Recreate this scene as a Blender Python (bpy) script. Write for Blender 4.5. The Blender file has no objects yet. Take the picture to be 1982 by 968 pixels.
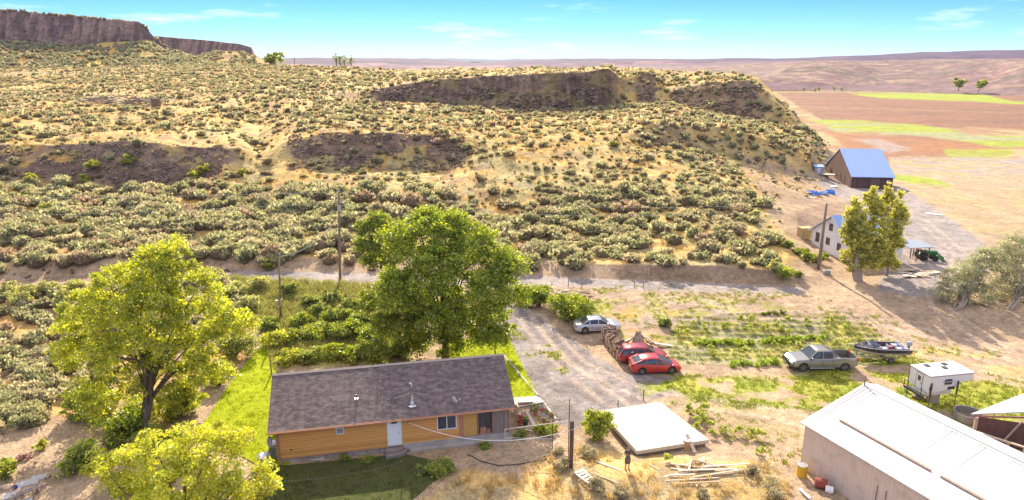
import bpy, math, random
import numpy as np
from mathutils import Vector, Matrix
from mathutils.bvhtree import BVHTree
PI = math.pi
R = math.radians
scene = bpy.context.scene
COL = scene.collection

# ------------------------------------------------------------------ camera
CAM_H = 27.0
PITCH = R(15.7)
FPX = 1321.0
cd = bpy.data.cameras.new('camera')
cam = bpy.data.objects.new('camera', cd)
COL.objects.link(cam)
cam.location = (0, 0, CAM_H)
cam.rotation_euler = (PI/2 - PITCH, 0, 0)
cd.sensor_width = 36.0
cd.lens = 36.0*FPX/1982.0
cd.clip_start = 0.5
cd.clip_end = 30000
scene.camera = cam

# ------------------------------------------------------------------ light
SUN_EL, SUN_AZ = R(33), R(-7)            # azimuth from +Y, positive towards +X
sdir = Vector((math.sin(SUN_AZ)*math.cos(SUN_EL), math.cos(SUN_AZ)*math.cos(SUN_EL), math.sin(SUN_EL)))
sl = bpy.data.lights.new('sun', 'SUN')
sl.energy = 3.7
sl.angle = R(0.5)
sl.color = (1.0, 0.88, 0.68)
so = bpy.data.objects.new('sun', sl)
COL.objects.link(so)
so.rotation_euler = sdir.to_track_quat('Z', 'Y').to_euler()
so.location = (0, 0, 200)
world = bpy.data.worlds.new('World')
scene.world = world
world.use_nodes = True
wn = world.node_tree
wn.nodes.clear()
w_out = wn.nodes.new('ShaderNodeOutputWorld')
w_bg = wn.nodes.new('ShaderNodeBackground')
w_sky = wn.nodes.new('ShaderNodeTexSky')
w_sky.sky_type = 'NISHITA'
w_sky.sun_disc = False
w_sky.sun_elevation = SUN_EL
w_sky.sun_rotation = SUN_AZ
w_sky.air_density = 0.4
w_sky.dust_density = 0.0
w_sky.ozone_density = 4.0
w_bg.inputs['Strength'].default_value = 0.065
# thin clouds: white wisps mixed over the sky by direction
w_tc = wn.nodes.new('ShaderNodeTexCoord')
w_map = wn.nodes.new('ShaderNodeMapping')
w_map.inputs['Scale'].default_value = (3.2, 3.2, 22.0)
w_map.inputs['Rotation'].default_value = (0, 0, R(-25))
w_n = wn.nodes.new('ShaderNodeTexNoise')
w_n.inputs['Scale'].default_value = 1.22
w_n.inputs['Detail'].default_value = 7
w_n.inputs['Roughness'].default_value = 0.62
w_r = wn.nodes.new('ShaderNodeValToRGB')
w_r.color_ramp.elements[0].position = 0.57
w_r.color_ramp.elements[1].position = 0.78
w_m = wn.nodes.new('ShaderNodeMix'); w_m.data_type = 'RGBA'
w_m.inputs[7].default_value = (11.0, 10.6, 11.0, 1)
wn.links.new(w_tc.outputs['Generated'], w_map.inputs['Vector'])
wn.links.new(w_map.outputs[0], w_n.inputs['Vector'])
wn.links.new(w_n.outputs['Fac'], w_r.inputs['Fac'])
w_mul = wn.nodes.new('ShaderNodeMath'); w_mul.operation = 'MULTIPLY'; w_mul.inputs[1].default_value = 0.6
wn.links.new(w_r.outputs['Color'], w_mul.inputs[0])
# out-of-view cloud sheet added overhead for fill light, from about 15 degrees upwards
w_sx = wn.nodes.new('ShaderNodeSeparateXYZ'); wn.links.new(w_tc.outputs['Generated'], w_sx.inputs[0])
w_hr = wn.nodes.new('ShaderNodeMapRange'); w_hr.inputs[1].default_value = .22; w_hr.inputs[2].default_value = .55
w_hr.inputs[3].default_value = 0; w_hr.inputs[4].default_value = .62; wn.links.new(w_sx.outputs['Z'], w_hr.inputs[0])
w_mx = wn.nodes.new('ShaderNodeMath'); w_mx.operation = 'MAXIMUM'
wn.links.new(w_mul.outputs[0], w_mx.inputs[0]); wn.links.new(w_hr.outputs[0], w_mx.inputs[1])
wn.links.new(w_mx.outputs[0], w_m.inputs[0])
w_hs = wn.nodes.new('ShaderNodeHueSaturation'); w_hs.inputs['Saturation'].default_value = 1.22
w_tint = wn.nodes.new('ShaderNodeVectorMath'); w_tint.operation = 'MULTIPLY'; w_tint.inputs[1].default_value = (.95, .93, 1.0)
wn.links.new(w_sky.outputs[0], w_hs.inputs['Color'])
wn.links.new(w_hs.outputs[0], w_tint.inputs[0])
wn.links.new(w_tint.outputs[0], w_m.inputs[6])
wn.links.new(w_m.outputs[2], w_bg.inputs['Color'])
wn.links.new(w_bg.outputs[0], w_out.inputs['Surface'])
scene.view_settings.view_transform = 'Standard'
scene.view_settings.look = 'None'
scene.view_settings.exposure = 1.5
scene.view_settings.gamma = 1.0
scene.render.engine = 'CYCLES'
try:
    scene.cycles.max_bounces = 5
    scene.cycles.diffuse_bounces = 4
    scene.cycles.transmission_bounces = 3
    scene.cycles.transparent_max_bounces = 6
except Exception:
    pass

# ------------------------------------------------------------------ pixel <-> world
SP, CP = math.sin(PITCH), math.cos(PITCH)
def ray(u, v):
    x = (u-991.0)/FPX; y = (484.0-v)/FPX
    return Vector((x, CP+y*SP, -SP+y*CP))
def PZ(u, v, z=0.0):
    d = ray(u, v); s = (z-CAM_H)/d.z
    return Vector((d.x*s, d.y*s, z))
def PY(u, v, Y):
    d = ray(u, v); s = Y/d.y
    return Vector((d.x*s, Y, CAM_H+d.z*s))
def proj(X, Y, Z):
    dz = Z-CAM_H
    f = Y*CP-dz*SP
    return 991.0+FPX*X/f, 484.0-FPX*(Y*SP+dz*CP)/f

# ------------------------------------------------------------------ noise
def _h(ix, iy, s):
    n = (ix.astype(np.int64)*374761393 + iy.astype(np.int64)*668265263 + s*974634777) & 0xffffffff
    n = ((n ^ (n >> 13))*1274126177) & 0xffffffff
    n = ((n ^ (n >> 16))*2246822519) & 0xffffffff
    return ((n ^ (n >> 15)) & 0xffffff)/float(0xffffff)
def vnoise(x, y, s=0):
    x = np.asarray(x, float); y = np.asarray(y, float)
    ix = np.floor(x); iy = np.floor(y); fx = x-ix; fy = y-iy
    fx = fx*fx*(3-2*fx); fy = fy*fy*(3-2*fy)
    a = _h(ix, iy, s); b = _h(ix+1, iy, s); c = _h(ix, iy+1, s); d = _h(ix+1, iy+1, s)
    return (a*(1-fx)+b*fx)*(1-fy)+(c*(1-fx)+d*fx)*fy
def fbm(x, y, o=4, s=0):
    r = 0; a = .5; t = 0
    for k in range(o):
        r = r+a*vnoise(x, y, s+k*17); t += a; a *= .5; x = x*2.03+11.3; y = y*2.03+5.7
    return r/t
def sstep(a, b, x):
    t = np.clip((x-a)/(b-a), 0, 1); return t*t*(3-2*t)

# ------------------------------------------------------------------ object helpers
def tag(o, label=None, cat=None, group=None, kind=None):
    if label: o['label'] = label
    if cat: o['category'] = cat
    if group: o['group'] = group
    if kind: o['kind'] = kind
    return o
def thing(name, label, cat, loc=(0, 0, 0), rz=0.0, group=None):
    o = bpy.data.objects.new(name, None); COL.objects.link(o)
    o.empty_display_size = .3
    o.location = loc; o.rotation_euler = (0, 0, rz)
    return tag(o, label, cat, group)
def mesh_np(name, V, F, mat, parent=None, col=None, smooth=False, link=True):
    """V (n,3), F list of (m,k) index arrays, col (n,3)"""
    me = bpy.data.meshes.new(name)
    V = np.asarray(V, np.float32)
    if not isinstance(F, (list, tuple)): F = [F]
    F = [np.asarray(f, np.int32) for f in F if len(f)]
    loops = np.concatenate([f.ravel() for f in F])
    sizes = np.concatenate([np.full(len(f), f.shape[1], np.int32) for f in F])
    starts = np.concatenate([[0], np.cumsum(sizes)[:-1]]).astype(np.int32)
    me.vertices.add(len(V)); me.vertices.foreach_set('co', V.ravel())
    me.loops.add(len(loops)); me.loops.foreach_set('vertex_index', loops)
    me.polygons.add(len(sizes)); me.polygons.foreach_set('loop_start', starts)
    me.polygons.foreach_set('loop_total', sizes)
    if smooth: me.polygons.foreach_set('use_smooth', np.ones(len(sizes), bool))
    me.update(calc_edges=True)
    if col is not None:
        ca = me.color_attributes.new('Col', 'FLOAT_COLOR', 'POINT')
        c4 = np.ones((len(V), 4), np.float32); c4[:, :3] = col
        ca.data.foreach_set('color', c4.ravel())
    if mat: me.materials.append(mat)
    if not link: return me
    o = bpy.data.objects.new(name, me); COL.objects.link(o)
    if parent: o.parent = parent
    return o
class MB:
    def __init__(s): s.v = []; s.f = []
    def add(s, vs, fs):
        b = len(s.v); s.v += [tuple(p) for p in vs]; s.f += [tuple(b+i for i in f) for f in fs]; return s
    def box(s, x0, x1, y0, y1, z0, z1, m=None):
        vs = [Vector(p) for p in ((x0,y0,z0),(x1,y0,z0),(x1,y1,z0),(x0,y1,z0),(x0,y0,z1),(x1,y0,z1),(x1,y1,z1),(x0,y1,z1))]
        if m is not None: vs = [m @ p for p in vs]
        return s.add(vs, [(0,3,2,1),(4,5,6,7),(0,1,5,4),(1,2,6,5),(2,3,7,6),(3,0,4,7)])
    def beam(s, a, b, w, h, up=(0, 0, 1)):
        """box along a->b, width w (sideways), height h (along up)"""
        a = Vector(a); b = Vector(b); d = (b-a); L = d.length; d.normalize()
        sd = d.cross(Vector(up))
        if sd.length < 1e-4: sd = d.cross(Vector((1, 0, 0)))
        sd.normalize(); u = sd.cross(d)
        vs = [p+sd*i*w/2+u*j*h/2 for p in (a, b) for (i, j) in ((-1,-1),(1,-1),(1,1),(-1,1))]
        return s.add(vs, [(0,3,2,1),(4,5,6,7),(0,1,5,4),(1,2,6,5),(2,3,7,6),(3,0,4,7)])
    def tube(s, pts, rad, n=8, cap=True):
        pts = [Vector(p) for p in pts]
        if not hasattr(rad, '__len__'): rad = [rad]*len(pts)
        base = len(s.v); prev = None
        for i, p in enumerate(pts):
            d = (pts[min(i+1, len(pts)-1)]-pts[max(i-1, 0)])
            d = d.normalized() if d.length > 1e-9 else Vector((0, 0, 1))
            if prev is None:
                x = d.cross(Vector((0, 0, 1)))
                if x.length < 1e-3: x = d.cross(Vector((1, 0, 0)))
            else:
                x = prev-d*prev.dot(d)
                if x.length < 1e-4: x = d.orthogonal()
            x.normalize(); prev = x; y = d.cross(x)
            for k in range(n):
                t = 2*PI*k/n
                s.v.append(tuple(p+(x*math.cos(t)+y*math.sin(t))*rad[i]))
        for i in range(len(pts)-1):
            for k in range(n):
                a = base+i*n+k; b = base+i*n+(k+1) % n
                s.f.append((a, b, b+n, a+n))
        if cap:
            s.f.append(tuple(base+k for k in range(n))[::-1])
            e = base+(len(pts)-1)*n
            s.f.append(tuple(e+k for k in range(n)))
        return s
    def lathe(s, prof, n=16, c=(0, 0, 0), axis='z', m=None):
        base = len(s.v)
        for (r, h) in prof:
            for k in range(n):
                t = 2*PI*k/n; a, b = r*math.cos(t), r*math.sin(t)
                p = Vector((a, b, h)) if axis == 'z' else (Vector((a, h, b)) if axis == 'y' else Vector((h, a, b)))
                p = p+Vector(c)
                if m is not None: p = m @ p
                s.v.append(tuple(p))
        for i in range(len(prof)-1):
            for k in range(n):
                a = base+i*n+k; b = base+i*n+(k+1) % n
                s.f.append((a, b, b+n, a+n))
        s.f.append(tuple(base+k for k in range(n))[::-1])
        e = base+(len(prof)-1)*n
        s.f.append(tuple(e+k for k in range(n)))
        return s
    def prism(s, poly, a, b, axis='y', m=None):
        """poly 2D points extruded a..b along axis; poly coords are the other two axes in order"""
        def P(q, t):
            if axis == 'y': r = Vector((q[0], t, q[1]))
            elif axis == 'x': r = Vector((t, q[0], q[1]))
            else: r = Vector((q[0], q[1], t))
            return m @ r if m is not None else r
        n = len(poly)
        vs = [P(q, a) for q in poly]+[P(q, b) for q in poly]
        fs = [tuple(range(n))[::-1], tuple(range(n, 2*n))]+[(i, (i+1) % n, n+(i+1) % n, n+i) for i in range(n)]
        return s.add(vs, fs)
    def build(s, name, mat, parent=None, smooth=False, bevel=0.0, link=True):
        me = bpy.data.meshes.new(name)
        me.from_pydata(s.v, [], s.f)
        import bmesh
        bm = bmesh.new(); bm.from_mesh(me)
        bmesh.ops.recalc_face_normals(bm, faces=bm.faces)
        bm.to_mesh(me); bm.free()
        if smooth:
            for p in me.polygons: p.use_smooth = True
        me.materials.append(mat); me.update()
        o = bpy.data.objects.new(name, me); COL.objects.link(o)
        if parent: o.parent = parent
        if bevel > 0:
            b = o.modifiers.new('bevel', 'BEVEL'); b.width = bevel; b.segments = 2; b.limit_method = 'ANGLE'
        if smooth:
            pass
        return o
def copy_tree(o, parent=None):
    c = o.copy(); COL.objects.link(c)
    if parent: c.parent = parent
    for ch in list(o.children): copy_tree(ch, c)
    return c

# ------------------------------------------------------------------ materials
def nmat(name):
    m = bpy.data.materials.new(name); m.use_nodes = True
    nt = m.node_tree; b = nt.nodes['Principled BSDF']
    return m, nt, b
def N(nt, t, **kw):
    n = nt.nodes.new(t)
    for k, v in kw.items():
        if k in n.inputs.keys() if isinstance(k, str) else False: n.inputs[k].default_value = v
        else: setattr(n, k, v)
    return n
def noisy(name, c, c2=None, scale=4.0, rough=.8, metal=0.0, bump=0.0, bscale=None, lo=.35, hi=.65, coat=0.0, stretch=None, spec=None):
    """principled with two colours mixed by noise and optional bump"""
    m, nt, b = nmat(name)
    b.inputs['Roughness'].default_value = rough; b.inputs['Metallic'].default_value = metal
    if spec is not None: b.inputs['Specular IOR Level'].default_value = spec
    if coat: b.inputs['Coat Weight'].default_value = coat; b.inputs['Coat Roughness'].default_value = .05
    c2 = c2 or tuple(x*.8 for x in c)
    tc = nt.nodes.new('ShaderNodeTexCoord'); mp = nt.nodes.new('ShaderNodeMapping')
    if stretch: mp.inputs['Scale'].default_value = stretch
    nt.links.new(tc.outputs['Object'], mp.inputs[0])
    n = N(nt, 'ShaderNodeTexNoise'); n.inputs['Scale'].default_value = scale; n.inputs['Detail'].default_value = 6; n.inputs['Roughness'].default_value = .65
    r = nt.nodes.new('ShaderNodeValToRGB')
    r.color_ramp.elements[0].position = lo; r.color_ramp.elements[0].color = (*c, 1)
    r.color_ramp.elements[1].position = hi; r.color_ramp.elements[1].color = (*c2, 1)
    nt.links.new(mp.outputs[0], n.inputs['Vector']); nt.links.new(n.outputs['Fac'], r.inputs[0]); nt.links.new(r.outputs[0], b.inputs['Base Color'])
    if bump:
        n2 = N(nt, 'ShaderNodeTexNoise'); n2.inputs['Scale'].default_value = bscale or scale*4; n2.inputs['Detail'].default_value = 5
        nt.links.new(mp.outputs[0], n2.inputs['Vector'])
        bp = nt.nodes.new('ShaderNodeBump'); bp.inputs['Strength'].default_value = bump; bp.inputs['Distance'].default_value = .05
        nt.links.new(n2.outputs['Fac'], bp.inputs['Height']); nt.links.new(bp.outputs[0], b.inputs['Normal'])
    return m
def col_mat(name, rough=.9, scales=((.35, .25), (3.0, .3), (14.0, .35)), bump=.4, bscale=6.0, bdist=.15):
    """vertex colour albedo broken up by noise of several sizes"""
    m, nt, b = nmat(name)
    b.inputs['Roughness'].default_value = rough; b.inputs['Specular IOR Level'].default_value = .15
    at = nt.nodes.new('ShaderNodeVertexColor'); at.layer_name = 'Col'
    tc = nt.nodes.new('ShaderNodeTexCoord')
    cur = at.outputs['Color']; hs = []
    for sc, amt in scales:
        n = nt.nodes.new('ShaderNodeTexNoise'); n.inputs['Scale'].default_value = sc; n.inputs['Detail'].default_value = 5; n.inputs['Roughness'].default_value = .6
        nt.links.new(tc.outputs['Object'], n.inputs['Vector'])
        mr = nt.nodes.new('ShaderNodeMapRange'); mr.inputs[1].default_value = .3; mr.inputs[2].default_value = .7
        mr.inputs[3].default_value = 1-amt; mr.inputs[4].default_value = 1+amt
        nt.links.new(n.outputs['Fac'], mr.inputs[0])
        vm = nt.nodes.new('ShaderNodeVectorMath'); vm.operation = 'SCALE'
        nt.links.new(cur, vm.inputs[0]); nt.links.new(mr.outputs[0], vm.inputs['Scale']); cur = vm.outputs[0]
    nt.links.new(cur, b.inputs['Base Color'])
    n = nt.nodes.new('ShaderNodeTexNoise'); n.inputs['Scale'].default_value = bscale; n.inputs['Detail'].default_value = 8; n.inputs['Roughness'].default_value = .7
    nt.links.new(tc.outputs['Object'], n.inputs['Vector'])
    bp = nt.nodes.new('ShaderNodeBump'); bp.inputs['Strength'].default_value = bump; bp.inputs['Distance'].default_value = bdist
    nt.links.new(n.outputs['Fac'], bp.inputs['Height']); nt.links.new(bp.outputs[0], b.inputs['Normal'])
    return m
def leaf_mat(name, trans=.35, tint=(1, 1, 1), ttint=(1.3, 1.25, .5), gloss=.04, rnd=.0):
    """leaves: vertex colour, diffuse plus light passing through"""
    m = bpy.data.materials.new(name); m.use_nodes = True; nt = m.node_tree; nt.nodes.clear()
    out = nt.nodes.new('ShaderNodeOutputMaterial')
    at = nt.nodes.new('ShaderNodeVertexColor'); at.layer_name = 'Col'
    v1 = nt.nodes.new('ShaderNodeVectorMath'); v1.operation = 'MULTIPLY'; v1.inputs[1].default_value = tint
    v2 = nt.nodes.new('ShaderNodeVectorMath'); v2.operation = 'MULTIPLY'; v2.inputs[1].default_value = ttint
    nt.links.new(at.outputs['Color'], v1.inputs[0])
    src = v1.outputs[0]
    if rnd:
        oi = nt.nodes.new('ShaderNodeObjectInfo')
        mr = nt.nodes.new('ShaderNodeMapRange'); mr.inputs[3].default_value = 1-rnd; mr.inputs[4].default_value = 1+rnd
        nt.links.new(oi.outputs['Random'], mr.inputs[0])
        v3 = nt.nodes.new('ShaderNodeVectorMath'); v3.operation = 'SCALE'
        nt.links.new(src, v3.inputs[0]); nt.links.new(mr.outputs[0], v3.inputs['Scale']); src = v3.outputs[0]
    nt.links.new(src, v2.inputs[0])
    d = nt.nodes.new('ShaderNodeBsdfDiffuse'); t = nt.nodes.new('ShaderNodeBsdfTranslucent')
    nt.links.new(src, d.inputs['Color']); nt.links.new(v2.outputs[0], t.inputs['Color'])
    mx = nt.nodes.new('ShaderNodeMixShader'); mx.inputs[0].default_value = trans
    nt.links.new(d.outputs[0], mx.inputs[1]); nt.links.new(t.outputs[0], mx.inputs[2])
    last = mx.outputs[0]
    if gloss:
        g = nt.nodes.new('ShaderNodeBsdfGlossy'); g.inputs['Roughness'].default_value = .38
        m2 = nt.nodes.new('ShaderNodeMixShader'); m2.inputs[0].default_value = gloss
        nt.links.new(last, m2.inputs[1]); nt.links.new(g.outputs[0], m2.inputs[2]); last = m2.outputs[0]
    nt.links.new(last, out.inputs['Surface'])
    return m
# ================================================================== TERRAIN
def knots(lst):
    """(u, v-or-('z',z), Y) -> arrays a, Y, Z"""
    A, YY, ZZ = [], [], []
    for u, v, Y in lst:
        if isinstance(v, tuple):
            z = v[1]; s_ = (z-CAM_H)/Y
            y = (s_*CP+SP)/(CP-s_*SP); v = 484-y*FPX
        p = PY(u, v, Y)
        A.append(p.x/p.y); YY.append(Y); ZZ.append(p.z)
    A = np.array(A); i = np.argsort(A)
    return A[i], np.array(YY)[i], np.array(ZZ)[i]
def z(h): return ('z', h)
ROWS = [
 [(0, z(0), 8), (1982, z(0), 8)],
 [(0, z(0), 30), (1982, z(0), 30)],
 [(0, z(.6), 60), (500, z(0.3), 62), (1000, z(0), 62), (1982, z(.3), 62)],
 # road near edge / far edge
 [(-200, z(1.8), 71), (0, z(1.8), 72.5), (200, z(1.7), 75.5), (430, z(1.6), 77.5), (700, z(1.5), 76.5), (1010, z(1.4), 76), (1400, z(1.3), 73.0), (1560, z(1.3), 71.5), (1700, z(1.3), 70.5), (1982, z(1.0), 70)],
 [(-200, z(1.85), 74.5), (0, z(1.85), 76), (200, z(1.75), 79), (430, z(1.65), 81), (700, z(1.55), 80), (1010, z(1.45), 79.3), (1400, z(1.35), 76.4), (1560, z(1.4), 75), (1700, z(1.4), 74), (1982, z(1.1), 73.5)],
 # cut bank top
 [(-200, z(3.2), 78), (0, z(3.2), 79.5), (430, z(2.9), 83.5), (700, z(2.3), 83.5), (1010, z(2.2), 82.8), (1200, z(2.7), 80.0), (1400, z(3.1), 78.2), (1520, z(2.7), 77), (1590, z(1.6), 77.5), (1982, z(1.1), 78)],
 # mid slope
 [(0, 430, 95), (300, 430, 97), (900, 430, 98), (1200, 430, 98), (1400, 430, 95), (1480, 445, 93), (1560, z(2.2), 92), (1700, z(1.7), 92), (1982, z(1.0), 92)],
 # low rock band base
 [(-100, 350, 110), (0, 350, 112), (230, 362, 112), (460, 335, 120), (600, 328, 124), (750, 325, 125), (860, 325, 125), (910, 300, 128), (1000, 290, 130), (1200, 285, 136), (1300, 285, 140), (1400, 300, 140), (1500, 325, 140), (1570, 345, 142), (1630, z(1.0), 147), (1982, z(.4), 150)],
 # low rock band top
 [(-100, 280, 117), (0, 280, 118), (130, 285, 119), (230, 274, 119), (350, 277, 121), (460, 286, 126), (505, 300, 129), (560, 272, 131), (650, 257, 132), (750, 252, 132), (850, 256, 133), (905, 268, 133), (960, 283, 133.5), (1050, 279, 135), (1200, 263, 143), (1260, 240, 146), (1400, 246, 147), (1480, 268, 147), (1560, 300, 150), (1600, 318, 158), (1640, z(.4), 162), (1982, z(0), 165)],
 # upper cliff base
 [(-100, 212, 180), (0, 212, 180), (300, 208, 188), (550, 182, 205), (700, 190, 205), (800, 202, 203), (1000, 216, 200), (1150, 216, 200), (1210, 205, 204), (1300, 205, 203), (1400, 228, 190), (1500, 243, 182), (1570, 268, 172), (1610, 305, 175), (1650, z(-.3), 180), (1982, z(-.5), 180)],
 # upper cliff top
 [(-100, 190, 230), (0, 190, 230), (300, 185, 228), (550, 174, 216), (700, 183, 212), (740, 172, 211), (800, 162, 210), (950, 150, 207), (1100, 142, 204.5), (1178, 139, 203.5), (1200, 158, 212), (1235, 140, 214), (1262, 140, 214), (1290, 170, 212), (1400, 160, 200), (1450, 158, 196), (1475, 176, 194), (1500, 200, 188), (1560, 252, 179), (1612, 302, 178), (1655, z(-.5), 186), (1982, z(-.8), 186)],
 # plateau crest
 [(-100, 133, 400), (0, 133, 400), (300, 128, 400), (500, 128, 400), (700, 132, 330), (1000, 133, 290), (1180, 130, 262), (1250, 133, 250), (1330, 138, 240), (1400, 140, 230), (1466, 151, 215), (1500, 185, 200), (1560, 243, 186), (1615, 300, 184), (1660, z(-.6), 192), (1982, z(-1), 192)],
 # behind the crest
 [(-100, z(22), 700), (0, z(22), 700), (450, z(20), 700), (560, z(8), 480), (700, z(2), 420), (1000, z(-1.5), 360), (1250, z(-1.5), 320), (1400, z(-1.5), 280), (1500, z(-1.5), 240), (1615, z(-1.2), 215), (1982, z(-1.4), 230)],
 [(-100, z(20), 1500), (350, z(18), 1500), (520, z(-2), 1500), (1982, z(-2), 1500)],
]
KR = [knots(r) for r in ROWS]
SUBS = [14, 170, 90, 14, 12, 80, 80, 44, 110, 64, 100, 40, 120]
a_mid = np.linspace(-.93, .93, 1000)
a_ext = np.linspace(.96, 2.2, 24)
AG = np.concatenate([-a_ext[::-1], a_mid, a_ext])
RY = np.array([np.interp(AG, k[0], k[1]) for k in KR])
RZ = np.array([np.interp(AG, k[0], k[2]) for k in KR])
Ts, Yg, Zg = [], [], []
for i, n in enumerate(SUBS):
    last = i == len(SUBS)-1
    for j in range(n+(1 if last else 0)):
        f = j/n
        if i >= 11:     # far stretches: even steps in 1/Y
            Yv = 1/((1-f)/RY[i]+f/RY[i+1]); ff = (Yv-RY[i])/(RY[i+1]-RY[i])
        else:
            ff = f; Yv = RY[i]*(1-f)+RY[i+1]*f
        Ts.append(i+f); Yg.append(Yv); Zg.append(RZ[i]*(1-ff)+RZ[i+1]*ff)
Ts = np.array(Ts); Yg = np.array(Yg); Zg = np.array(Zg)
TT = np.repeat(Ts[:, None], len(AG), 1)
AA = np.repeat(AG[None, :], len(Ts), 0)
Xg = AA*Yg
# soften the straight profile lines away from cliffs and road
hill = sstep(5, 5.6, TT)*(1-sstep(11.6, 12, TT))
dipw = sstep(.30, .38, AA)*(1-sstep(5.2, 5.8, TT)*0)
amp_l = hill*(1-sstep(.40, .47, AA))
Zg = Zg+amp_l*((fbm(Xg/22, Yg/22, 3, 5)-.5)*2.6+(fbm(Xg/7, Yg/7, 3, 9)-.5)*1.1)
Zg = Zg+(1-sstep(11, 12, TT))*(fbm(Xg/1.7, Yg/1.7, 3, 3)-.5)*.16*(1-.8*sstep(2.7, 3, TT)*(1-sstep(4, 4.3, TT)))
Zg = Zg+hill*(fbm(Xg/1.1, Yg/1.1, 3, 31)-.5)*.35*(1-sstep(.40, .47, AA))
# cliff faces: rock columns and broken ledges
ua, va = proj(Xg, Yg, Zg)
def band(T, a, b, s=.06): return sstep(a-s, a+s, T)*(1-sstep(b-s, b+s, T))
def ubox(u, a, b, s=20): return sstep(a-s, a+s, u)*(1-sstep(b-s, b+s, u))
big = band(TT, 9, 10)*(ubox(ua, 715, 1195, 25)+ubox(ua, 1232, 1268, 6)*.8)
knollrock = band(TT, 9, 10)*ubox(ua, 1300, 1470, 20)
low = band(TT, 7, 8)*sstep(.36, .52, fbm(Xg/6, Yg/3, 4, 43))*(ubox(ua, -1500, 460, 25)+ubox(ua, 560, 905, 20)+.7*ubox(ua, 1240, 1330, 15))
bed = band(TT, 9.0, 10, .1)*ubox(ua, 560, 730, 20)*.6
colm = fbm(Xg/1.6, Xg*0+.5+Zg/14, 3, 41)+.6*fbm(Xg/.55, Zg/5, 2, 47)+1.2*fbm(Xg/7, Zg/9+3, 2, 49)
lump = fbm(Xg/1.5, Zg/1.1, 4, 53)
Yg = Yg+big*(1.3-colm)*1.7+big*(lump-.5)*1.2+(low+knollrock+bed)*(lump-.5)*1.5
Xg = Xg+(big+low)*(fbm(Zg/1.2, Yg+Xg/3, 3, 61)-.5)*.8
# foreground relief
def bump_at(u, v, hgt, rx, ry, zz=0):
    global Zg
    p = PZ(u, v, zz)
    Zg = Zg+hgt*np.exp(-((Xg-p.x)/rx)**2-((Yg-p.y)/ry)**2)
bump_at(1130, 925, .55, 5, 3)
bump_at(1350, 925, .35, 6, 3)
bump_at(1560, 430, 1.2, 6, 6, 2.5)
bump_at(960, 900, .25, 3, 2)
bump_at(1235, 865, -.35, 5, 2.5)
# ploughed rows of the vegetable garden
def poly_mask(u, v, pts, feather=6.0, wob=0.0, X=None, Y=None, ws=2.0):
    P = np.array(pts, float); n = len(P)
    lo = P.min(0)-feather*3-wob*2; hi = P.max(0)+feather*3+wob*2
    sel = (u > lo[0]) & (u < hi[0]) & (v > lo[1]) & (v < hi[1])
    out = np.zeros(u.shape)
    if not sel.any(): return out
    us = u[sel]; vs = v[sel]
    ins = np.zeros(us.shape, bool); dm = np.full(us.shape, 1e9)
    for i in range(n):
        x1, y1 = P[i]; x2, y2 = P[(i+1) % n]
        c = ((y1 > vs) != (y2 > vs))
        with np.errstate(divide='ignore', invalid='ignore'):
            xi = (x2-x1)*(vs-y1)/(y2-y1+1e-12)+x1
        ins ^= c & (us < xi)
        dx, dy = x2-x1, y2-y1
        t = np.clip(((us-x1)*dx+(vs-y1)*dy)/(dx*dx+dy*dy+1e-9), 0, 1)
        dm = np.minimum(dm, np.hypot(us-(x1+t*dx), vs-(y1+t*dy)))
    sd = np.where(ins, dm, -dm)
    if wob: sd = sd+(fbm(X[sel]/ws, Y[sel]/ws, 4, 71)-.5)*2*wob
    out[sel] = sstep(-feather, feather, sd)
    return out
ua, va = proj(Xg, Yg, Zg)
GARDEN = [(1316, 622), (1640, 618), (1700, 650), (1745, 690), (1700, 706), (1500, 706), (1300, 706), (1290, 660)]
gm = poly_mask(ua, va, GARDEN, 8, 6, Xg, Yg)
rowdir = Vector((1, -.02, 0)).normalized()
rq = (Yg+Xg*.10)
Zg = Zg+gm*.04*np.sin(rq*2*PI/1.15)

# ---------------------------------------------------------------- albedo zones
C = dict(gold=(.52, .31, .09), gold2=(.58, .38, .14), dirt=(.37, .262, .175), dirt2=(.41, .292, .195), gravel=(.27, .235, .23), gravel2=(.20, .17, .165),
         rock=(.175, .115, .085), rock2=(.26, .175, .125), lawn=(.175, .26, .012), lawnd=(.11, .14, .03), weed=(.32, .31, .055), brown=(.27, .18, .12),
         straw=(.37, .285, .15), pink=(.25, .13, .085), orange=(.29, .145, .075), lime=(.27, .31, .045), sagegreen=(.27, .28, .15), grey=(.31, .26, .245), conc=(.5, .46, .42))
C['field2'] = (.20, .115, .08)
C = {k: np.array(v) for k, v in C.items()}
shape = Xg.shape
n1 = fbm(Xg/9, Yg/9, 4, 101); n2 = fbm(Xg/2.2, Yg/2.2, 4, 103); n3 = fbm(Xg/30, Yg/30, 3, 107)
def mixc(base, c, m): return base*(1-m[..., None])+c*m[..., None]
col = np.zeros(shape+(3,))+C['dirt']
col = mixc(col, C['dirt2'], sstep(.4, .6, n2))
# hillside: gold grass over brown soil
onhill = sstep(4.9, 5.1, TT)*(1-sstep(.415, .46, AA+(n1-.5)*.04)*1)
hc = mixc(np.zeros(shape+(3,))+C['gold'], C['gold2'], sstep(.42, .6, n1))
hc = mixc(hc, C['brown'], sstep(.50, .68, n2)*.8)
hc = mixc(hc, C['sagegreen'], sstep(.40, .58, fbm(Xg/5, Yg/4, 4, 109))*.55*(.5+.5*(1-sstep(7, 8, TT))))
col = mixc(col, hc, onhill)
knollside = sstep(5.5, 6.5, TT)*(1-sstep(11.3, 11.8, TT))*sstep(.30, .38, AA)*(1-sstep(.44, .50, AA))
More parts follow.
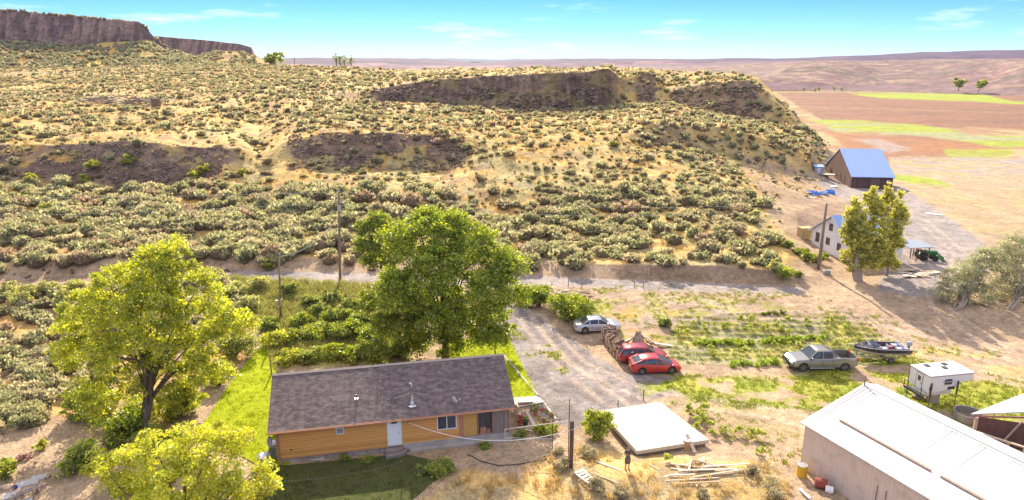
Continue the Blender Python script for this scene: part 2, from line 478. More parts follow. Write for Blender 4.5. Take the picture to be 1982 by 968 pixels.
# valley floor
val = (sstep(11.2, 11.8, TT)+sstep(7.6, 8.2, TT)*sstep(.46, .5, AA)).clip(0, 1)
vc = mixc(np.zeros(shape+(3,))+C['straw'], C['pink'], sstep(.35, .6, n1)*.7)
col = mixc(col, vc, val)
def zone(pts, c, f=4, wob=0, ws=3.0, amt=1.0, cond=None, c2=None, nz=None):
    global col
    m = poly_mask(ua, va, pts, f, wob, Xg, Yg, ws)*amt
    if cond is not None: m = m*cond
    cc = C[c]
    if c2 is not None: cc = mixc(np.zeros(shape+(3,))+C[c], C[c2], sstep(.42, .6, n2 if nz is None else nz))
    col = mixc(col, cc, m)
R_ = val > .3
nv = fbm(Xg/40, Yg/14, 4, 131)
zone([(1470, 160), (2100, 168), (2100, 186), (1470, 176)], 'sagegreen', 2, 2, 30, 1, R_, 'lime', nv)
zone([(1500, 178), (2100, 186), (2300, 262), (1600, 238)], 'pink', 2, 3, 20, 1, R_, 'field2', fbm(Xg/30, Yg/5, 5, 135))
zone([(1500, 187), (2100, 203), (2100, 204.2), (1500, 188)], 'brown', .6, .4, 9, .8, R_)
zone([(1540, 206), (2100, 222), (2100, 222.8), (1540, 206.8)], 'straw', .6, .6, 9, .5, R_)
zone([(1640, 181), (1900, 182), (1960, 196), (2100, 203), (2100, 206), (1940, 201), (1880, 196), (1700, 190)], 'lime', 1.2, 1, 20, 1, R_)
zone([(1570, 232), (1700, 236), (1790, 244), (1880, 262), (2100, 262), (2100, 290), (1900, 282), (1780, 262), (1620, 254)], 'lime', 2, 5, 12, .95, R_, 'sagegreen', nv)
zone([(1600, 258), (1760, 262), (1880, 275), (1960, 290), (1940, 310), (1800, 322), (1700, 310), (1640, 285)], 'orange', 3, 6, 10, .95, R_, 'pink', nv)
zone([(1650, 270), (1700, 268), (1760, 288), (1720, 296)], 'grey', 3, 3, 10, .7, R_)
zone([(1830, 290), (1960, 285), (1960, 318), (1840, 325)], 'lime', 4, 8, 9, .8, R_)
zone([(1720, 305), (2100, 300), (2150, 400), (1740, 365)], 'straw', 4, 6, 8, .9, R_, 'grey', fbm(Xg/6, Yg/3, 4, 133))
zone([(1725, 338), (1800, 346), (1845, 358), (1840, 366), (1760, 356), (1725, 348)], 'lime', 1.5, 3, 5, 1)
zone([(1740, 355), (2100, 380), (2200, 470), (1860, 450), (1790, 390)], 'straw', 4, 6, 6, .85, None, 'dirt')
# gravel yard by the barns
zone([(1540, 335), (1600, 345), (1700, 352), (1745, 362), (1800, 395), (1850, 430), (1905, 470), (1920, 520), (1860, 560), (1800, 575), (1700, 565), (1720, 480), (1650, 400), (1590, 365), (1530, 345)], 'gravel', 4, 5, 3, 1, None, 'grey')
zone([(1430, 300), (1530, 320), (1560, 345), (1640, 400), (1600, 450), (1560, 480), (1500, 440), (1470, 380)], 'dirt', 8, 8, 5, .9, None, 'dirt2')
zone([(1540, 410), (1600, 395), (1660, 398), (1640, 425), (1600, 420), (1570, 460), (1545, 450)], 'rock2', 3, 6, 2.5, .85)
# road
rd = band(TT, 3.0, 4.0, .05)*(1-sstep(.43, .47, AA))
col = mixc(col, mixc(np.zeros(shape+(3,))+C['gravel'], C['grey'], sstep(.4, .6, n2)), rd)
col = mixc(col, mixc(np.zeros(shape+(3,))+C['dirt'], C['brown'], sstep(.4, .6, n2)), rd*(1-sstep(400, 470, ua)))
cut = band(TT, 4.05, 4.95, .08)*ubox(ua, 1190, 1520, 15)
col = mixc(col, C['brown'], cut*.8)
# drive
zone([(1000, 556), (1700, 574), (1982, 640), (2100, 700), (2100, 760), (1900, 700), (1750, 650), (1500, 610), (1300, 600), (1200, 575), (1100, 568)], 'dirt2', 8, 6, 2.5, .9, None, 'dirt')
zone([(1150, 568), (1560, 580), (1650, 615), (1300, 625), (1180, 640), (1130, 610)], 'dirt', 8, 8, 2, .6, None, 'grey', n1)
zone([(950, 590), (1010, 590), (1080, 640), (1150, 690), (1210, 720), (1330, 735), (1330, 760), (1180, 800), (1110, 830), (1050, 800), (1010, 720), (980, 690), (985, 640), (950, 620)], 'gravel', 5, 8, 2, 1, None, 'gravel2')
# weeds / grass patches
wd = sstep(.44, .58, fbm(Xg/2.6, Yg/1.7, 5, 151))
wd2 = sstep(.50, .60, fbm(Xg/2.0, Yg/1.4, 5, 153))
zone([(1290, 725), (1500, 735), (1700, 690), (1745, 690), (1982, 745), (2100, 800), (1800, 830), (1600, 800), (1400, 790), (1260, 780), (1240, 750)], 'weed', 10, 10, 3, 1, sstep(.36, .5, fbm(Xg/2.6, Yg/1.7, 5, 151)), 'lime')
zone([(1290, 770), (1640, 800), (1600, 860), (1500, 840), (1330, 800)], 'straw', 12, 8, 3, .7)
zone([(1110, 560), (1560, 590), (1500, 610), (1180, 620), (1120, 590)], 'weed', 6, 8, 2, .8, wd2)
zone([(1120, 590), (1320, 600), (1330, 680), (1220, 670), (1150, 640)], 'weed', 6, 8, 2, .75, wd, 'gold')
zone([(1560, 590), (1982, 700), (1982, 760), (1750, 690), (1600, 640)], 'weed', 6, 8, 2, .6, wd2, 'gold2')
zone(GARDEN, 'sagegreen', 6, 5, 2, .9, .82+.18*np.sin(rq*2*PI/1.15), 'weed')
zone([(1000, 640), (1090, 680), (1100, 740), (1040, 700), (1000, 680)], 'weed', 6, 8, 1.5, .8, wd)
# foreground slope
zone([(830, 968), (900, 905), (1000, 930), (1100, 860), (1500, 900), (1540, 1000), (800, 1100)], 'gold2', 8, 10, 2, .85, None, 'straw')
zone([(880, 880), (1000, 840), (1100, 830), (1160, 860), (1100, 900), (980, 900), (900, 905)], 'dirt', 6, 8, 1.5, .9, None, 'dirt2')
# land left of the house
zone([(-100, 840), (60, 820), (150, 780), (210, 800), (120, 870), (60, 968), (-100, 1000)], 'dirt2', 6, 6, 2, 1)
zone([(380, 540), (760, 570), (800, 700), (520, 720), (500, 640), (420, 640)], 'weed', 10, 10, 3, .85, None, 'brown')
zone([(-200, 560), (440, 560), (500, 700), (100, 820), (-200, 820)], 'brown', 10, 10, 3, .8, None, 'gold')
def track(pts, w, c, amt=.6, gap=0.0):
    global col
    P = [PZ(a, b, .8) for a, b in pts]
    lo = (min(p.x for p in P)-3, min(p.y for p in P)-3); hi = (max(p.x for p in P)+3, max(p.y for p in P)+3)
    sel = (Xg > lo[0]) & (Xg < hi[0]) & (Yg > lo[1]) & (Yg < hi[1])
    x, y = Xg[sel], Yg[sel]; dm = np.full(x.shape, 1e9)
    for p, q in zip(P[:-1], P[1:]):
        dx, dy = q.x-p.x, q.y-p.y; t = np.clip(((x-p.x)*dx+(y-p.y)*dy)/(dx*dx+dy*dy), 0, 1)
        dm = np.minimum(dm, np.hypot(x-(p.x+t*dx), y-(p.y+t*dy)))
    if gap: dm = np.abs(dm-gap)
    m = np.zeros(shape); m[sel] = np.exp(-(dm/w)**2)*amt*(.5+.5*sstep(.3, .5, fbm(x/1.5, y/1.5, 3, 881)))
    col = mixc(col, C[c], m)
C['straw2'] = np.array((.50, .38, .30)); C['dark2'] = np.array((.21, .155, .13))
for pts, g in (([(1010, 600), (1060, 660), (1130, 720), (1230, 790)], .75), ([(1040, 610), (1120, 690), (1250, 750), (1400, 770), (1560, 800)], .75),
               ([(1180, 585), (1240, 575), (1330, 590), (1460, 610), (1600, 612), (1760, 640), (1982, 700)], .8), ([(1300, 580), (1400, 600), (1560, 600), (1700, 622), (1982, 672)], .8),
               ([(1330, 600), (1280, 612), (1250, 600), (1290, 585), (1370, 590), (1380, 604), (1330, 612)], .7), ([(1640, 610), (1720, 650), (1800, 690), (1982, 730)], .8), ([(1290, 790), (1400, 770), (1540, 790), (1640, 840)], .8),
               ([(1700, 420), (1740, 470), (1800, 540), (1820, 600), (1982, 690)], .9), ([(1690, 400), (1780, 430), (1860, 500), (1850, 560)], .9)):
    track(pts, .30, 'straw2', .5, g); track(pts, .22, 'dark2', .28, g+.5)
# rock
for m, c1, c2 in ((big, 'rock2', 'rock'), (low, 'rock', 'rock2'), (knollrock*.7, 'rock2', 'rock'), (bed, 'rock2', 'brown')):
    cc = mixc(np.zeros(shape+(3,))+C[c1], C[c2], sstep(.4, .6, lump))
    col = mixc(col, cc, np.clip(m, 0, 1))
stk = big*sstep(.50, .60, fbm(Xg/.9, Zg/9+Yg*0, 3, 177))*.7
col = mixc(col, np.array((.12, .08, .07)), stk)
lich = big*sstep(.56, .66, fbm(Xg/6, Zg/4, 3, 171))
col = mixc(col, np.array((.27, .21, .09)), lich*.6)
talus = band(TT, 6.55, 7.05, .1)*ubox(ua, 220, 385, 12)
col = mixc(col, C['rock'], talus)
# dirt track across the upper bench, pale bare patches
zone([(-100, 178), (60, 182), (200, 186), (270, 192), (160, 196), (-100, 190)], 'straw', 1.5, 2, 8, .85)
zone([(-100, 136), (120, 138), (180, 141), (60, 146), (-100, 149)], 'straw', 1.5, 2, 8, .85)
nr, nc = shape
idx = np.arange(nr*nc).reshape(nr, nc)
quads = np.stack([idx[:-1, :-1], idx[:-1, 1:], idx[1:, 1:], idx[1:, :-1]], -1).reshape(-1, 4)
VG = np.stack([Xg, Yg, Zg], -1).reshape(-1, 3)
M_ground = col_mat('ground_soil', scales=((.35, .22), (1.6, .25), (5.0, .3), (17.0, .4)), bump=.8, bscale=5.0, bdist=.16)
ground = mesh_np('ground', VG, quads, M_ground, col=col.reshape(-1, 3), smooth=True)
tag(ground, kind='structure')
BVH = BVHTree.FromPolygons([Vector(p) for p in VG.tolist()], quads.tolist(), all_triangles=False)
def G(x, y):
    h = BVH.ray_cast(Vector((x, y, 300)), Vector((0, 0, -1)))
    return h[0].z if h[0] else 0.0
def at(u, v):
    h = BVH.ray_cast(Vector((0, 0, CAM_H)), ray(u, v).normalized())
    return h[0] if h[0] else PZ(u, v, 0)
def GP(u, v):
    p = at(u, v); return Vector((p.x, p.y, G(p.x, p.y)))

# ---------------------------------------------------------------- generic strip terrain (mesas, far hills)
def strip(name, rows, subs, na, a0, a1, mat, colf, dispf=None):
    KK = [knots(r) for r in rows]; A = np.linspace(a0, a1, na)
    ry = np.array([np.interp(A, k[0], k[1]) for k in KK]); rz = np.array([np.interp(A, k[0], k[2]) for k in KK])
    T, Y, Z = [], [], []
    for i, n in enumerate(subs):
        for j in range(n+(1 if i == len(subs)-1 else 0)):
            f = j/n; T.append(i+f); Y.append(ry[i]*(1-f)+ry[i+1]*f); Z.append(rz[i]*(1-f)+rz[i+1]*f)
    T = np.repeat(np.array(T)[:, None], na, 1); Y = np.array(Y); Z = np.array(Z); X = np.repeat(A[None], len(Y), 0)*Y
    if dispf: X, Y, Z = dispf(T, X, Y, Z)
    c = colf(T, X, Y, Z)
    nr, nc = X.shape; ix = np.arange(nr*nc).reshape(nr, nc)
    q = np.stack([ix[:-1, :-1], ix[:-1, 1:], ix[1:, 1:], ix[1:, :-1]], -1).reshape(-1, 4)
    V = np.stack([X, Y, Z], -1).reshape(-1, 3)
    o = mesh_np(name, V, q, mat, col=c.reshape(-1, 3), smooth=True)
    tag(o, kind='structure')
    return o, (T, X, Y, Z)
M_far = col_mat('far_soil', scales=((.02, .15), (.15, .2), (.9, .2)), bump=.5, bscale=.5, bdist=1.0)
M_mesa = col_mat('mesa_rock', scales=((.1, .15), (.7, .25), (3.0, .3)), bump=.7, bscale=1.2, bdist=.5)
def cliff_disp(r1, r2, s=1.0, seed=0):
    def f(T, X, Y, Z):
        m = band(T, r1, r2, .08)
        cn = fbm(X/3.2, Z/40, 3, 201+seed)+.5*fbm(X/1.3, Z/20, 2, 203+seed)+.8*fbm(X/18, Z/30+2, 2, 207+seed)
        Y = Y+m*(1.1-cn)*6*s+m*(fbm(X/2, Z/1.5, 3, 209+seed)-.5)*2.0*s
        t = (T < r1+.1)
        Z = Z+(fbm(X/6, Y/6, 3, 211+seed)-.5)*2.0*np.where(T < r1, np.clip(T*1.5, 0, 1), .25)
        rid = (fbm(X/14, Y/60, 3, 215+seed)-.5)*6*band(T, .3, r1-.05, .2)
        Z = Z+rid
        return X, Y, Z
    return f
def mesa_col(r1, r2):
    def f(T, X, Y, Z):
        n = fbm(X/8, Y/8, 4, 221)
        c = np.zeros(T.shape+(3,))+C['gold']; c = mixc(c, C['brown'], sstep(.45, .6, n)*.7)
        c = mixc(c, np.array((.38, .33, .08)), sstep(.5, .65, fbm(X/11, Y/11, 3, 223))*.6*(T < r1))
        m = band(T, r1-.02, r2, .05)
        st = fbm(X/2.2, Z/12, 3, 225)
        rc = mixc(np.zeros(T.shape+(3,))+np.array((.30, .20, .165)), np.array((.17, .115, .105)), sstep(.42, .6, st))
        return mixc(c, rc, m)
    return f
mesa, mg = strip('mesa', [
 [(-700, 142, 385), (0, 140, 398), (300, 138, 410), (420, 136, 415), (440, 136, 416)],
 [(-700, 92, 460), (0, 75, 462), (60, 82, 462), (150, 88, 463), (230, 82, 465), (285, 76, 470), (320, 95, 470), (400, 122, 460), (440, 127, 440)],
 [(-700, -35, 470), (-150, 5, 470), (0, 18, 470), (100, 28, 470), (200, 37, 471), (268, 42, 472), (284, 55, 473), (296, 72, 473), (322, 94, 473), (400, 121, 463), (440, 127, 443)],
 [(-700, -10, 800), (0, 34, 800), (200, 48, 800), (268, 52, 700), (284, 62, 620), (296, 76, 560), (330, 100, 540), (400, 123, 500), (440, 128, 480)],
], [60, 60, 20], 700, -1.3, -.38, M_mesa, mesa_col(1, 2), cliff_disp(1, 2, 1.0))
mesa2, mg2 = strip('mesa', [
 [(150, 134, 545), (300, 134, 550), (450, 134, 570), (520, 134, 585), (545, 134, 585)],
 [(150, 100, 620), (300, 97, 620), (360, 108, 620), (420, 100, 622), (470, 98, 626), (492, 108, 628), (520, 124, 615), (545, 128, 605)],
 [(150, 62, 630), (300, 70, 630), (400, 78, 631), (465, 85, 633), (487, 91, 634), (494, 105, 634), (520, 123, 618), (545, 128, 608)],
 [(150, 76, 1000), (300, 80, 1000), (400, 86, 900), (465, 92, 850), (487, 97, 760), (496, 108, 720), (520, 124, 680), (545, 129, 660)],
], [40, 40, 14], 420, -.66, -.32, M_mesa, mesa_col(1, 2), cliff_disp(1, 2, .9, 50))

# right hand slope across the valley
def far_disp(T, X, Y, Z):
    g = sstep(0.1, 1, T)
    Z = Z+g*(fbm(X/60, Y/45, 5, 301)-.5)*8*sstep(.2, 1.2, T)*(1-sstep(3.4, 4, T))+g*(fbm(X/14, Y/14, 3, 303)-.5)*1.0
    return X, Y, Z
def far_col(T, X, Y, Z):
    n = fbm(X/45, Y/30, 4, 311); n_ = fbm(X/12, Y/9, 4, 313)
    c = np.zeros(T.shape+(3,))+np.array((.19, .112, .105)); c = mixc(c, np.array((.13, .115, .085)), sstep(.45, .6, n)*.7)
    c = mixc(c, np.array((.19, .125, .13)), sstep(.48, .58, n_)*.85)
    c = mixc(c, np.array((.34, .24, .17)), sstep(.55, .64, fbm(X/9, Y/9, 4, 317))*.6)
    c = mixc(c, np.array((.20, .13, .14)), band(T, .1, .8, .1)*.75*sstep(.35, .5, n_+.1))
    c = mixc(c, np.array((.14, .10, .12)), sstep(3.0, 3.6, T))
    return c
strip('far_hill', [
 [(1250, 176, 630), (1482, 176, 630), (1560, 176, 630), (1700, 177, 620), (1982, 186, 545), (2200, 188, 530)],
 [(1250, 158, 665), (1482, 154, 665), (1560, 157, 660), (1600, 160, 660), (1700, 163, 655), (1860, 165, 630), (1982, 169, 580), (2200, 168, 560)],
 [(1250, 148, 760), (1482, 147, 740), (1520, 132, 760), (1600, 125, 780), (1700, 148, 760), (1800, 140, 780), (1880, 128, 760), (1930, 140, 680), (1982, 122, 680), (2200, 110, 660)],
 [(1250, 135, 1100), (1482, 128, 1000), (1540, 121, 1000), (1700, 120, 1050), (1800, 117, 1100), (1982, 115, 1000), (2200, 105, 1000)],
 [(1250, 122, 1700), (1482, 118, 1700), (1700, 117, 1650), (1982, 114, 1500), (2200, 112, 1500)],
 [(1250, 122, 2300), (1482, 121, 2300), (1700, 119, 2300), (1982, 116, 2300), (2200, 114, 2300)],
], [16, 40, 40, 30, 10], 420, .16, .93, M_far, far_col, far_disp)
def ridge(name, tops, Y0, Y1, c1, c2, v0=150, na=300, a0=-.9, a1=1.0, ledge=0.0, seed=0):
    def d(T, X, Y, Z):
        Z = Z+sstep(.1, .6, T)*(fbm(X/160, Y/160, 4, 401+seed)-.5)*Y0*.004
        return X, Y, Z
    def cf(T, X, Y, Z):
        n = fbm(X/(Y0*.03), Z/(Y0*.004), 4, 411+seed)
        return mixc(np.zeros(T.shape+(3,))+np.array(c1), np.array(c2), sstep(.42, .6, n))
    strip(name, [
        [(-600, v0, Y0), (2600, v0, Y0)],
        [(u, (v+(v0-v)*.35), Y0*1.06) for u, v in tops],
        [(u, v, Y0*1.12) for u, v in tops],
        [(u, v+1.5, Y1) for u, v in tops],
    ], [14, 14, 8], na, a0, a1, M_far, cf, d)
ridge('far_hill', [(-600, 125), (480, 124), (640, 124), (740, 122), (800, 128), (900, 129), (1050, 124), (1180, 122), (1300, 117), (1500, 125), (2600, 128)], 1400, 2200, (.25, .15, .16), (.13, .08, .115), 150, 400, -.5, .55, seed=3)
ridge('far_hill', [(-600, 112), (560, 112.5), (700, 112.5), (790, 113.5), (860, 117), (920, 121), (990, 118), (1080, 115), (1140, 114), (1230, 113), (1350, 114), (1500, 113.5), (1600, 110.5), (1700, 106), (1780, 101.5), (1850, 99), (1982, 97), (2300, 93), (2600, 90)], 2600, 4200, (.11, .07, .10), (.08, .05, .08), 128, 500, -.9, 1.0, seed=5)
ridge('far_hill', [(-600, 116), (700, 116), (830, 113.2), (880, 113.5), (960, 115.5), (1040, 114.8), (1120, 117), (2600, 118)], 7000, 9500, (.08, .09, .11), (.07, .08, .1), 120, 300, -.8, .9, seed=7)
# a plain that carries the ground to the horizon
bp = MB(); bp.add([(-14000, 1300, -6), (14000, 1300, -6), (14000, 16000, -30), (-14000, 16000, -30)], [(0, 1, 2, 3)])
bp.build('valley_floor', noisy('far_plain', (.30, .2, .17), (.24, .17, .15), .01, .95))
tag(bpy.data.objects['valley_floor'], kind='structure')
# ================================================================== VEGETATION
rng = np.random.default_rng(11)
M_sage = leaf_mat('sagebrush_leaf', .46, ttint=(1.25, 1.12, .8), gloss=.0, rnd=.12)
M_sage_far = leaf_mat('sagebrush_leaf_far', .46, ttint=(1.25, 1.12, .8), gloss=.0)
M_leaf = leaf_mat('tree_leaf', .55, ttint=(1.4, 1.35, .35), gloss=.05)
M_grass = leaf_mat('grass_blade', .35, ttint=(1.1, 1.05, .8), gloss=.0)
M_bark = noisy('bark', (.16, .115, .085), (.09, .065, .05), 9, .95, bump=.8, bscale=22, stretch=(1, 1, .3))
M_bark_pale = noisy('pale_bark', (.42, .33, .26), (.26, .20, .16), 7, .95, bump=.7, bscale=18, stretch=(1, 1, .3))
def unit(v): return v/(np.linalg.norm(v, axis=-1, keepdims=True)+1e-9)
def rhomb(P, D, W, L, Wd, fold=.0):
    """leaf quads: P centre, D long axis, W width axis (unit arrays), L, Wd half sizes (n,)"""
    L = L[:, None]; Wd = Wd[:, None]
    v = np.stack([P-D*L, P+W*Wd, P+D*L, P-W*Wd], 1)
    return v.reshape(-1, 3), np.arange(len(P)*4).reshape(-1, 4)
def shrub_template(n, seed, rz=.8, lobes=9, core=True, size=.085, palette=((.30, .31, .17), (.40, .40, .25), (.24, .24, .13)), upr=.6):
    r = np.random.default_rng(seed)
    # lobes spread over a dome
    k = lobes
    ang = r.uniform(0, 2*PI, k); rad = np.sqrt(r.uniform(0, 1, k))*.62
    hz = rz*(.62-.35*rad**2)*r.uniform(.7, 1.15, k)
    Cc = np.stack([rad*np.cos(ang), rad*np.sin(ang), hz], 1); lr = r.uniform(.22, .42, k)
    li = r.integers(0, k, n)
    d = unit(r.normal(size=(n, 3))+np.array([0, 0, .45]))
    P = Cc[li]+d*lr[li][:, None]*r.uniform(.7, 1.12, n)[:, None]*np.array([1, 1, .85])
    P[:, 2] = np.maximum(P[:, 2], .04)
    D = unit(d*.7+np.array([0, 0, upr])+r.normal(size=(n, 3))*.35)
    W = unit(np.cross(D, unit(r.normal(size=(n, 3)))))
    s = size*r.uniform(.7, 1.4, n)
    V, F = rhomb(P, D, W, s*1.3, s*.75)
    pal = np.array(palette); ci = r.integers(0, len(pal), n)
    lobt = r.uniform(.8, 1.2, k)[li]
    c = pal[ci]*r.uniform(.8, 1.2, (n, 1))*lobt[:, None]
    colv = np.repeat(c, 4, 0)
    if core:  # brown dome added inside the leaves to block light
        m = 7; cv = [];
        for i, h in enumerate((.0, .3, .6, .78)):
            rr = (.55, .62, .42, .12)[i]
            for j in range(m):
                t = 2*PI*j/m; w = r.uniform(.8, 1.1)
                cv.append((rr*w*math.cos(t), rr*w*math.sin(t), h*rz))
        cv = np.array(cv); cf = []
        for i in range(3):
            for j in range(m): cf.append((i*m+j, i*m+(j+1) % m, (i+1)*m+(j+1) % m, (i+1)*m+j))
        F = np.concatenate([F, np.array(cf)+len(V)]); V = np.concatenate([V, cv])
        colv = np.concatenate([colv, np.tile(np.array([.24, .18, .12]), (len(cv), 1))])
    return V, F, colv
def scatter_mesh(name, templates, pos, scale, rot, tint, mat, kind='stuff', label=None, cat=None):
    Vs, Fs, Cs = [], [], []; off = 0
    which = rng.integers(0, len(templates), len(pos))
    for t, (V, F, c) in enumerate(templates):
        s = np.where(which == t)[0]
        if not len(s): continue
        cr, sr = np.cos(rot[s]), np.sin(rot[s])
        sc = scale[s]
        if sc.ndim == 1: sc = np.stack([sc, sc, sc], 1)
        x = V[None, :, 0]*sc[:, None, 0]; y = V[None, :, 1]*sc[:, None, 1]; zz = V[None, :, 2]*sc[:, None, 2]
        X = x*cr[:, None]-y*sr[:, None]+pos[s][:, None, 0]; Y = x*sr[:, None]+y*cr[:, None]+pos[s][:, None, 1]
        Z = zz+pos[s][:, None, 2]
        Vs.append(np.stack([X, Y, Z], -1).reshape(-1, 3))
        Fs.append((F[None]+(np.arange(len(s))*len(V))[:, None, None]).reshape(-1, F.shape[1])+off)
        tt = tint[s]
        if tt.ndim == 1: tt = tt[:, None]*np.ones(3)
        Cs.append((c[None]*tt[:, None, :]).reshape(-1, 3)); off += len(s)*len(V)
    o = mesh_np(name, np.concatenate(Vs), np.concatenate(Fs), mat, col=np.concatenate(Cs))
    return tag(o, label, cat, None, kind)
# --- where the sagebrush stands
def gz_grid(X, Y):
    return np.array([G(x, y) for x, y in zip(X, Y)])
def dens(X, Y, Z, T_a):
    u, v = proj(X, Y, Z)
    d = .50+(fbm(X/12, Y/12, 3, 501)-.5)*1.5
    def g(u0, v0, ru, rv, amt):
        return amt*np.exp(-((u-u0)/ru)**2-((v-v0)/rv)**2)
    d = d+g(120, 420, 260, 60, .5)+g(450, 430, 200, 70, .5)+g(1120, 400, 120, 70, .6)+g(1400, 330, 110, 70, .7)+g(1430, 240, 110, 30, .6)+g(1490, 225, 110, 60, .9)+g(1560, 270, 50, 40, .8)
    d = d+g(1300, 350, 55, 60, -.8)+g(900, 350, 90, 45, -.45)+g(540, 290, 60, 60, -.5)+g(250, 262, 260, 16, -.7)+g(950, 137, 320, 9, -.8)+g(1000, 260, 120, 25, -.2)
    d = d+g(850, 215, 200, 14, .5)+g(1050, 222, 150, 12, .5)+g(200, 235, 260, 12, .1)+g(560, 510, 160, 25, .4)+g(0, 500, 120, 80, .4)
    d = d+g(700, 300, 60, 20, .4)+g(200, 185, 90, 7, -.8)+g(60, 142, 120, 6, -.8)+g(1230, 130, 70, 12, .0)+g(320, 330, 60, 22, -1.2)
    d = d*(1-(TTb_rock(u, v))*.55)
    d = d*(1-poly_mask(u, v, [(1440, 318), (1500, 315), (1600, 325), (1700, 400), (1700, 600), (1585, 560), (1520, 500), (1470, 440), (1450, 380)], 8)*.97)
    return np.clip(d, 0.04, 1)
def TTb_rock(u, v):
    return ((v > 142) & (v < 205) & (u > 740) & (u < 1185)).astype(float)*.75+((v > 272) & (v < 340) & (u > 20) & (u < 130)).astype(float)*.3+((v > 285) & (v < 350) & (u > 215) & (u < 420)).astype(float)*.6+((v > 262) & (v < 300) & (u > 590) & (u < 880)).astype(float)*.45
# candidates drawn on the terrain grid itself (row i, column j)
area = None
dXc = np.diff(Xg, axis=1)[:-1]; dYr = np.diff(Yg, axis=0)[:, :-1]
cell = np.abs(dXc*dYr)
midT = TT[:-1, :-1]; midA = AA[:-1, :-1]
ok = (midT > 4.15) & (midT < 11.7) & (midA < .455) & (np.abs(midA) < 1.0)
ok &= ~((midT < 5.0) & (midA > .17))
ok &= ~((midA > .395) & (midT < 6.6))
crestcut = (midT > 11.0)
wgt = np.where(ok, cell, 0)*np.where(crestcut, .15, 1)
pfl = (wgt/wgt.sum()).ravel()
NC = 46000
pick = rng.choice(len(pfl), NC, p=pfl)
ii, jj = np.unravel_index(pick, wgt.shape)
fi, fj = rng.random(NC), rng.random(NC)
def bil(A): return (A[ii, jj]*(1-fi)*(1-fj)+A[ii+1, jj]*fi*(1-fj)+A[ii, jj+1]*(1-fi)*fj+A[ii+1, jj+1]*fi*fj)
SX, SY, SZ = bil(Xg), bil(Yg), bil(Zg)
D_ = dens(SX, SY, SZ, None)
total_area = wgt.sum()
keep = rng.random(NC) < D_*np.where(SY < 140, 1.0, .72)*1.0
SX, SY, SZ = SX[keep], SY[keep], SZ[keep]
cand = len(SX)
# left flank between road and yard, by rejection on the near ground
def near_shrubs(poly, n, seed):
    r = np.random.default_rng(seed); P = np.array(poly, float)
    u = r.uniform(P[:, 0].min(), P[:, 0].max(), n*3); v = r.uniform(P[:, 1].min(), P[:, 1].max(), n*3)
    m = poly_mask(u, v, poly, .5) > .5
    out = []
    for a, b in list(zip(u[m], v[m]))[:n]:
        p = at(a, b); out.append((p.x, p.y, p.z))
    return np.array(out)
nb = near_shrubs([(-60, 570), (200, 560), (440, 545), (480, 600), (420, 650), (250, 700), (130, 790), (60, 830), (-60, 850)], 230, 5)
print('sage area', total_area, 'kept', cand)
SS = np.clip(np.exp(rng.normal(-.28, .36, cand)), .3, 1.5)*(.95+.45*(SY < 112))*(1.0+.25*(SX < -10)*(SY < 112))
SXn = np.concatenate([SX, nb[:, 0]]); SYn = np.concatenate([SY, nb[:, 1]]); SZn = np.concatenate([SZ, nb[:, 2]])
SS = np.concatenate([SS, rng.uniform(.9, 1.5, len(nb))])
POS = np.stack([SXn, SYn, SZn-.05], 1)
# avoid the road
RTN = np.interp(POS[:, 0]/POS[:, 1], AG, RY[3]); RTF = np.interp(POS[:, 0]/POS[:, 1], AG, RY[4])
okr = ~((POS[:, 1] > RTN-SS*.7) & (POS[:, 1] < RTF+SS*.8))
POS, SS = POS[okr], SS[okr]
app = SS/POS[:, 1]
uu, vv = proj(POS[:, 0], POS[:, 1], POS[:, 2])
infr = (uu > -30) & (uu < 2010) & (vv > 0)
# hidden behind big trees or the house do not count among the individuals
hid = ((uu > 90) & (uu < 490) & (vv > 500) & (vv < 830)) | ((uu > 700) & (uu < 1025) & (vv > 410))
order = np.argsort(-(app*np.where(infr & ~hid, 1, 0)))
ind = order[:298]; rest = np.setdiff1d(np.arange(len(POS)), ind)
PALS = [((.42, .43, .27), (.55, .54, .37), (.31, .32, .19)), ((.37, .40, .24), (.49, .50, .33), (.28, .30, .17)), ((.46, .43, .30), (.57, .53, .39), (.34, .32, .22))]
TN = [shrub_template(520, 900+i, rz=rng.uniform(.75, 1.0), lobes=6+(i*3) % 8, palette=PALS[i % 3], upr=.3+.15*(i % 5)) for i in range(10)]+[shrub_template(300, 960, rz=.7, lobes=7, palette=((.42, .34, .26), (.50, .41, .31), (.34, .27, .21)), upr=1.0)]
TNm = [mesh_np('sagebrush', V, F, M_sage, col=c, link=False) for V, F, c in TN]
GRP = 'sagebrush bushes spread over the hillside'
for q, k in enumerate(ind):
    o = bpy.data.objects.new('sagebrush', TNm[q % 11]); COL.objects.link(o)
    o.location = POS[k]; o.rotation_euler = (0, 0, rng.uniform(0, 6.28)); s = SS[k]
    o.scale = (s*rng.uniform(.9, 1.15), s*rng.uniform(.9, 1.15), s*rng.uniform(.8, 1.1))
    u_, v_ = uu[k], vv[k]
    below = POS[k][1] < RTN[okr][k]
    if below: lab = 'pale grey green sagebrush below the road, left of the big yellow green tree' if u_ < 300 else 'grey green sagebrush between the gravel road and the back of the yard'
    elif u_ < 330: lab = 'rounded grey green sagebrush on the left part of the slope above the road'
    elif u_ < 700: lab = 'rounded sagebrush above the road, between the left tree and the tall power pole'
    elif u_ < 1000: lab = 'rounded sagebrush on the slope directly above the tall dark green tree'
    elif u_ < 1280: lab = 'rounded sagebrush in the thick patch above the straight stretch of road'
    else: lab = 'rounded sagebrush on the right flank of the hill towards the white house'
    tag(o, lab, 'bush', GRP+(' below the road' if below else ' %s' % ('left', 'centre left', 'middle', 'centre right', 'right')[0 if u_ < 330 else 1 if u_ < 700 else 2 if u_ < 1000 else 3 if u_ < 1280 else 4]))
d_rest = POS[rest, 1]
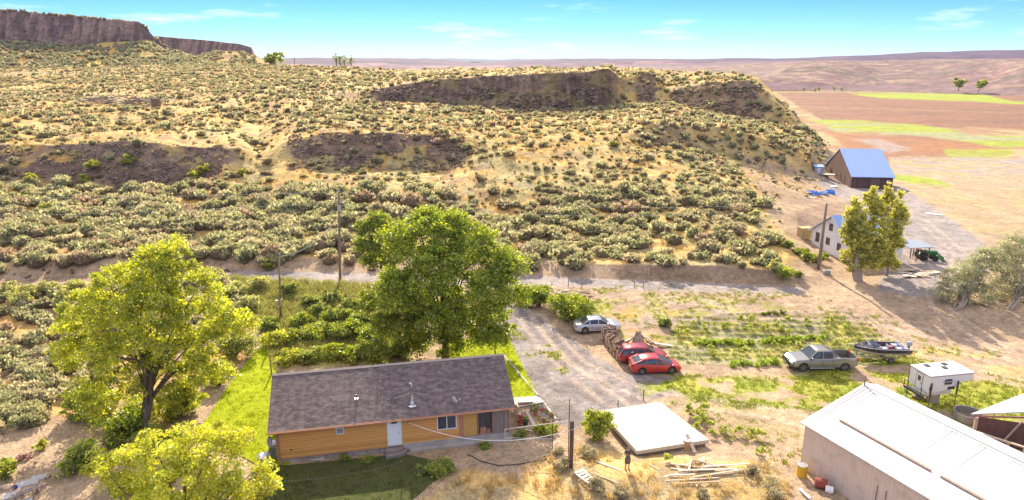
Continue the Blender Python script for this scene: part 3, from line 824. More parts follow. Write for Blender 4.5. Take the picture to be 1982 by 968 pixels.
mid = rest[d_rest < 135]; far = rest[d_rest >= 135]
TM = [shrub_template(190, 950+i, rz=.85, lobes=8, size=.125, palette=PALS[i % 3], upr=.3+.2*(i % 4)) for i in range(9)]+[shrub_template(120, 961, rz=.65, lobes=6, size=.12, palette=((.42, .34, .26), (.50, .41, .31), (.34, .27, .21)), upr=1.0)]
TF = [shrub_template(46, 980+i, rz=.8, lobes=5, size=.24, palette=PALS[i % 3]) for i in range(7)]+[shrub_template(36, 1981, rz=.7, lobes=5, size=.22, palette=((.46, .36, .24), (.55, .43, .27), (.36, .28, .2)))]
VM = [(m[0], m[1], m[2]) for m in TM]
def fill(name, idx, T):
    n = len(idx)
    tint = rng.uniform(.8, 1.15, n)
    sc = np.stack([SS[idx]*rng.uniform(.85, 1.2, n), SS[idx]*rng.uniform(.85, 1.2, n), SS[idx]*rng.uniform(.8, 1.15, n)], 1)
    return POS[idx], sc, rng.uniform(0, 6.28, n), tint
# one object for all the sagebrush past the 300 largest
a1 = fill('', mid, TM); a2 = fill('', far, TF)
import itertools
o1 = scatter_mesh('sagebrush_cover', TM, *a1, M_sage_far, label='sagebrush bushes covering the nearer slope between the larger ones', cat='sagebrush')
o2 = scatter_mesh('sagebrush_cover', TF, *a2, M_sage_far, label='small sagebrush dots covering the far bench and plateau', cat='sagebrush')
k3 = (rng.random(NC) < .42)
q3 = np.stack([bil(Xg), bil(Yg), bil(Zg)-.03], 1)[k3]; q3[:, 0] += rng.uniform(-2, 2, len(q3)); q3 = q3[(q3[:, 1] > 84)]
scatter_mesh('low_scrub', TF, q3, rng.uniform(.18, .48, len(q3)), rng.uniform(0, 6.2, len(q3)), rng.uniform(.75, 1.25, len(q3)), M_sage_far, label='low olive scrub filling the gaps between the sagebrush', cat='scrub')
print('shrubs', len(ind), len(mid), len(far))
# shrubs on the mesa talus and far slope
def strip_scatter(g, t0, t1, n, s0, s1, seed, T, name, label):
    r = np.random.default_rng(seed); Tg, X, Y, Z = g
    rows = np.where((Tg[:, 0] > t0) & (Tg[:, 0] < t1))[0]
    i = r.choice(rows, n); j = r.integers(0, X.shape[1], n)
    k = fbm(X[i, j]/12, Y[i, j]/12, 3, seed) > .40
    P = np.stack([X[i, j], Y[i, j], Z[i, j]], 1)[k]; n = len(P)
    P[:, 0] += r.uniform(-1, 1, n)
    scatter_mesh(name, T, P, r.uniform(s0, s1, n), r.uniform(0, 6, n), r.uniform(.75, 1.1, n), M_sage_far, label=label, cat='sagebrush')
TF2 = [shrub_template(16, 990+i, rz=.8, lobes=4, size=.42, palette=PALS[i % 3]) for i in range(3)]
strip_scatter(mg, .05, .92, 5500, .8, 1.9, 7, TF2, 'sagebrush_cover', 'bushes on the slope under the tall left cliff')
strip_scatter(mg2, .05, .92, 1800, .8, 1.9, 8, TF2, 'sagebrush_cover', 'bushes on the slope under the second cliff')
strip_scatter(mg, 1.98, 2.3, 900, .8, 1.6, 9, TF2, 'sagebrush_cover', 'dark bushes along the rim of the left mesa')
# ================================================================== TREES AND BUSHES
YG = ((.42, .46, .06), (.54, .55, .08), (.28, .34, .04), (.62, .58, .11))
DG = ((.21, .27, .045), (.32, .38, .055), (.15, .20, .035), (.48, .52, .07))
MG = ((.27, .32, .075), (.38, .42, .10), (.19, .24, .055))
PG = ((.46, .46, .28), (.58, .56, .38), (.36, .37, .22))
def blob(u, v, Y, r, sy=1.0, sz=.9): return (PY(u, v, Y), r, sy, sz)
BS = 1.0
def leaves(blobs, n, size, pal, seed, per=110, crad=.55, droop=.35, light=None, aspect=.6):
    r = np.random.default_rng(seed)
    vol = np.array([b[1]**2 for b in blobs]); vol = vol/vol.sum()
    nc = max(8, n//per)
    bi = r.choice(len(blobs), nc, p=vol)
    Bc = np.array([tuple(b[0]) for b in blobs]); Br = np.array([b[1]*BS for b in blobs]); Bs = np.array([(1, b[2], b[3]) for b in blobs])
    d = unit(r.normal(size=(nc, 3))+np.array([0, 0, .25]))
    rad = Br[bi]*r.uniform(.25, 1.08, nc)**.6
    CCn = Bc[bi]+d*rad[:, None]*Bs[bi]
    cr = crad*r.uniform(.6, 1.35, nc)
    tint = r.uniform(.78, 1.22, nc)
    ci = r.integers(0, nc, n)
    dd = r.normal(size=(n, 3)); dd = unit(dd)*(r.uniform(0, 1, (n, 1))**.5)
    P = CCn[ci]+dd*cr[ci][:, None]*np.array([1.15, 1.15, .6])
    P[:, 2] -= (dd[:, 0]**2+dd[:, 1]**2)*cr[ci]*droop
    out = unit(P-Bc[bi][ci])
    D = unit(out*.5+r.normal(size=(n, 3))*.7+np.array([0, 0, -.25]))
    W = unit(np.cross(D, unit(r.normal(size=(n, 3))+np.array([0, 0, .9]))))
    s = size*r.uniform(.65, 1.35, n)
    V, F = rhomb(P, D, W, s, s*aspect)
    pal = np.array(pal); c = pal[r.integers(0, len(pal), n)]*tint[ci][:, None]*r.uniform(.85, 1.15, (n, 1))
    return V, F, np.repeat(c, 4, 0), CCn, bi
def grow_tree(name, label, base, blobs, n, size, pal, seed, trunk_r=.28, fork=.45, mat=None, bark=None, cat='tree', group=None, per=110, crad=.55, limbs=26, trunks=1, droop=.35, lean=(0, 0), aspect=.6, crown='crown'):
    mat = mat or M_leaf; bark = bark or M_bark
    base = Vector(base); t = thing(name, label, cat, base, 0, group)
    V, F, c, CCn, bi = leaves(blobs, n, size, pal, seed, per, crad, droop, aspect=aspect)
    V = V-np.array(tuple(base))
    mesh_np(crown, V, F, mat, t, col=c)
    r = random.Random(seed)
    cen = sum((b[0] for b in blobs), Vector())/len(blobs)-base
    mb = MB()
    for k in range(trunks):
        off = Vector((r.uniform(-.4, .4), r.uniform(-.4, .4), 0))*(0 if trunks == 1 else 1)
        ft = Vector((cen.x*.5+lean[0]+off.x*2, cen.y*.5+lean[1]+off.y*2, cen.z*fork))
        p1 = off+Vector((r.uniform(-.1, .1), r.uniform(-.1, .1), ft.z*.5))+Vector((ft.x, ft.y, 0))*.35
        mb.tube([off+Vector((0, 0, -.3)), off+Vector((0, 0, .15)), p1, ft, ft*.35+cen*.65+Vector((0, 0, cen.z*.15))], [trunk_r*1.45, trunk_r*1.05, trunk_r*.85, trunk_r*.7, trunk_r*.28], 9)
        for q in r.sample(range(len(CCn)), min(limbs//trunks, len(CCn))):
            e = Vector(CCn[q])-base
            st = (p1.lerp(ft, r.uniform(.5, 1))) if r.random() < .5 else ft.lerp(cen, r.uniform(0, .6))
            m1 = st.lerp(e, .45)+Vector((r.uniform(-.3, .3), r.uniform(-.3, .3), r.uniform(.1, .5)))
            mb.tube([st, m1, st.lerp(e, .8)+Vector((0, 0, .15)), e], [trunk_r*.34, trunk_r*.22, trunk_r*.12, .02], 6)
    mb.build('trunk', bark, t, smooth=True)
    return t
def bush(name, label, u, v, r, pal, seed, h=1.0, n=2500, size=.1, z0=None, group=None, mat=None, sx=1.0, cat='bush', flat=.9):
    p = GP(u, v)
    rr = random.Random(seed)
    bl = []
    for k in range(7):
        a = rr.uniform(0, 2*PI); q = rr.uniform(.1, .62)*r
        bl.append((p+Vector((math.cos(a)*q*sx, math.sin(a)*q, h*r*rr.uniform(.35, .8))), r*rr.uniform(.38, .6), 1, flat*h))
    V, F, c, _, _ = leaves(bl, n, size, pal, seed, 60, r*.28, .2)
    V[:, 2] = np.maximum(V[:, 2], p.z+.03)
    V = V-np.array(tuple(p))
    t = thing(name, label, cat, p, 0, group)
    mesh_np('foliage', V, F, mat or M_leaf, t, col=c)
    mb = MB()
    for k in range(6):
        b = bl[k][0]-p
        mb.tube([(rr.uniform(-.1, .1), rr.uniform(-.1, .1), -.1), b*.5+Vector((0, 0, .05)), b], [.06*r, .045*r, .015], 5)
    mb.build('stems', M_bark, t, smooth=True)
    return t
B = blob
BS = 1.12
grow_tree('deciduous_tree', 'large yellow green leafy tree with dark forked trunks, left of the brown roofed house', GP(287, 842), [
    B(300, 520, 46, 1.9), B(235, 550, 47, 1.8), B(365, 555, 45.5, 1.8), B(180, 610, 46, 2.1), B(285, 610, 44.5, 2.4), B(385, 620, 46.5, 2.1), B(445, 625, 46, 1.4), B(150, 690, 46.5, 1.7),
    B(235, 700, 45, 2.4), B(335, 690, 47, 2.3), B(405, 710, 46, 1.4), B(200, 770, 46, 1.7), B(270, 790, 46.5, 1.6), B(350, 770, 47, 1.4), B(145, 630, 47, 1.2), B(330, 490, 46.5, 1.1), B(475, 620, 46, .8)],
    62000, .112, YG, 21, .30, .42, trunks=2, limbs=36, per=130, crad=.60, droop=.7)
grow_tree('deciduous_tree', 'bright lime green treetop at the bottom edge, nearest of the leafy trees', PZ(350, 1180), [
    B(305, 880, 33, 1.5), B(395, 860, 33.5, 1.4), B(225, 905, 33, 1.0), B(475, 925, 32.5, 1.1), B(350, 940, 32, 1.9), B(455, 850, 34, .9), B(255, 970, 32, 1.5), B(520, 935, 33, .6), B(430, 980, 32, 1.6), B(180, 890, 33.5, .5),
    B(330, 1040, 32, 2.2), B(430, 1080, 32, 2.0), B(250, 1060, 31.5, 1.8)],
    60000, .085, ((.52, .55, .06), (.62, .61, .08), (.40, .45, .05), (.70, .65, .13)), 23, .22, .5, per=120, crad=.5, limbs=34, droop=.45)
BS = .98
grow_tree('deciduous_tree', 'tall dense dark green tree with rounded crown behind the house roof', GP(862, 695), [
    B(845, 445, 58, 2.1), B(775, 470, 58.5, 1.9), B(915, 470, 58, 2.1), B(975, 515, 57.5, 1.8), B(850, 520, 56.5, 2.7), B(765, 560, 57, 2.3), B(940, 560, 56.5, 2.5), B(722, 585, 58, 1.2), B(1003, 570, 58, 1.3),
    B(850, 600, 57, 2.8), B(785, 630, 58, 1.9), B(925, 625, 58, 1.9), B(870, 660, 58, 1.4), B(820, 425, 59, 1.2), B(880, 430, 59, 1.2), B(740, 625, 58, 1.0), B(960, 655, 58.5, 1.1), B(800, 665, 58.5, 1.3)],
    95000, .115, DG+((.44, .50, .07),), 25, .36, .4, per=130, crad=.75, limbs=40)
grow_tree('deciduous_tree', 'thin pale green tree half hidden behind the left of the tall dark tree', GP(745, 560), [
    B(703, 440, 66, 1.0), B(735, 428, 66.5, 1.2), B(698, 475, 66, .9), B(728, 480, 65.5, 1.3), B(765, 450, 66, 1.3), B(755, 500, 66, 1.2), B(715, 505, 66, .9)], 17000, .11, MG, 27, .14, .5, per=80, crad=.55, limbs=16)
grow_tree('small_tree', 'small open tree on the lawn right of the tall dark tree', GP(958, 683), [
    B(935, 625, 60, .9), B(975, 615, 60.3, 1.0), B(955, 600, 60, .9), B(990, 640, 60, .6), B(915, 645, 59.6, .6)], 3600, .11, DG+YG[:1], 29, .07, .45, per=70, crad=.4, limbs=14)
BS = .84
grow_tree('poplar_tree', 'tall narrow poplar with a thick pale gnarled trunk beside the white gabled house', GP(1662, 541), [
    B(1655, 425, 78.5, 1.3, 1, 1.6), B(1640, 450, 78.5, 1.0, 1, 1.6), B(1685, 395, 78.8, 1.2, 1, 1.5), B(1665, 465, 77.8, 1.9, 1, 1.3), B(1700, 430, 78.3, 1.6, 1, 1.6), B(1672, 495, 78.3, 1.5, 1, .9), B(1700, 480, 78, 1.4, 1, 1.2), B(1640, 500, 78, .9, 1, 1.3), B(1645, 520, 77.6, .6), B(1690, 505, 77.8, 1.1, 1, 1.2), B(1660, 515, 77.8, .9), B(1690, 375, 79, .45, 1, 3), B(1655, 398, 79, .45, 1, 2.6), B(1640, 415, 79, .4, 1, 2.6)],
    52000, .095, ((.52, .51, .15), (.66, .62, .24), (.40, .40, .11)), 31, .42, .30, bark=M_bark_pale, per=65, crad=.32, limbs=16, trunks=2, aspect=.7, droop=-1.0)
grow_tree('poplar_tree', 'narrow poplar with foliage almost to the ground, right of the thick trunked poplar', GP(1715, 533), [
    B(1718, 392, 79.8, 1.1, 1, 1.6), B(1735, 430, 79.8, 1.4, 1, 1.7), B(1742, 410, 80.5, .8, 1, 1.5), B(1722, 460, 79.5, 1.5, 1, 1.4), B(1715, 500, 79.5, 1.2, 1, 1.2), B(1740, 470, 80, .8, 1, 1.3), B(1705, 515, 79.3, .6), B(1718, 372, 80, .45, 1, 3), B(1740, 388, 80, .45, 1, 2.8), B(1752, 420, 80, .4, 1, 3), B(1732, 512, 79.3, .8)],
    34000, .095, ((.54, .52, .15), (.68, .63, .24), (.42, .41, .11)), 33, .2, .2, bark=M_bark_pale, per=65, crad=.32, limbs=12, aspect=.7, droop=-1.0)
BS = 1.12
grow_tree('willow_tree', 'silvery low spreading tree at the right edge, leaning trunks in front', GP(1848, 598), [
    B(1850, 545, 71.5, 1.5), B(1885, 520, 71.5, 1.6), B(1825, 565, 71, 1.0), B(1895, 570, 71, 1.4), B(1860, 580, 71, 1.0), B(1910, 500, 72.5, 1.3)],
    20000, .11, PG, 35, .15, .35, per=60, crad=.45, limbs=24, trunks=3, mat=leaf_mat('willow_leaf', .4, ttint=(1.2, 1.15, .8), gloss=.05), bark=M_bark_pale, droop=.2, aspect=.35)
grow_tree('willow_tree', 'larger silvery tree cut by the right picture edge', GP(1950, 598), [
    B(1940, 500, 73, 1.9), B(1975, 480, 73, 1.8), B(1960, 545, 72, 1.9), B(2000, 520, 73, 2.2), B(1930, 560, 72, 1.1), B(1980, 580, 71.5, 1.4), B(2030, 560, 72, 2)],
    28000, .11, PG, 37, .18, .35, per=60, crad=.5, limbs=24, trunks=2, mat=bpy.data.materials['willow_leaf'], bark=M_bark_pale, droop=.2, aspect=.35)
BS = 1.0
# far trees
def far_tree(name, label, u, v, Y, w, h, pal, seed, n=900, group=None):
    p = PY(u, v, Y); rr = random.Random(seed)
    bl = [(p+Vector((rr.uniform(-.3, .3)*w, rr.uniform(-.3, .3)*w, h*rr.uniform(.4, .8))), w*rr.uniform(.22, .36), 1, h/w*.75) for k in range(6)]
    bl.append((p+Vector((0, 0, h*.55)), w*.36, 1, h/w))
    return grow_tree(name, label, p, bl, n, w*.055, pal, seed, .3, .3, per=40, crad=w*.13, limbs=6, group=group)
far_tree('round_tree', 'lone round tree on the skyline right of the cliff ends', 532, 131, 395, 11, 9, MG, 41, 1500)
for i, (u, hh) in enumerate(((652, 8.5), (660, 7.5), (667, 9), (680, 7))):
    far_tree('poplar_tree', ('first thin dark poplar from the left in the skyline row', 'second thin poplar from the left in the skyline row', 'tallest thin poplar of the skyline row', 'rightmost poplar of the skyline row')[i], u, 133, 400+i*3, 3.6, hh*1.1, DG, 43+i, 900, 'poplars on the skyline')
far_tree('valley_tree', 'grey green tree at the foot of the far slope, left one of two', 1855, 175, 585, 11, 11, MG, 51, 1300, 'two trees at the foot of the far slope')
far_tree('valley_tree', 'grey green tree at the foot of the far slope, right one of two', 1893, 177, 578, 10, 10, MG, 52, 1300, 'two trees at the foot of the far slope')
for i, (u, v) in enumerate(((1556, 176), (1578, 177), (1586, 176), (1615, 175), (1630, 176))):
    far_tree('valley_bush', 'small round bush on the green strip of the valley floor', u, v, 600, 4.5, 3.2, MG, 60+i, 260, 'bushes dotting the far green strip')
# larger bushes
bush('dark_shrub', 'big dark green rounded shrub beside the silver sedan', 1103, 618, 2.35, DG+YG[:1], 71, 1.0, 9000, .11, sx=1.15)
bush('dark_shrub', 'dark shrub behind the driveway, left of the largest rounded shrub', 1045, 592, 1.75, DG, 72, 1.05, 5000, .11)
bush('dark_shrub', 'dark shrub under the tall tree at the drive entrance', 1012, 590, 1.4, DG, 73, 1.0, 3000, .11)
bush('vine_mound', 'tall vine covered mound at the left corner of the white slab roof', 1152, 851, 1.12, DG+YG[:2], 74, 1.7, 6500, .075)
bush('olive_shrub', 'grey olive shrub along the left edge of the bright lawn, far one', 455, 690, 2.0, PG[:1]+MG, 75, 1.2, 6000, .10, group=None)
bush('olive_shrub', 'grey olive shrub by the bright lawn, nearer to the camera', 425, 745, 1.6, PG[:1]+MG, 76, 1.2, 4500, .10)
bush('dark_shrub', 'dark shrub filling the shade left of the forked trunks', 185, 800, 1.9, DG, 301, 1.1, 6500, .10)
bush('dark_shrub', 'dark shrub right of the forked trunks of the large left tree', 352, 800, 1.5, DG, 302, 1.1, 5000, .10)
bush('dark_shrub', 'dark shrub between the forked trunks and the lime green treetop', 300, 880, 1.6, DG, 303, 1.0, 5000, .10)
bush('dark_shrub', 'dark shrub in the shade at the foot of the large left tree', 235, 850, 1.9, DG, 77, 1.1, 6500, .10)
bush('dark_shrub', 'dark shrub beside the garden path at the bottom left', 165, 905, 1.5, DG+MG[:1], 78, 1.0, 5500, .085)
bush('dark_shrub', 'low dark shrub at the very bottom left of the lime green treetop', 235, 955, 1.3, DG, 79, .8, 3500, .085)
bush('leafy_shrub', 'small bright green shrub in the bottom left corner', 8, 925, 1.0, DG+YG[:1], 80, .9, 3000, .075)
bush('lime_shrub', 'small lime green shrub on bare soil above the dark garden shrubs', 82, 868, .6, YG, 81, .9, 900, .08)
bush('dark_shrub', 'small dark round bush against the foundation under the wall', 667, 893, .42, DG, 82, 1.3, 1200, .05)
bush('leafy_shrub', 'low weedy bush at the shaded lawn edge below the porch', 845, 915, 1.15, DG+MG, 83, .55, 3800, .07, sx=1.3)
bush('leafy_shrub', 'leafy bush growing beside the clothesline frame', 1055, 838, .8, DG+YG[:1], 84, .8, 2200, .07, sx=1.4)
bush('leafy_shrub', 'leafy bush in front of the porch end, left of the clothesline', 1010, 848, .6, MG, 85, .8, 1500, .07, sx=1.3)
bush('leafy_shrub', 'green climbing plant low on the foundation near the porch', 935, 866, .6, DG, 86, .5, 1500, .06, sx=1.9)
bush('leafy_shrub', 'shaded bush between the small foundation bush and the steps', 712, 893, .55, DG, 87, .6, 1500, .06, sx=1.6)
HB = [(540, 668, 1.1, YG), (578, 662, 1.0, MG+YG[:1]), (612, 655, 1.2, YG[:2]+MG), (650, 660, 1.2, MG), (690, 655, 1.3, DG), (730, 668, 1.3, DG), (560, 700, .9, YG), (600, 700, .9, MG), (640, 695, 1.0, YG[:2]+DG[:2]), (690, 695, 1.1, DG), (735, 700, 1.2, DG), (775, 690, 1.2, DG), (525, 640, .9, MG), (585, 630, 1.0, YG[:1]+MG), (640, 630, 1.0, MG), (700, 628, 1.1, MG)]
for i, (u, v, r, pal) in enumerate(HB):
    place = 'nearest the house ridge' if v > 685 else 'in the middle row' if v > 645 else 'in the far row'
    bush('garden_bush', 'leafy bush %s of the thicket, %s' % (place, ('at its left end', 'left of its middle', 'right of its middle', 'at its right end')[0 if u < 565 else 1 if u < 630 else 2 if u < 695 else 3]), u, v, r*1.35, pal, 100+i, .85, 4200, .10, group='bushes in the thicket behind the house')
RB = [(90, 412, 1.2), (60, 385, 1.0), (185, 330, 1.5), (165, 355, 1.3), (250, 318, 1.2), (375, 350, 1.5), (395, 335, 1.2), (60, 355, 1.3), (1190, 285, 1.0), (790, 480, 1.1), (520, 520, 1.0), (470, 340, 1.1)]
for i, (u, v, r) in enumerate(RB):
    bush('yellow_bush', 'yellow green feathery bush standing out among the grey sagebrush %s' % ('left of the dark rock slope' if u < 230 else 'at the dark rock slope' if u < 480 else 'in the middle of the slope' if u < 1000 else 'below the main cliff'), u, v, r, ((.34, .36, .08), (.42, .42, .11), (.28, .30, .07)), 130+i, 1.1, 1500, .12, group='yellow green bushes on the slope')
RG = [(1520, 538, 1.35, YG[:2]+MG), (1500, 523, 1.1, PG), (1560, 505, 1.0, MG), (1580, 508, .9, YG[:2]+MG), (1598, 500, .7, MG), (1505, 470, .9, MG), (1525, 480, .9, MG), (1545, 492, .8, MG), (1480, 470, .9, PG), (1560, 490, .6, MG), (1545, 535, .6, MG), (1288, 630, .75, MG), (1460, 420, .9, PG)]
for i, (u, v, r, pal) in enumerate(RG):
    lb = ['bright green round bush above the road, left of the leaning pole', 'grey sagebrush touching the bright green roadside bush', 'green bush left of the leaning power pole foot', 'bright green bush at the corner by the power pole', 'green bush against the white gabled wall',
          'feathery green bush on the bank, top of the row', 'feathery green bush on the bank, second of the row', 'feathery green bush on the bank, third of the row', 'pale bush on the bank edge above the feathery row', 'small green bush at the lower end of the bank row', 'little green bush right of the round roadside bush', 'lone spiky green bush on bare soil above the garden rows', 'grey bush at the edge of the bare slope'][i]
    bush('roadside_bush', lb, u, v, r, pal, 150+i, 1.0, 1800, .10, group='bushes along the bank by the road end')
for i, (u, v) in enumerate(((600, 590), (560, 570), (640, 585), (680, 600), (620, 610), (720, 590), (660, 620), (485, 600), (455, 575), (505, 560), (420, 560))):
    g = i in (7, 8, 9, 10)
    bush('tall_bush', ('grey sagebrush' if g else 'feathery bright green bush')+' between the road and the thicket, %s' % ('by the meter pole' if u < 570 else 'below the tall power pole' if u < 670 else 'beside the pale tree'), u, v, 1.45 if g else 1.2, PG if g else ((.28, .33, .12), (.36, .39, .14), (.22, .27, .09)), 170+i, 1.0, 2400, .11, group='bushes between the road and the thicket')
NB = [(840, 0), (1085, 905, .65), (1140, 885, .75), (1160, 950, .75), (1355, 925, 0), (1455, 918, .6), (1500, 958, .85), (1080, 880, .5), (1200, 960, .6), (1360, 965, .5)]
k = 0
for q in NB:
    if len(q) < 3 or q[2] == 0: continue
    u, v, r = q
    bush('dry_sagebrush', ('pale dry sagebrush at the foot of the thick brown pole', 'pale dry sagebrush between the brown pole and the vine mound', 'pale dry sagebrush at the bottom edge below the ladder', 'pale dry bush at the right end of the scattered lumber', 'pale dry sagebrush nearest the yellow barrel', 'small pale sagebrush left of the brown pole', 'small dry bush below the standing person', 'small dry bush at the bottom edge under the lumber')[k], u, v, r, ((.48, .43, .27), (.56, .50, .33), (.38, .34, .20)), 190+k, .9, 2200, .055, mat=M_grass, group='dry bushes in the foreground'); k += 1
for i, (u, v) in enumerate(((20, 575), (60, 580), (105, 572), (150, 570), (195, 566), (240, 562), (285, 560), (330, 556), (375, 552), (415, 548), (40, 596), (130, 590), (170, 585))):
    bush('roadside_sagebrush', 'sagebrush at the near edge of the road, %s' % ('beyond the large left tree' if u > 150 else 'at the left picture edge'), u, v, 1.5, ((.44, .44, .25), (.55, .53, .35), (.34, .34, .18)), 400+i, 1.0, 2200, .11, group='sagebrush along the left stretch of road')
# ---------------------------------------------------------------- ground cover
def tuft_template(n, seed, pal, h=.3, spread=.25, w=.018, lean=.5):
    r = np.random.default_rng(seed)
    a = r.uniform(0, 2*PI, n); q = r.uniform(0, spread, n)
    P = np.stack([np.cos(a)*q, np.sin(a)*q, np.zeros(n)], 1)
    D = unit(np.stack([np.cos(a)*lean*r.uniform(.2, 1.4, n), np.sin(a)*lean*r.uniform(.2, 1.4, n), np.ones(n)], 1))
    W = unit(np.cross(D, unit(r.normal(size=(n, 3)))))
    L = h*r.uniform(.5, 1.2, n)
    V = np.stack([P-W*w, P+W*w, P+D*L[:, None]+W*w*.3, P+D*L[:, None]-W*w*.3], 1).reshape(-1, 3)
    pal = np.array(pal)
    return V, np.arange(4*n).reshape(-1, 4), np.repeat(pal[r.integers(0, len(pal), n)]*r.uniform(.8, 1.2, (n, 1)), 4, 0)
def cover(name, label, cat, polys, n, T, s0, s1, seed, keepf=None, mat=None):
    r = np.random.default_rng(seed); out = []
    tot = 0
    for poly in polys:
        P = np.array(poly, float); W3 = np.array([tuple(PZ(a, b))[:2] for a, b in poly])
        x0, y0 = W3.min(0); x1, y1 = W3.max(0)
        area = abs(sum(W3[i][0]*W3[(i+1) % len(W3)][1]-W3[(i+1) % len(W3)][0]*W3[i][1] for i in range(len(W3))))/2
        m = int(n*area); X = r.uniform(x0, x1, int(m*(x1-x0)*(y1-y0)/max(area, 1))); Y = r.uniform(y0, y1, len(X))
        mk = poly_mask(X, Y, [tuple(q) for q in W3], .3) > .5
        X, Y = X[mk], Y[mk]
        if keepf is not None:
            kk = keepf(X, Y); X, Y = X[kk], Y[kk]
        out.append(np.stack([X, Y], 1))
    Q = np.concatenate(out)
    Z = np.array([G(a, b) for a, b in Q])
    Pn = np.column_stack([Q, Z-.01]); m = len(Pn)
    o = scatter_mesh(name, T, Pn, r.uniform(s0, s1, m), r.uniform(0, 6.28, m), r.uniform(.8, 1.2, m), mat or M_grass, label=label, cat=cat)
    print(name, m); return o
GOLD = ((.60, .45, .20), (.70, .54, .28), (.50, .37, .16))
WEED = ((.33, .38, .06), (.42, .44, .08), (.25, .30, .05))
TG = [tuft_template(16, 700+i, GOLD, .34, .22, .02) for i in range(4)]
TW = [tuft_template(14, 720+i, WEED, .16, .22, .035, 1.1) for i in range(4)]
FG = [[(790, 968), (900, 905), (1000, 925), (1100, 865), (1240, 900), (1500, 900), (1540, 968), (1500, 1060), (800, 1060)]]
cover('dry_grass', 'golden dry grass on the foreground slope', 'grass', FG, 5, TG, .6, 1.3, 1, lambda X, Y: fbm(X/2, Y/2, 3, 801) > .45)
cover('green_weeds', 'yellow green weeds around the parked truck and the camper', 'weeds', [[(1290, 725), (1500, 735), (1700, 690), (1745, 690), (1982, 745), (2050, 800), (1800, 830), (1600, 800), (1400, 790), (1260, 780)]], 7, TW, .6, 1.3, 2, lambda X, Y: fbm(X/2.6, Y/1.7, 5, 151) > .45)
cover('green_weeds', 'patchy weeds on the bare field below the road', 'weeds', [[(1110, 560), (1560, 590), (1320, 625), (1320, 690), (1180, 650), (1120, 590)], [(1560, 590), (1982, 700), (1750, 690), (1600, 640)], [(1330, 790), (1600, 830), (1530, 910), (1380, 840)]], 4, TW, .6, 1.3, 3, lambda X, Y: fbm(X/2.0, Y/1.4, 5, 153) > .52)
cover('garden_rows', 'low weedy crop rows running across the vegetable garden', 'crop rows', [GARDEN], 16, [tuft_template(12, 750+i, ((.27, .33, .10), (.36, .40, .14), (.42, .38, .16)), .22, .2, .04, .9) for i in range(3)], .5, 1.1, 7, lambda X, Y: (np.sin((Y+X*.10)*2*PI/1.15) > .35) & (fbm(X/3, Y/2, 3, 155) > .36))
cover('green_weeds', 'weeds between the gravel drive and the lawn', 'weeds', [[(1000, 640), (1090, 680), (1100, 740), (1040, 700), (1000, 680)]], 7, TW, .6, 1.2, 4, lambda X, Y: fbm(X/2.6, Y/1.7, 5, 151) > .48)
cover('green_weeds', 'tall grass and weeds filling the ground behind the house', 'weeds', [[(400, 560), (760, 575), (790, 690), (530, 710), (500, 640), (430, 620)]], 9, [tuft_template(16, 740+i, ((.33, .36, .10), (.40, .41, .13), (.45, .38, .16)), .5, .3, .03) for i in range(4)], .6, 1.4, 5)
# dry grass over the open hillside
s_ = rng.choice(len(SX), 10, False)
sel = (rng.random(NC) < .6)
gx, gy, gz = bil(Xg), bil(Yg), bil(Zg)
gk = (gy < 175) & (fbm(gx/12, gy/12, 3, 501) < .62) & sel
GPn = np.stack([gx, gy, gz], 1)[gk]; GPn[:, 0] += rng.uniform(-1, 1, len(GPn))
TG2 = [tuft_template(12, 760+i, GOLD, .45, .4, .045) for i in range(4)]
scatter_mesh('dry_grass', TG2, GPn, rng.uniform(.6, 1.3, len(GPn)), rng.uniform(0, 6.2, len(GPn)), rng.uniform(.75, 1.15, len(GPn)), M_grass, label='golden bunch grass between the sagebrush on the hill', cat='grass')
# dark rubble on the talus and stones on the slope
def stone_template(seed):
    r = np.random.default_rng(seed)
    V = np.array([(x, y, zz) for zz in (0, 1) for y in (-1, 1) for x in (-1, 1)], float)*np.array([.5, .4, .6])+r.uniform(-.18, .18, (8, 3))
    F = np.array([(0, 1, 3, 2), (4, 6, 7, 5), (0, 4, 5, 1), (1, 5, 7, 3), (3, 7, 6, 2), (2, 6, 4, 0)])
    return V, F, np.tile(np.array([.22, .155, .12])*r.uniform(.7, 1.3), (8, 1))
TS = [stone_template(i) for i in range(5)]
Pst = []
for (u0, u1, v0, v1, n) in ((205, 430, 280, 368, 3600), (-20, 250, 280, 350, 2200), (560, 900, 258, 330, 2400), (0, 460, 350, 540, 500), (720, 1180, 170, 218, 2200), (1240, 1480, 165, 230, 900)):
    us = rng.uniform(u0, u1, n); vs = rng.uniform(v0, v1, n)
    for a, b in zip(us, vs):
        if vnoise(np.array([a/26.]), np.array([b/11.]), 91)[0] < .42+.2*rng.random(): continue
        p = at(a, b); Pst.append((p.x, p.y, p.z-.05))
Pst = np.array(Pst)
scatter_mesh('rubble', TS, Pst, rng.uniform(.10, .42, len(Pst))*np.where(Pst[:, 1] > 180, 2.0, 1), rng.uniform(0, 6, len(Pst)), rng.uniform(.7, 1.3, len(Pst)), col_mat('rubble_rock', bump=.4), label='dark broken basalt rubble on the rock slopes', cat='rocks')
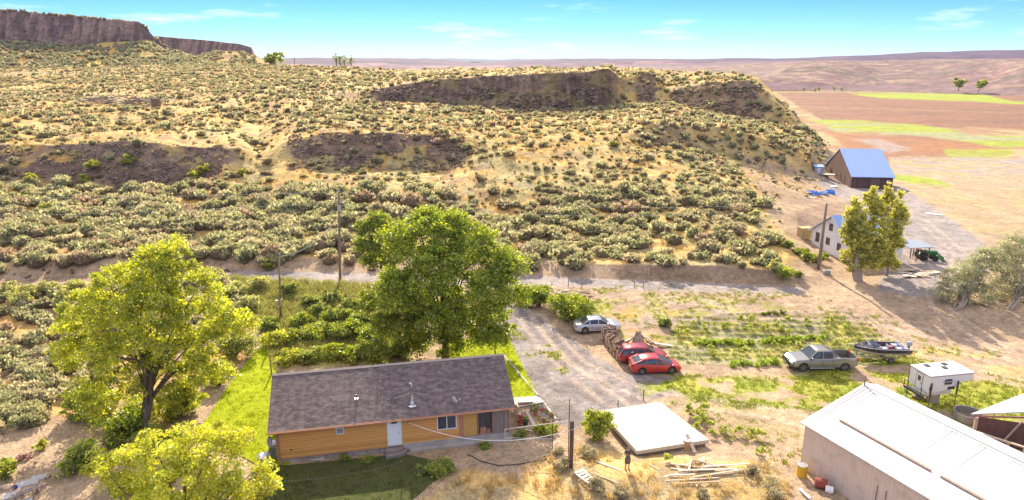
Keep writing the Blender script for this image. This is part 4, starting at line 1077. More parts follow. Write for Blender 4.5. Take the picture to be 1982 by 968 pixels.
# ================================================================== BUILDINGS
def plank_mat(name, c1, c2, w, axis='Z', groove=.06, rough=.75, vary=1.0, metal=0.0, gcol=None, grain=6.0, bump=.6, wear=None):
    """boards or ribs of width w along one object axis, each with its own tone, dark joints between"""
    m, nt, b = nmat(name); L = nt.links
    b.inputs['Roughness'].default_value = rough; b.inputs['Metallic'].default_value = metal
    tc = nt.nodes.new('ShaderNodeTexCoord'); sx = nt.nodes.new('ShaderNodeSeparateXYZ'); L.new(tc.outputs['Object'], sx.inputs[0])
    def M(op, a, b_=None):
        n = nt.nodes.new('ShaderNodeMath'); n.operation = op
        for i, q in enumerate((a, b_)):
            if q is None: continue
            if isinstance(q, (int, float)): n.inputs[i].default_value = q
            else: L.new(q, n.inputs[i])
        return n.outputs[0]
    d = M('DIVIDE', sx.outputs[axis], w); fl = M('FLOOR', d); fr = M('FRACT', d)
    wn_ = nt.nodes.new('ShaderNodeTexWhiteNoise'); wn_.noise_dimensions = '1D'; L.new(fl, wn_.inputs['W'])
    no = nt.nodes.new('ShaderNodeTexNoise'); no.inputs['Scale'].default_value = grain; no.inputs['Detail'].default_value = 6
    mp = nt.nodes.new('ShaderNodeMapping'); mp.inputs['Scale'].default_value = {'Z': (.25, .25, 2), 'X': (2, 2, .25), 'Y': (2, 2, .25)}[axis]
    L.new(tc.outputs['Object'], mp.inputs[0]); L.new(mp.outputs[0], no.inputs['Vector'])
    f = M('ADD', M('MULTIPLY', wn_.outputs['Value'], .5*vary), M('MULTIPLY', no.outputs['Fac'], .7))
    r = nt.nodes.new('ShaderNodeValToRGB'); r.color_ramp.elements[0].position = .2; r.color_ramp.elements[1].position = .95
    r.color_ramp.elements[0].color = (*c1, 1); r.color_ramp.elements[1].color = (*c2, 1); L.new(f, r.inputs[0])
    g = M('LESS_THAN', fr, groove)
    mx = nt.nodes.new('ShaderNodeMix'); mx.data_type = 'RGBA'; L.new(g, mx.inputs[0]); L.new(r.outputs[0], mx.inputs[6])
    gc = gcol or tuple(x*.45 for x in c1); mx.inputs[7].default_value = (*gc, 1)
    out = mx.outputs[2]
    if wear:
        n2 = nt.nodes.new('ShaderNodeTexNoise'); n2.inputs['Scale'].default_value = 1.3; n2.inputs['Detail'].default_value = 8; L.new(tc.outputs['Object'], n2.inputs['Vector'])
        r2 = nt.nodes.new('ShaderNodeValToRGB'); r2.color_ramp.elements[0].position = .54; r2.color_ramp.elements[1].position = .68; L.new(n2.outputs['Fac'], r2.inputs[0])
        m2 = nt.nodes.new('ShaderNodeMix'); m2.data_type = 'RGBA'; L.new(r2.outputs[0], m2.inputs[0]); L.new(out, m2.inputs[6]); m2.inputs[7].default_value = (*wear, 1); out = m2.outputs[2]
    L.new(out, b.inputs['Base Color'])
    if bump:
        s = M('SMOOTH_MIN', M('MULTIPLY', fr, 6), 1.0); s.node.inputs[2].default_value = .2
        bp = nt.nodes.new('ShaderNodeBump'); bp.inputs['Strength'].default_value = bump; bp.inputs['Distance'].default_value = .02
        L.new(s, bp.inputs['Height']); L.new(bp.outputs[0], b.inputs['Normal'])
    return m
def shingle_mat():
    m, nt, b = nmat('asphalt_shingle'); L = nt.links; b.inputs['Roughness'].default_value = .9; b.inputs['Specular IOR Level'].default_value = .2
    tc = nt.nodes.new('ShaderNodeTexCoord')
    br = nt.nodes.new('ShaderNodeTexBrick'); br.inputs['Scale'].default_value = 1.0; br.inputs['Brick Width'].default_value = .42; br.inputs['Row Height'].default_value = .15
    br.inputs['Mortar Size'].default_value = .012; br.inputs['Bias'].default_value = 0; br.offset = .37; br.offset_frequency = 2
    br.inputs['Color1'].default_value = (.20, .155, .15, 1); br.inputs['Color2'].default_value = (.12, .092, .092, 1); br.inputs['Mortar'].default_value = (.10, .075, .07, 1)
    L.new(tc.outputs['Object'], br.inputs['Vector'])
    no = nt.nodes.new('ShaderNodeTexNoise'); no.inputs['Scale'].default_value = 3; no.inputs['Detail'].default_value = 8; L.new(tc.outputs['Object'], no.inputs['Vector'])
    mr = nt.nodes.new('ShaderNodeMapRange'); mr.inputs[1].default_value = .3; mr.inputs[2].default_value = .7; mr.inputs[3].default_value = .72; mr.inputs[4].default_value = 1.35; L.new(no.outputs['Fac'], mr.inputs[0])
    vm = nt.nodes.new('ShaderNodeVectorMath'); vm.operation = 'SCALE'; L.new(br.outputs['Color'], vm.inputs[0]); L.new(mr.outputs[0], vm.inputs['Scale']); L.new(vm.outputs[0], b.inputs['Base Color'])
    bp = nt.nodes.new('ShaderNodeBump'); bp.inputs['Strength'].default_value = .6; bp.inputs['Distance'].default_value = .02; L.new(br.outputs['Fac'], bp.inputs['Height']); bp.invert = True; L.new(bp.outputs[0], b.inputs['Normal'])
    return m
def glass_mat(name='window_glass', c=(.04, .045, .06)):
    m, nt, b = nmat(name); b.inputs['Base Color'].default_value = (*c, 1); b.inputs['Roughness'].default_value = .06; b.inputs['Specular IOR Level'].default_value = .7
    n = nt.nodes.new('ShaderNodeTexNoise'); n.inputs['Scale'].default_value = 1.5
    r = nt.nodes.new('ShaderNodeValToRGB'); r.color_ramp.elements[0].color = (*c, 1); r.color_ramp.elements[1].color = (*[x*2.2 for x in c], 1); nt.links.new(n.outputs['Fac'], r.inputs[0]); nt.links.new(r.outputs[0], b.inputs['Base Color'])
    return m
M_glass = glass_mat()
M_white = noisy('white_paint', (.80, .79, .78), (.70, .69, .68), 3, .55)
M_shingle = shingle_mat()
M_siding = plank_mat('cedar_siding', (.62, .26, .065), (.78, .40, .13), .19, 'Z', .09, .7, 1.0, grain=4)
M_fascia = noisy('brown_fascia', (.46, .22, .13), (.38, .18, .11), 3, .7)
M_conc = noisy('concrete', (.46, .41, .38), (.34, .30, .29), 1.6, .92, bump=.4, bscale=8)
M_stone = noisy('rubble_stone', (.46, .40, .35), (.20, .165, .15), 3.2, .95, bump=.9, bscale=5)
M_steel = noisy('galvanised_steel', (.62, .62, .63), (.48, .48, .50), 6, .35, .8)
M_black = noisy('black_paint', (.025, .025, .028), (.04, .04, .042), 5, .5)
M_greyw = plank_mat('weathered_boards', (.20, .155, .14), (.36, .28, .25), .16, 'X', .08, .9, 1.0)
M_oldwood = noisy('old_timber', (.30, .215, .16), (.20, .14, .105), 5, .9, bump=.5, bscale=20, stretch=(1, 1, .2))
M_paleboard = noisy('pale_lumber', (.60, .50, .40), (.46, .37, .29), 4, .85, bump=.3)
M_darkin = noisy('dark_interior', (.045, .035, .032), (.03, .025, .025), 3, .95)

def add_window(parent, x, z0, w, h, y=-.0, name='window', fw=.07, mull=1, hz=0, mat=None, gmat=None, M=None, dp=.06):
    """window on a wall facing local -Y, frame proud of the wall"""
    f = MB()
    M = M or Matrix.Identity(4)
    f.box(x, x+w, y-dp, y-.004, z0, z0+fw, M); f.box(x, x+w, y-dp, y-.004, z0+h-fw, z0+h, M)
    f.box(x, x+fw, y-dp, y-.004, z0+fw+.002, z0+h-fw-.002, M); f.box(x+w-fw, x+w, y-dp, y-.004, z0+fw+.002, z0+h-fw-.002, M)
    for i in range(mull):
        cx = x+w*(i+1)/(mull+1); f.box(cx-fw*.4, cx+fw*.4, y-dp+.004, y-.006, z0+fw+.002, z0+h-fw-.002, M)
    for i in range(hz):
        cz = z0+h*(i+1)/(hz+1); f.box(x+fw+.002, x+w-fw-.002, y-dp+.006, y-.008, cz-fw*.3, cz+fw*.3, M)
    o = f.build(name, mat or M_white, parent)
    g = MB(); g.box(x+fw*.6, x+w-fw*.6, y-.03, y-.003, z0+fw*.6, z0+h-fw*.6, M); g.build('pane', gmat or M_glass, o)
    return o
# ---------------------------------------------------------------- main house
HA = R(12.0)
house = thing('house', 'long single storey house with grey brown shingle roof and orange wood siding', 'house', (-16.4, 40.75, 0), HA)
def hpt(x, y, z_=0):
    return Vector((-16.4+x*math.cos(HA)-y*math.sin(HA), 40.75+x*math.sin(HA)+y*math.cos(HA), z_))
YW = .35; D_H = 8.8; ZE = 2.8; ZR = 5.0; X0, X1 = .42, 16.62; SL = (ZR-ZE)/4.4
zw = 2.66
m = MB(); m.box(X0, 12.98, YW, D_H-.4, .52, zw+.1)
m.prism([(YW+.02, zw+.1), (D_H-.42, zw+.1), (4.4, ZR-.16)], X0+.02, X1-.02, 'x')
m.build('wall', M_siding, house)
m = MB(); m.box(12.985, X1, YW+1.5, D_H-.4, .80, zw+.098); m.build('wall', M_siding, house)
m = MB(); m.box(X0+.03, X1-.03, YW+.05, D_H-.45, -.6, .515); m.build('foundation', M_stone, house)
# right half has a taller concrete foundation
m = MB(); m.box(8.95, X1+.02, YW-.06, YW+1.4, -.5, .62); m.box(9.4, X1+.1, YW-.35, YW-.07, -.5, .25); m.build('foundation', M_conc, house)
m = MB()
for s in (0, 1):
    ya, yb, za, zb = (0, 4.4, ZE, ZR) if s == 0 else (8.8, 4.4, ZE, ZR)
    vs = [(0, ya, za), (17, ya, za), (17, yb, zb), (0, yb, zb), (0, ya, za-.14), (17, ya, za-.14), (17, yb, zb-.14), (0, yb, zb-.14)]
    m.add(vs, [(0, 1, 2, 3), (4, 7, 6, 5), (0, 4, 5, 1), (1, 5, 6, 2), (0, 3, 7, 4)])
roof = m.build('roof', M_shingle, house)
m = MB(); m.box(-.015, 17.015, -.03, -.004, ZE-.17, ZE-.0); m.build('fascia', M_fascia, house)
m = MB(); m.prism([(4.22, ZR-.05), (4.4, ZR+.05), (4.58, ZR-.05), (4.4, ZR+.0)], -.02, 17.02, 'x'); m.build('ridge_cap', noisy('ridge_cap', (.40, .33, .28), (.28, .22, .2), 8, .9), roof)
for xx in (-.025, 17.004):
    m = MB()
    for s in (0, 1):
        ya = 0 if s == 0 else 8.8
        m.add([(xx, ya, ZE-.16), (xx+.022, ya, ZE-.16), (xx+.022, 4.4, ZR-.16), (xx, 4.4, ZR-.16), (xx, ya, ZE+.01), (xx+.022, ya, ZE+.01), (xx+.022, 4.4, ZR+.01), (xx, 4.4, ZR+.01)], [(0, 3, 2, 1), (4, 5, 6, 7), (0, 1, 5, 4), (1, 2, 6, 5), (3, 0, 4, 7), (2, 3, 7, 6)])
    m.build('barge_board', M_fascia, house)
m = MB(); m.box(X0-.03, X0+.10, YW-.03, YW-.004, .50, zw); m.build('corner_board', M_fascia, house)
m = MB(); m.tube([(.02, -.07, ZE-.08), (8.5, -.07, ZE-.085), (16.98, -.07, ZE-.09)], .055, 8); m.build('gutter', M_fascia, house)
m = MB(); m.tube([(X0+.18, -.07, ZE-.12), (X0+.18, YW-.06, ZE-.35), (X0+.18, YW-.06, .4), (X0+.18, YW-.25, .25)], .035, 8); m.build('downpipe', M_fascia, house)
m = MB(); m.box(X0, X1, YW-.02, YW-.004, .47, .53); m.build('skirt_board', M_fascia, house)
# front door
m = MB(); m.box(7.86, 7.94, YW-.05, YW-.004, .60, 2.63); m.box(8.80, 8.88, YW-.05, YW-.004, .60, 2.63); m.box(7.94, 8.80, YW-.05, YW-.004, 2.57, 2.63); m.build('door_frame', M_white, house)
dr = MB().box(7.945, 8.795, YW-.035, YW-.006, .60, 2.565).build('door', noisy('door_paint', (.82, .83, .86), (.76, .77, .80), 2, .45), house, bevel=.004)
MB().box(8.16, 8.58, YW-.045, YW-.037, 2.32, 2.47).build('pane', M_glass, dr)
m = MB().lathe([(.0, 0), (.045, .01), (.05, .04), (.0, .06)], 10, (8.70, YW-.10, 1.55), 'y'); m.lathe([(.0, 0), (.035, .01), (.0, .05)], 10, (8.70, YW-.09, 1.70), 'y'); m.build('handle', M_steel, dr)
MB().box(7.9, 8.84, YW-.16, YW-.052, .55, .595).build('sill', M_oldwood, dr)
add_window(house, 11.37, 1.42, 1.42, 1.10, YW, fw=.07)
add_window(house, 4.40, 1.95, .55, .50, YW, fw=.055, mull=3)
add_window(house, 2.60, -.27, .86, .42, YW+.05, fw=.06, mull=0)
MB().lathe([(.0, 0), (.06, .0), (.06, .05), (.0, .06)], 10, (1.35, YW-.055, 1.15), 'y').build('wall_outlet', M_black, house)
MB().lathe([(.0, 0), (.05, .0), (.05, .05), (.0, .06)], 10, (9.3, YW-.055, 2.3), 'y').build('wall_outlet', M_black, house)
# porch end: posts, plywood panel, old grey boards
m = MB(); m.box(12.98, 13.25, YW-.02, YW+.12, .60, zw-.02); m.build('porch_post', M_fascia, house)
m = MB(); m.box(13.26, 14.28, YW+.02, YW+.07, .66, zw-.02); m.build('porch_panel', noisy('plywood', (.60, .33, .09), (.50, .27, .08), 2, .75), house)
MB().box(14.29, 15.42, YW+.30, YW+.36, .64, zw-.02).build('porch_screen', noisy('screen_mesh', (.06, .05, .055), (.13, .10, .10), 4, .6), house)
MB().box(15.43, 16.60, YW+.0, YW+.06, .40, zw-.02).build('porch_boards', M_greyw, house)
for xx in (14.30, 15.36, 16.2, 16.56):
    MB().box(xx, xx+.07, YW-.05, YW-.002, .62, zw-.03).build('porch_post', M_oldwood, house)
m = MB()
for i in range(6): m.box(X1-.0, X1+.03, YW+.1+i*.23, YW+.1+i*.23+.2, .4, zw-.02)
m.build('porch_boards', M_greyw, house)
m = MB(); m.box(14.5, 14.95, YW+.1, YW+.29, .64, 1.15); m.box(15.0, 15.3, YW+.15, YW+.29, .64, .95); m.build('porch_crate', M_fascia, house)
# stove pipe with guy wires
rz_ = lambda y: ZE+SL*y
ch = MB().lathe([(.16, 0), (.16, .22), (.13, .26), (.085, .30), (.085, 1.42), (.10, 1.43), (.10, 1.50), (.0, 1.50)], 16, (9.73, .99, rz_(.99)-.05)).build('chimney_pipe', M_steel, house, smooth=True)
m = MB().tube([(9.73, .99, rz_(.99)+1.45), (9.72, .99, rz_(.99)+1.56), (9.64, .97, rz_(.99)+1.66), (9.58, .95, rz_(.99)+1.66)], [.09, .09, .085, .08], 12); m.build('cowl', M_steel, ch, smooth=True)
MB().lathe([(.32, 0), (.20, .05), (.17, .16)], 14, (9.73, .99, rz_(.99)-.06)).build('flashing', M_steel, ch)
for dx in (-1.3, 1.3):
    MB().tube([(9.73, .99, rz_(.99)+.95), (9.73+dx, 1.55, rz_(1.55)+.02)], .012, 5).build('guy_wire', M_steel, ch)
v_ = MB().lathe([(.05, 0), (.05, .32), (.0, .32)], 10, (5.87, 1.85, rz_(1.85))).build('vent_pipe', M_black, house)
MB().box(5.76, 5.98, 1.72, 1.95, rz_(1.85)-.06, rz_(1.85)+.05).build('flashing', M_steel, v_)
def dish(parent, M, s=.28, name='satellite_dish'):
    prof = [(s*t, .10*s*4*(t*t)) for t in (0.02, .35, .6, .8, 1.0)]+[(s*t, .10*s*4*(t*t)-.012) for t in (1.0, .8, .6, .35, .02)]
    o = MB().lathe(prof, 22, (0, 0, 0), 'z', M).build(name, noisy('dish_grey', (.50, .50, .52), (.42, .42, .44), 3, .5), parent, smooth=True)
    a = MB().tube([M @ Vector((0, -s*.9, .06)), M @ Vector((0, -s*.7, s*1.2))], .015, 6); a.box(-.04, .04, -s*.8, -s*.6, s*1.15, s*1.4, M); a.build('feed_arm', M_steel, o)
    return o
Mx = Matrix.Translation((12.62, .55, rz_(.55)+.42)) @ Matrix.Rotation(R(75), 4, 'Y') @ Matrix.Rotation(R(-20), 4, 'X')
dd_ = dish(house, Mx, .33)
MB().tube([(12.62, .7, rz_(.7)), (12.60, .6, rz_(.55)+.25), (12.62, .55, rz_(.55)+.42)], .022, 8).build('mast', M_steel, dd_)
Mx = Matrix.Translation((-.1, .25, 1.95)) @ Matrix.Rotation(R(78), 4, 'Y') @ Matrix.Rotation(R(10), 4, 'X')
d2 = dish(house, Mx, .40)
MB().tube([(X0-.01, .6, 1.2), (.05, .5, 1.45), (-.05, .3, 1.75), (-.1, .25, 1.95)], .03, 8).build('mast', M_steel, d2)
# entry steps and walk in front of the door
st = thing('concrete_steps', 'round edged concrete steps at the white front door', 'steps', hpt(7.7, -1.2, 0), HA)
m = MB()
for k, (a, h) in enumerate(((1.35, -.12), (1.05, .10), (.75, .30), (.45, .50))):
    x_ = .0+.95; pts = [(0, 1.5), (0, 1.5-a-.1)]+[(x_+a*.75*math.sin(t), 1.5-a*.9*math.cos(t)-.1*(1-math.sin(t))) for t in np.linspace(0, PI/2, 8)]+[(x_+a*.75, 1.5)]
    m.prism(pts, -.5+.003*k, h, 'z')
m.build('steps', noisy('rough_concrete', (.30, .24, .215), (.22, .175, .16), 5, .95, bump=.6), st)
m = MB(); m.box(-.1, 1.8, -.15, .12, -.5, -.085); m.prism([(1.8, -.15), (2.7, .15), (3.6, .75), (3.3, 1.3), (2.3, 1.0), (1.8, .5)], -.5, -.09, 'z'); m.build('walk_slab', noisy('walk_concrete', (.50, .47, .47), (.40, .37, .38), 3, .9), st)
MB().box(2.0, 9.0, 1.1, 1.45, -.5, -.02).build('walk_slab', M_conc, st)
# things by the left gable
t = thing('rubbish_bin', 'dark round bin with a pale lid by the left house corner', 'bin', hpt(-.45, .25, 0), HA)
MB().lathe([(.30, -.1), (.36, 0), (.42, .95), (.40, .96), (0, .96)], 18).build('barrel_body', noisy('bin_grey', (.12, .10, .12), (.16, .13, .15), 4, .6), t, smooth=False)
MB().lathe([(.0, .965), (.46, .965), (.46, 1.0), (.25, 1.08), (.0, 1.1)], 18).build('lid', M_steel, t)
t = thing('propane_tank', 'grey metal box standing against the left gable of the house', 'box', hpt(.05, 1.2, 0), HA)
MB().box(-.25, .25, -.3, .3, -.1, 1.3).build('cabinet', M_steel, t, bevel=.02); MB().box(-.28, .28, -.33, .33, 1.305, 1.36).build('lid', M_steel, t)
# ---------------------------------------------------------------- lawns and walks: slabs on the ground
def sheet(name, pts, mat, h=.03, kind='structure', px=True, sub=14, label=None, cat=None):
    """flat sheet that follows the ground"""
    P = [PZ(a, b) for a, b in pts] if px else [Vector((a, b, 0)) for a, b in pts]
    import bmesh
    bm = bmesh.new(); vs = [bm.verts.new((p.x, p.y, 0)) for p in P]; bm.faces.new(vs)
    xs = [p.x for p in P]; ys = [p.y for p in P]
    n = sub
    for i in range(1, n):
        x = min(xs)+(max(xs)-min(xs))*i/n
        g = bm.verts[:]+bm.edges[:]+bm.faces[:]
        bmesh.ops.bisect_plane(bm, geom=g, plane_co=(x, 0, 0), plane_no=(1, 0, 0))
    for i in range(1, n):
        y = min(ys)+(max(ys)-min(ys))*i/n
        g = bm.verts[:]+bm.edges[:]+bm.faces[:]
        bmesh.ops.bisect_plane(bm, geom=g, plane_co=(0, y, 0), plane_no=(0, 1, 0))
    for v in bm.verts: v.co.z = G(v.co.x, v.co.y)+h
    bmesh.ops.recalc_face_normals(bm, faces=bm.faces)
    me = bpy.data.meshes.new(name); bm.to_mesh(me); bm.free(); me.materials.append(mat)
    if me.polygons and me.polygons[0].normal.z < 0: me.flip_normals()
    o = bpy.data.objects.new(name, me); COL.objects.link(o)
    tag(o, label, cat, None, kind); return o
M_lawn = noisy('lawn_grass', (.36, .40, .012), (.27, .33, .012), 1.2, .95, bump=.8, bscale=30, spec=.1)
M_lawn_shade = noisy('lawn_grass_shade_tone', (.085, .095, .03), (.06, .07, .025), 1.0, .95, bump=.8, bscale=30, spec=.1)  # front lawn: shade put into a darker copy of the lawn colour
LN = [[(445, 748), (505, 675), (518, 668), (530, 680), (560, 905), (500, 905), (440, 870), (380, 850)], [(865, 662), (985, 655), (1040, 766), (990, 790), (860, 720)]]
sheet('lawn', LN[0], M_lawn, .07)
sheet('lawn', LN[1], M_lawn, .07)
sheet('lawn', [(560, 905), (780, 880), (840, 895), (880, 905), (770, 990), (620, 1040), (430, 1000), (500, 906)], M_lawn_shade, .06)
sheet('path', [(990, 772), (1038, 767), (1053, 779), (1000, 792)], noisy('path_concrete', (.62, .58, .54), (.52, .48, .45), 2, .9), .09)
m = MB(); m.beam(PZ(975, 690)+Vector((0, 0, .06)), PZ(1041, 767)+Vector((0, 0, .06)), .16, .14); o = m.build('kerb', M_conc); tag(o, 'pale concrete edging along the bright lawn and gravel drive', 'edging')
# blades over the bright lawn
TL = [tuft_template(9, 780+i, ((.40, .44, .015), (.32, .38, .015), (.46, .48, .02)), .07, .22, .025, .8) for i in range(3)]
for q, (poly, nm) in enumerate(zip(LN, ('the strip left of the house', 'the lawn behind the right end of the house'))):
    o = cover('lawn_grass', 'short bright grass blades on '+nm, 'grass', [poly], 14, TL, .8, 1.3, 30+q)
    o.location.z += .07
o = cover('lawn_grass', 'short shaded grass in front of the house', 'grass', [[(570, 915), (780, 890), (860, 900), (770, 990), (620, 1040), (480, 1000), (520, 920)]], 14, [tuft_template(9, 790+i, ((.09, .105, .03), (.13, .14, .04)), .08, .22, .025, .8) for i in range(3)], .8, 1.3, 33)  # blade colours darkened to carry the shade in front of the house
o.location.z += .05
# ---------------------------------------------------------------- dark old barn with blue roof
BA = R(-7)
barn = thing('barn', 'old dark board barn with a large plain blue metal roof', 'barn', (70.2, 139.9, G(74, 141)-.2), BA)
bz = .2
M_barnw = plank_mat('dark_barn_boards', (.085, .045, .038), (.19, .10, .08), .28, 'X', .10, .95, 1.0, gcol=(.03, .02, .018))
M_barng = plank_mat('dark_gable_boards', (.085, .045, .038), (.20, .105, .085), .30, 'Y', .10, .95, 1.0, gcol=(.03, .02, .018))
M_blue = plank_mat('blue_metal_roof', (.25, .37, .68), (.29, .41, .72), .45, 'X', .05, .55, .3, .25, gcol=(.22, .35, .62), grain=2, bump=.3)
LB = 8.3
m = MB(); m.box(.1, LB-.1, .1, .25, 0, 2.45+bz); m.build('wall', M_barnw, barn)
m = MB(); m.prism([(.26, 0), (.26, 2.5+bz), (9.3, 6.8+bz), (17.6, 1.7+bz), (17.6, 0)], .12, .3, 'x'); m.build('gable_wall', M_barng, barn)
m = MB(); m.prism([(.26, 0), (.26, 2.5+bz), (9.3, 6.8+bz), (17.6, 1.7+bz), (17.6, 0)], LB-.3, LB-.12, 'x'); m.build('gable_wall', M_barng, barn)
m = MB(); m.box(.31, LB-.31, 17.4, 17.6, 0, 1.6+bz); m.build('wall', M_barnw, barn)
m = MB(); m.add([(-.15, -.35, 2.45+bz), (LB+.15, -.35, 2.45+bz), (LB+.35, 9.3, 7.05+bz), (.05, 9.3, 7.05+bz), (-.15, -.35, 2.36+bz), (LB+.15, -.35, 2.36+bz), (LB+.35, 9.3, 6.95+bz), (.05, 9.3, 6.95+bz)], [(0, 1, 2, 3), (4, 7, 6, 5), (0, 4, 5, 1), (1, 5, 6, 2), (3, 7, 4, 0)])
m.build('roof', M_blue, barn)
m = MB(); m.add([(-.0, 18.1, 1.75+bz), (LB+.15, 18.1, 1.75+bz), (LB+.35, 9.302, 7.05+bz), (.05, 9.302, 7.05+bz), (0, 18.1, 1.65+bz), (LB+.15, 18.1, 1.65+bz), (LB+.35, 9.302, 6.95+bz), (.05, 9.302, 6.95+bz)], [(0, 1, 2, 3), (4, 7, 6, 5), (0, 4, 5, 1), (1, 5, 6, 2), (3, 7, 4, 0)])
m.build('roof', M_blue, barn)
MB().box(3.9, 5.6, .03, .095, 0, 2.1+bz).build('door', noisy('barn_door', (.20, .13, .11), (.14, .09, .08), 4, .9), barn)
MB().box(7.0, 7.6, .03, .095, 1.3+bz, 1.75+bz).build('wall_sign', M_white, barn)
for yy in (1.2, 4.2, 7.0, 10, 13):
    MB().box(.06, .115, yy, yy+.25, 0, 2.4+bz-.2).build('batten', M_oldwood, barn)
# ---------------------------------------------------------------- white gabled house
WA = R(9.7)
wz = G(44, 86)-.1
wh = thing('white_house', 'white gabled cottage with a steep blue roof and dark red windows', 'house', (43.05, 83.7, wz), WA)
M_wwall = plank_mat('white_siding', (.84, .84, .86), (.88, .88, .90), .2, 'Z', .06, .6, .4, gcol=(.55, .55, .6), grain=2)
WH, WL_, WR_ = 2.45, 7.6, 8.2
zb = 1.8-wz
m = MB(); m.prism([(0, -.4), (0, WH+zb), (4.1, 5.1+zb), (8.2, WH+zb), (8.2, -.4)], 0, WL_, 'x'); m.build('wall', M_wwall, wh)
def slope(mb, xa, xb, ya, za, yb, zb_, th=.1):
    mb.add([(xa, ya, za), (xb, ya, za), (xb, yb, zb_), (xa, yb, zb_), (xa, ya, za-th), (xb, ya, za-th), (xb, yb, zb_-th), (xa, yb, zb_-th)], [(0, 1, 2, 3), (4, 7, 6, 5), (0, 4, 5, 1), (1, 5, 6, 2), (3, 7, 4, 0), (2, 6, 7, 3)])
m = MB(); slope(m, -.35, WL_+.35, -.45, WH-.12+zb, 4.1, 5.28+zb); m.build('roof', M_blue, wh)
m = MB(); slope(m, -.35, WL_+.35, 8.65, WH-.12+zb, 4.102, 5.28+zb); m.build('roof', M_blue, wh)
for ya, yb in ((-.46, 4.1), (8.66, 4.1)):
    m = MB(); slope(m, -.385, -.353, ya, WH-.13+zb, yb, 5.285+zb, .2); m.build('barge_board', M_white, wh)
Mw = Matrix(((0, 1, 0, 0), (-1, 0, 0, 8.2), (0, 0, 1, 0), (0, 0, 0, 1)))   # x along the gable from the back corner, facing -X
def win_g(yc, zc, w, h):
    # local wall coordinate: s = 8.2 - y
    s = 8.2-yc
    Mg = Matrix(((0, 1, 0, 0), (-1, 0, 0, 8.2), (0, 0, 1, 0), (0, 0, 0, 1)))
    add_window(wh, s-w/2, zc+zb, w, h, 0, fw=.08, mull=1, hz=1, mat=M_redf, M=Mg)
M_redf = noisy('dark_red_frame', (.22, .05, .045), (.16, .04, .035), 4, .6)
win_g(4.3, 3.15, .75, .95); win_g(6.9, .95, .8, 1.3); win_g(4.6, 1.15, .8, .95); win_g(2.2, 1.0, .75, .95)
# porch on the far end
cp = thing('porch_canopy', 'pale flat canopy on thin dark posts behind the poplars', 'canopy', (52.2, 85.2, G(53, 86)), WA)
m = MB(); slope(m, -1.2, 2.3, -.6, 2.05, 2.6, 2.3, .08); m.build('roof', noisy('canopy_metal', (.36, .39, .44), (.32, .35, .40), 2, .4, .3), cp)
for x, y in ((1.9, -.3), (1.9, 2.3), (.2, -.3), (.9, 1.6)):
    MB().box(x-.05, x+.05, y-.05, y+.05, -.2, 2.0).build('post', M_oldwood, cp)
m = MB(); m.beam((1.9, -.25, 1.2), (1.9, 2.25, 1.2), .05, .08); m.beam((1.9, -.25, .6), (1.9, 2.25, .6), .05, .08); m.build('rail', M_oldwood, cp)
# ---------------------------------------------------------------- long metal shed, bottom right
SA = R(24.5)
shed = thing('metal_shed', 'long metal shed with a white sheet roof and pale beige walls', 'shed', (19.5, 41.1, 0), SA)
EV, RG_, W2, LS = 3.5, 5.1, 5.7, 19.0
W3, RB = W2+1.35, 4.75
M_beige = plank_mat('beige_sheet_wall', (.66, .54, .45), (.71, .59, .50), .3, 'Y', .05, .6, .5, .15, gcol=(.52, .41, .34), grain=1.2, bump=.5, wear=(.56, .45, .37))
M_wroof = plank_mat('white_sheet_roof', (.64, .64, .64), (.72, .72, .72), .9, 'Y', .02, .4, .3, .15, gcol=(.52, .51, .50), grain=.8, bump=.25, wear=(.60, .57, .53))
m = MB(); m.prism([(.15, -.4), (.15, EV-.12), (W2, RG_-.12), (W3-.1, RB-.12), (W3-.1, -.4)], -LS+.2, -.2, 'y'); m.build('wall', M_beige, shed)
def slope_y(mb, ya, yb, xa, za, xb, zb_, th=.06):
    mb.add([(xa, ya, za), (xa, yb, za), (xb, yb, zb_), (xb, ya, zb_), (xa, ya, za-th), (xa, yb, za-th), (xb, yb, zb_-th), (xb, ya, zb_-th)], [(0, 1, 2, 3), (4, 7, 6, 5), (0, 4, 5, 1), (1, 5, 6, 2), (3, 7, 4, 0), (2, 6, 7, 3)])
m = MB(); slope_y(m, -LS, 0, -.15, EV-.03, W2, RG_); m.build('roof', M_wroof, shed)
m = MB(); slope_y(m, -LS, 0, W3, RB, W2+.002, RG_); m.build('roof', noisy('pale_blue_sheet', (.66, .70, .80), (.6, .64, .75), .6, .4, .2), shed)
m = MB(); m.prism([(W2-.25, RG_-.02), (W2, RG_+.05), (W2+.25, RG_-.02), (W2, RG_+.03)], -LS, 0, 'y'); m.build('ridge_cap', M_white, shed)
sz = lambda x: EV+(RG_-EV)*x/W2
def on_roof(x, y, w, l, h, name, mat, lift=.01):
    m = MB(); m.add([(x, y, sz(x)+lift), (x+w, y, sz(x+w)+lift), (x+w, y+l, sz(x+w)+lift), (x, y+l, sz(x)+lift), (x, y, sz(x)+lift+h), (x+w, y, sz(x+w)+lift+h), (x+w, y+l, sz(x+w)+lift+h), (x, y+l, sz(x)+lift+h)], [(0, 3, 2, 1), (4, 5, 6, 7), (0, 1, 5, 4), (1, 2, 6, 5), (2, 3, 7, 6), (3, 0, 4, 7)])
    return m.build(name, mat, shed)
M_seam = noisy('seam_grey', (.30, .28, .32), (.24, .23, .27), 3, .6)
for y, w0, w1 in ((-.30, .9, 5.5), (-.52, .7, 5.5), (-.80, .9, 5.4), (-1.15, 1.0, 5.2)):
    on_roof(w0, y, w1-w0, .05 if y < -.6 else .11, .012, 'roof_seam', M_seam)
for y in (-6.6, -8.6):
    on_roof(2.7, y, 2.6, .03, .01, 'roof_seam', M_seam)
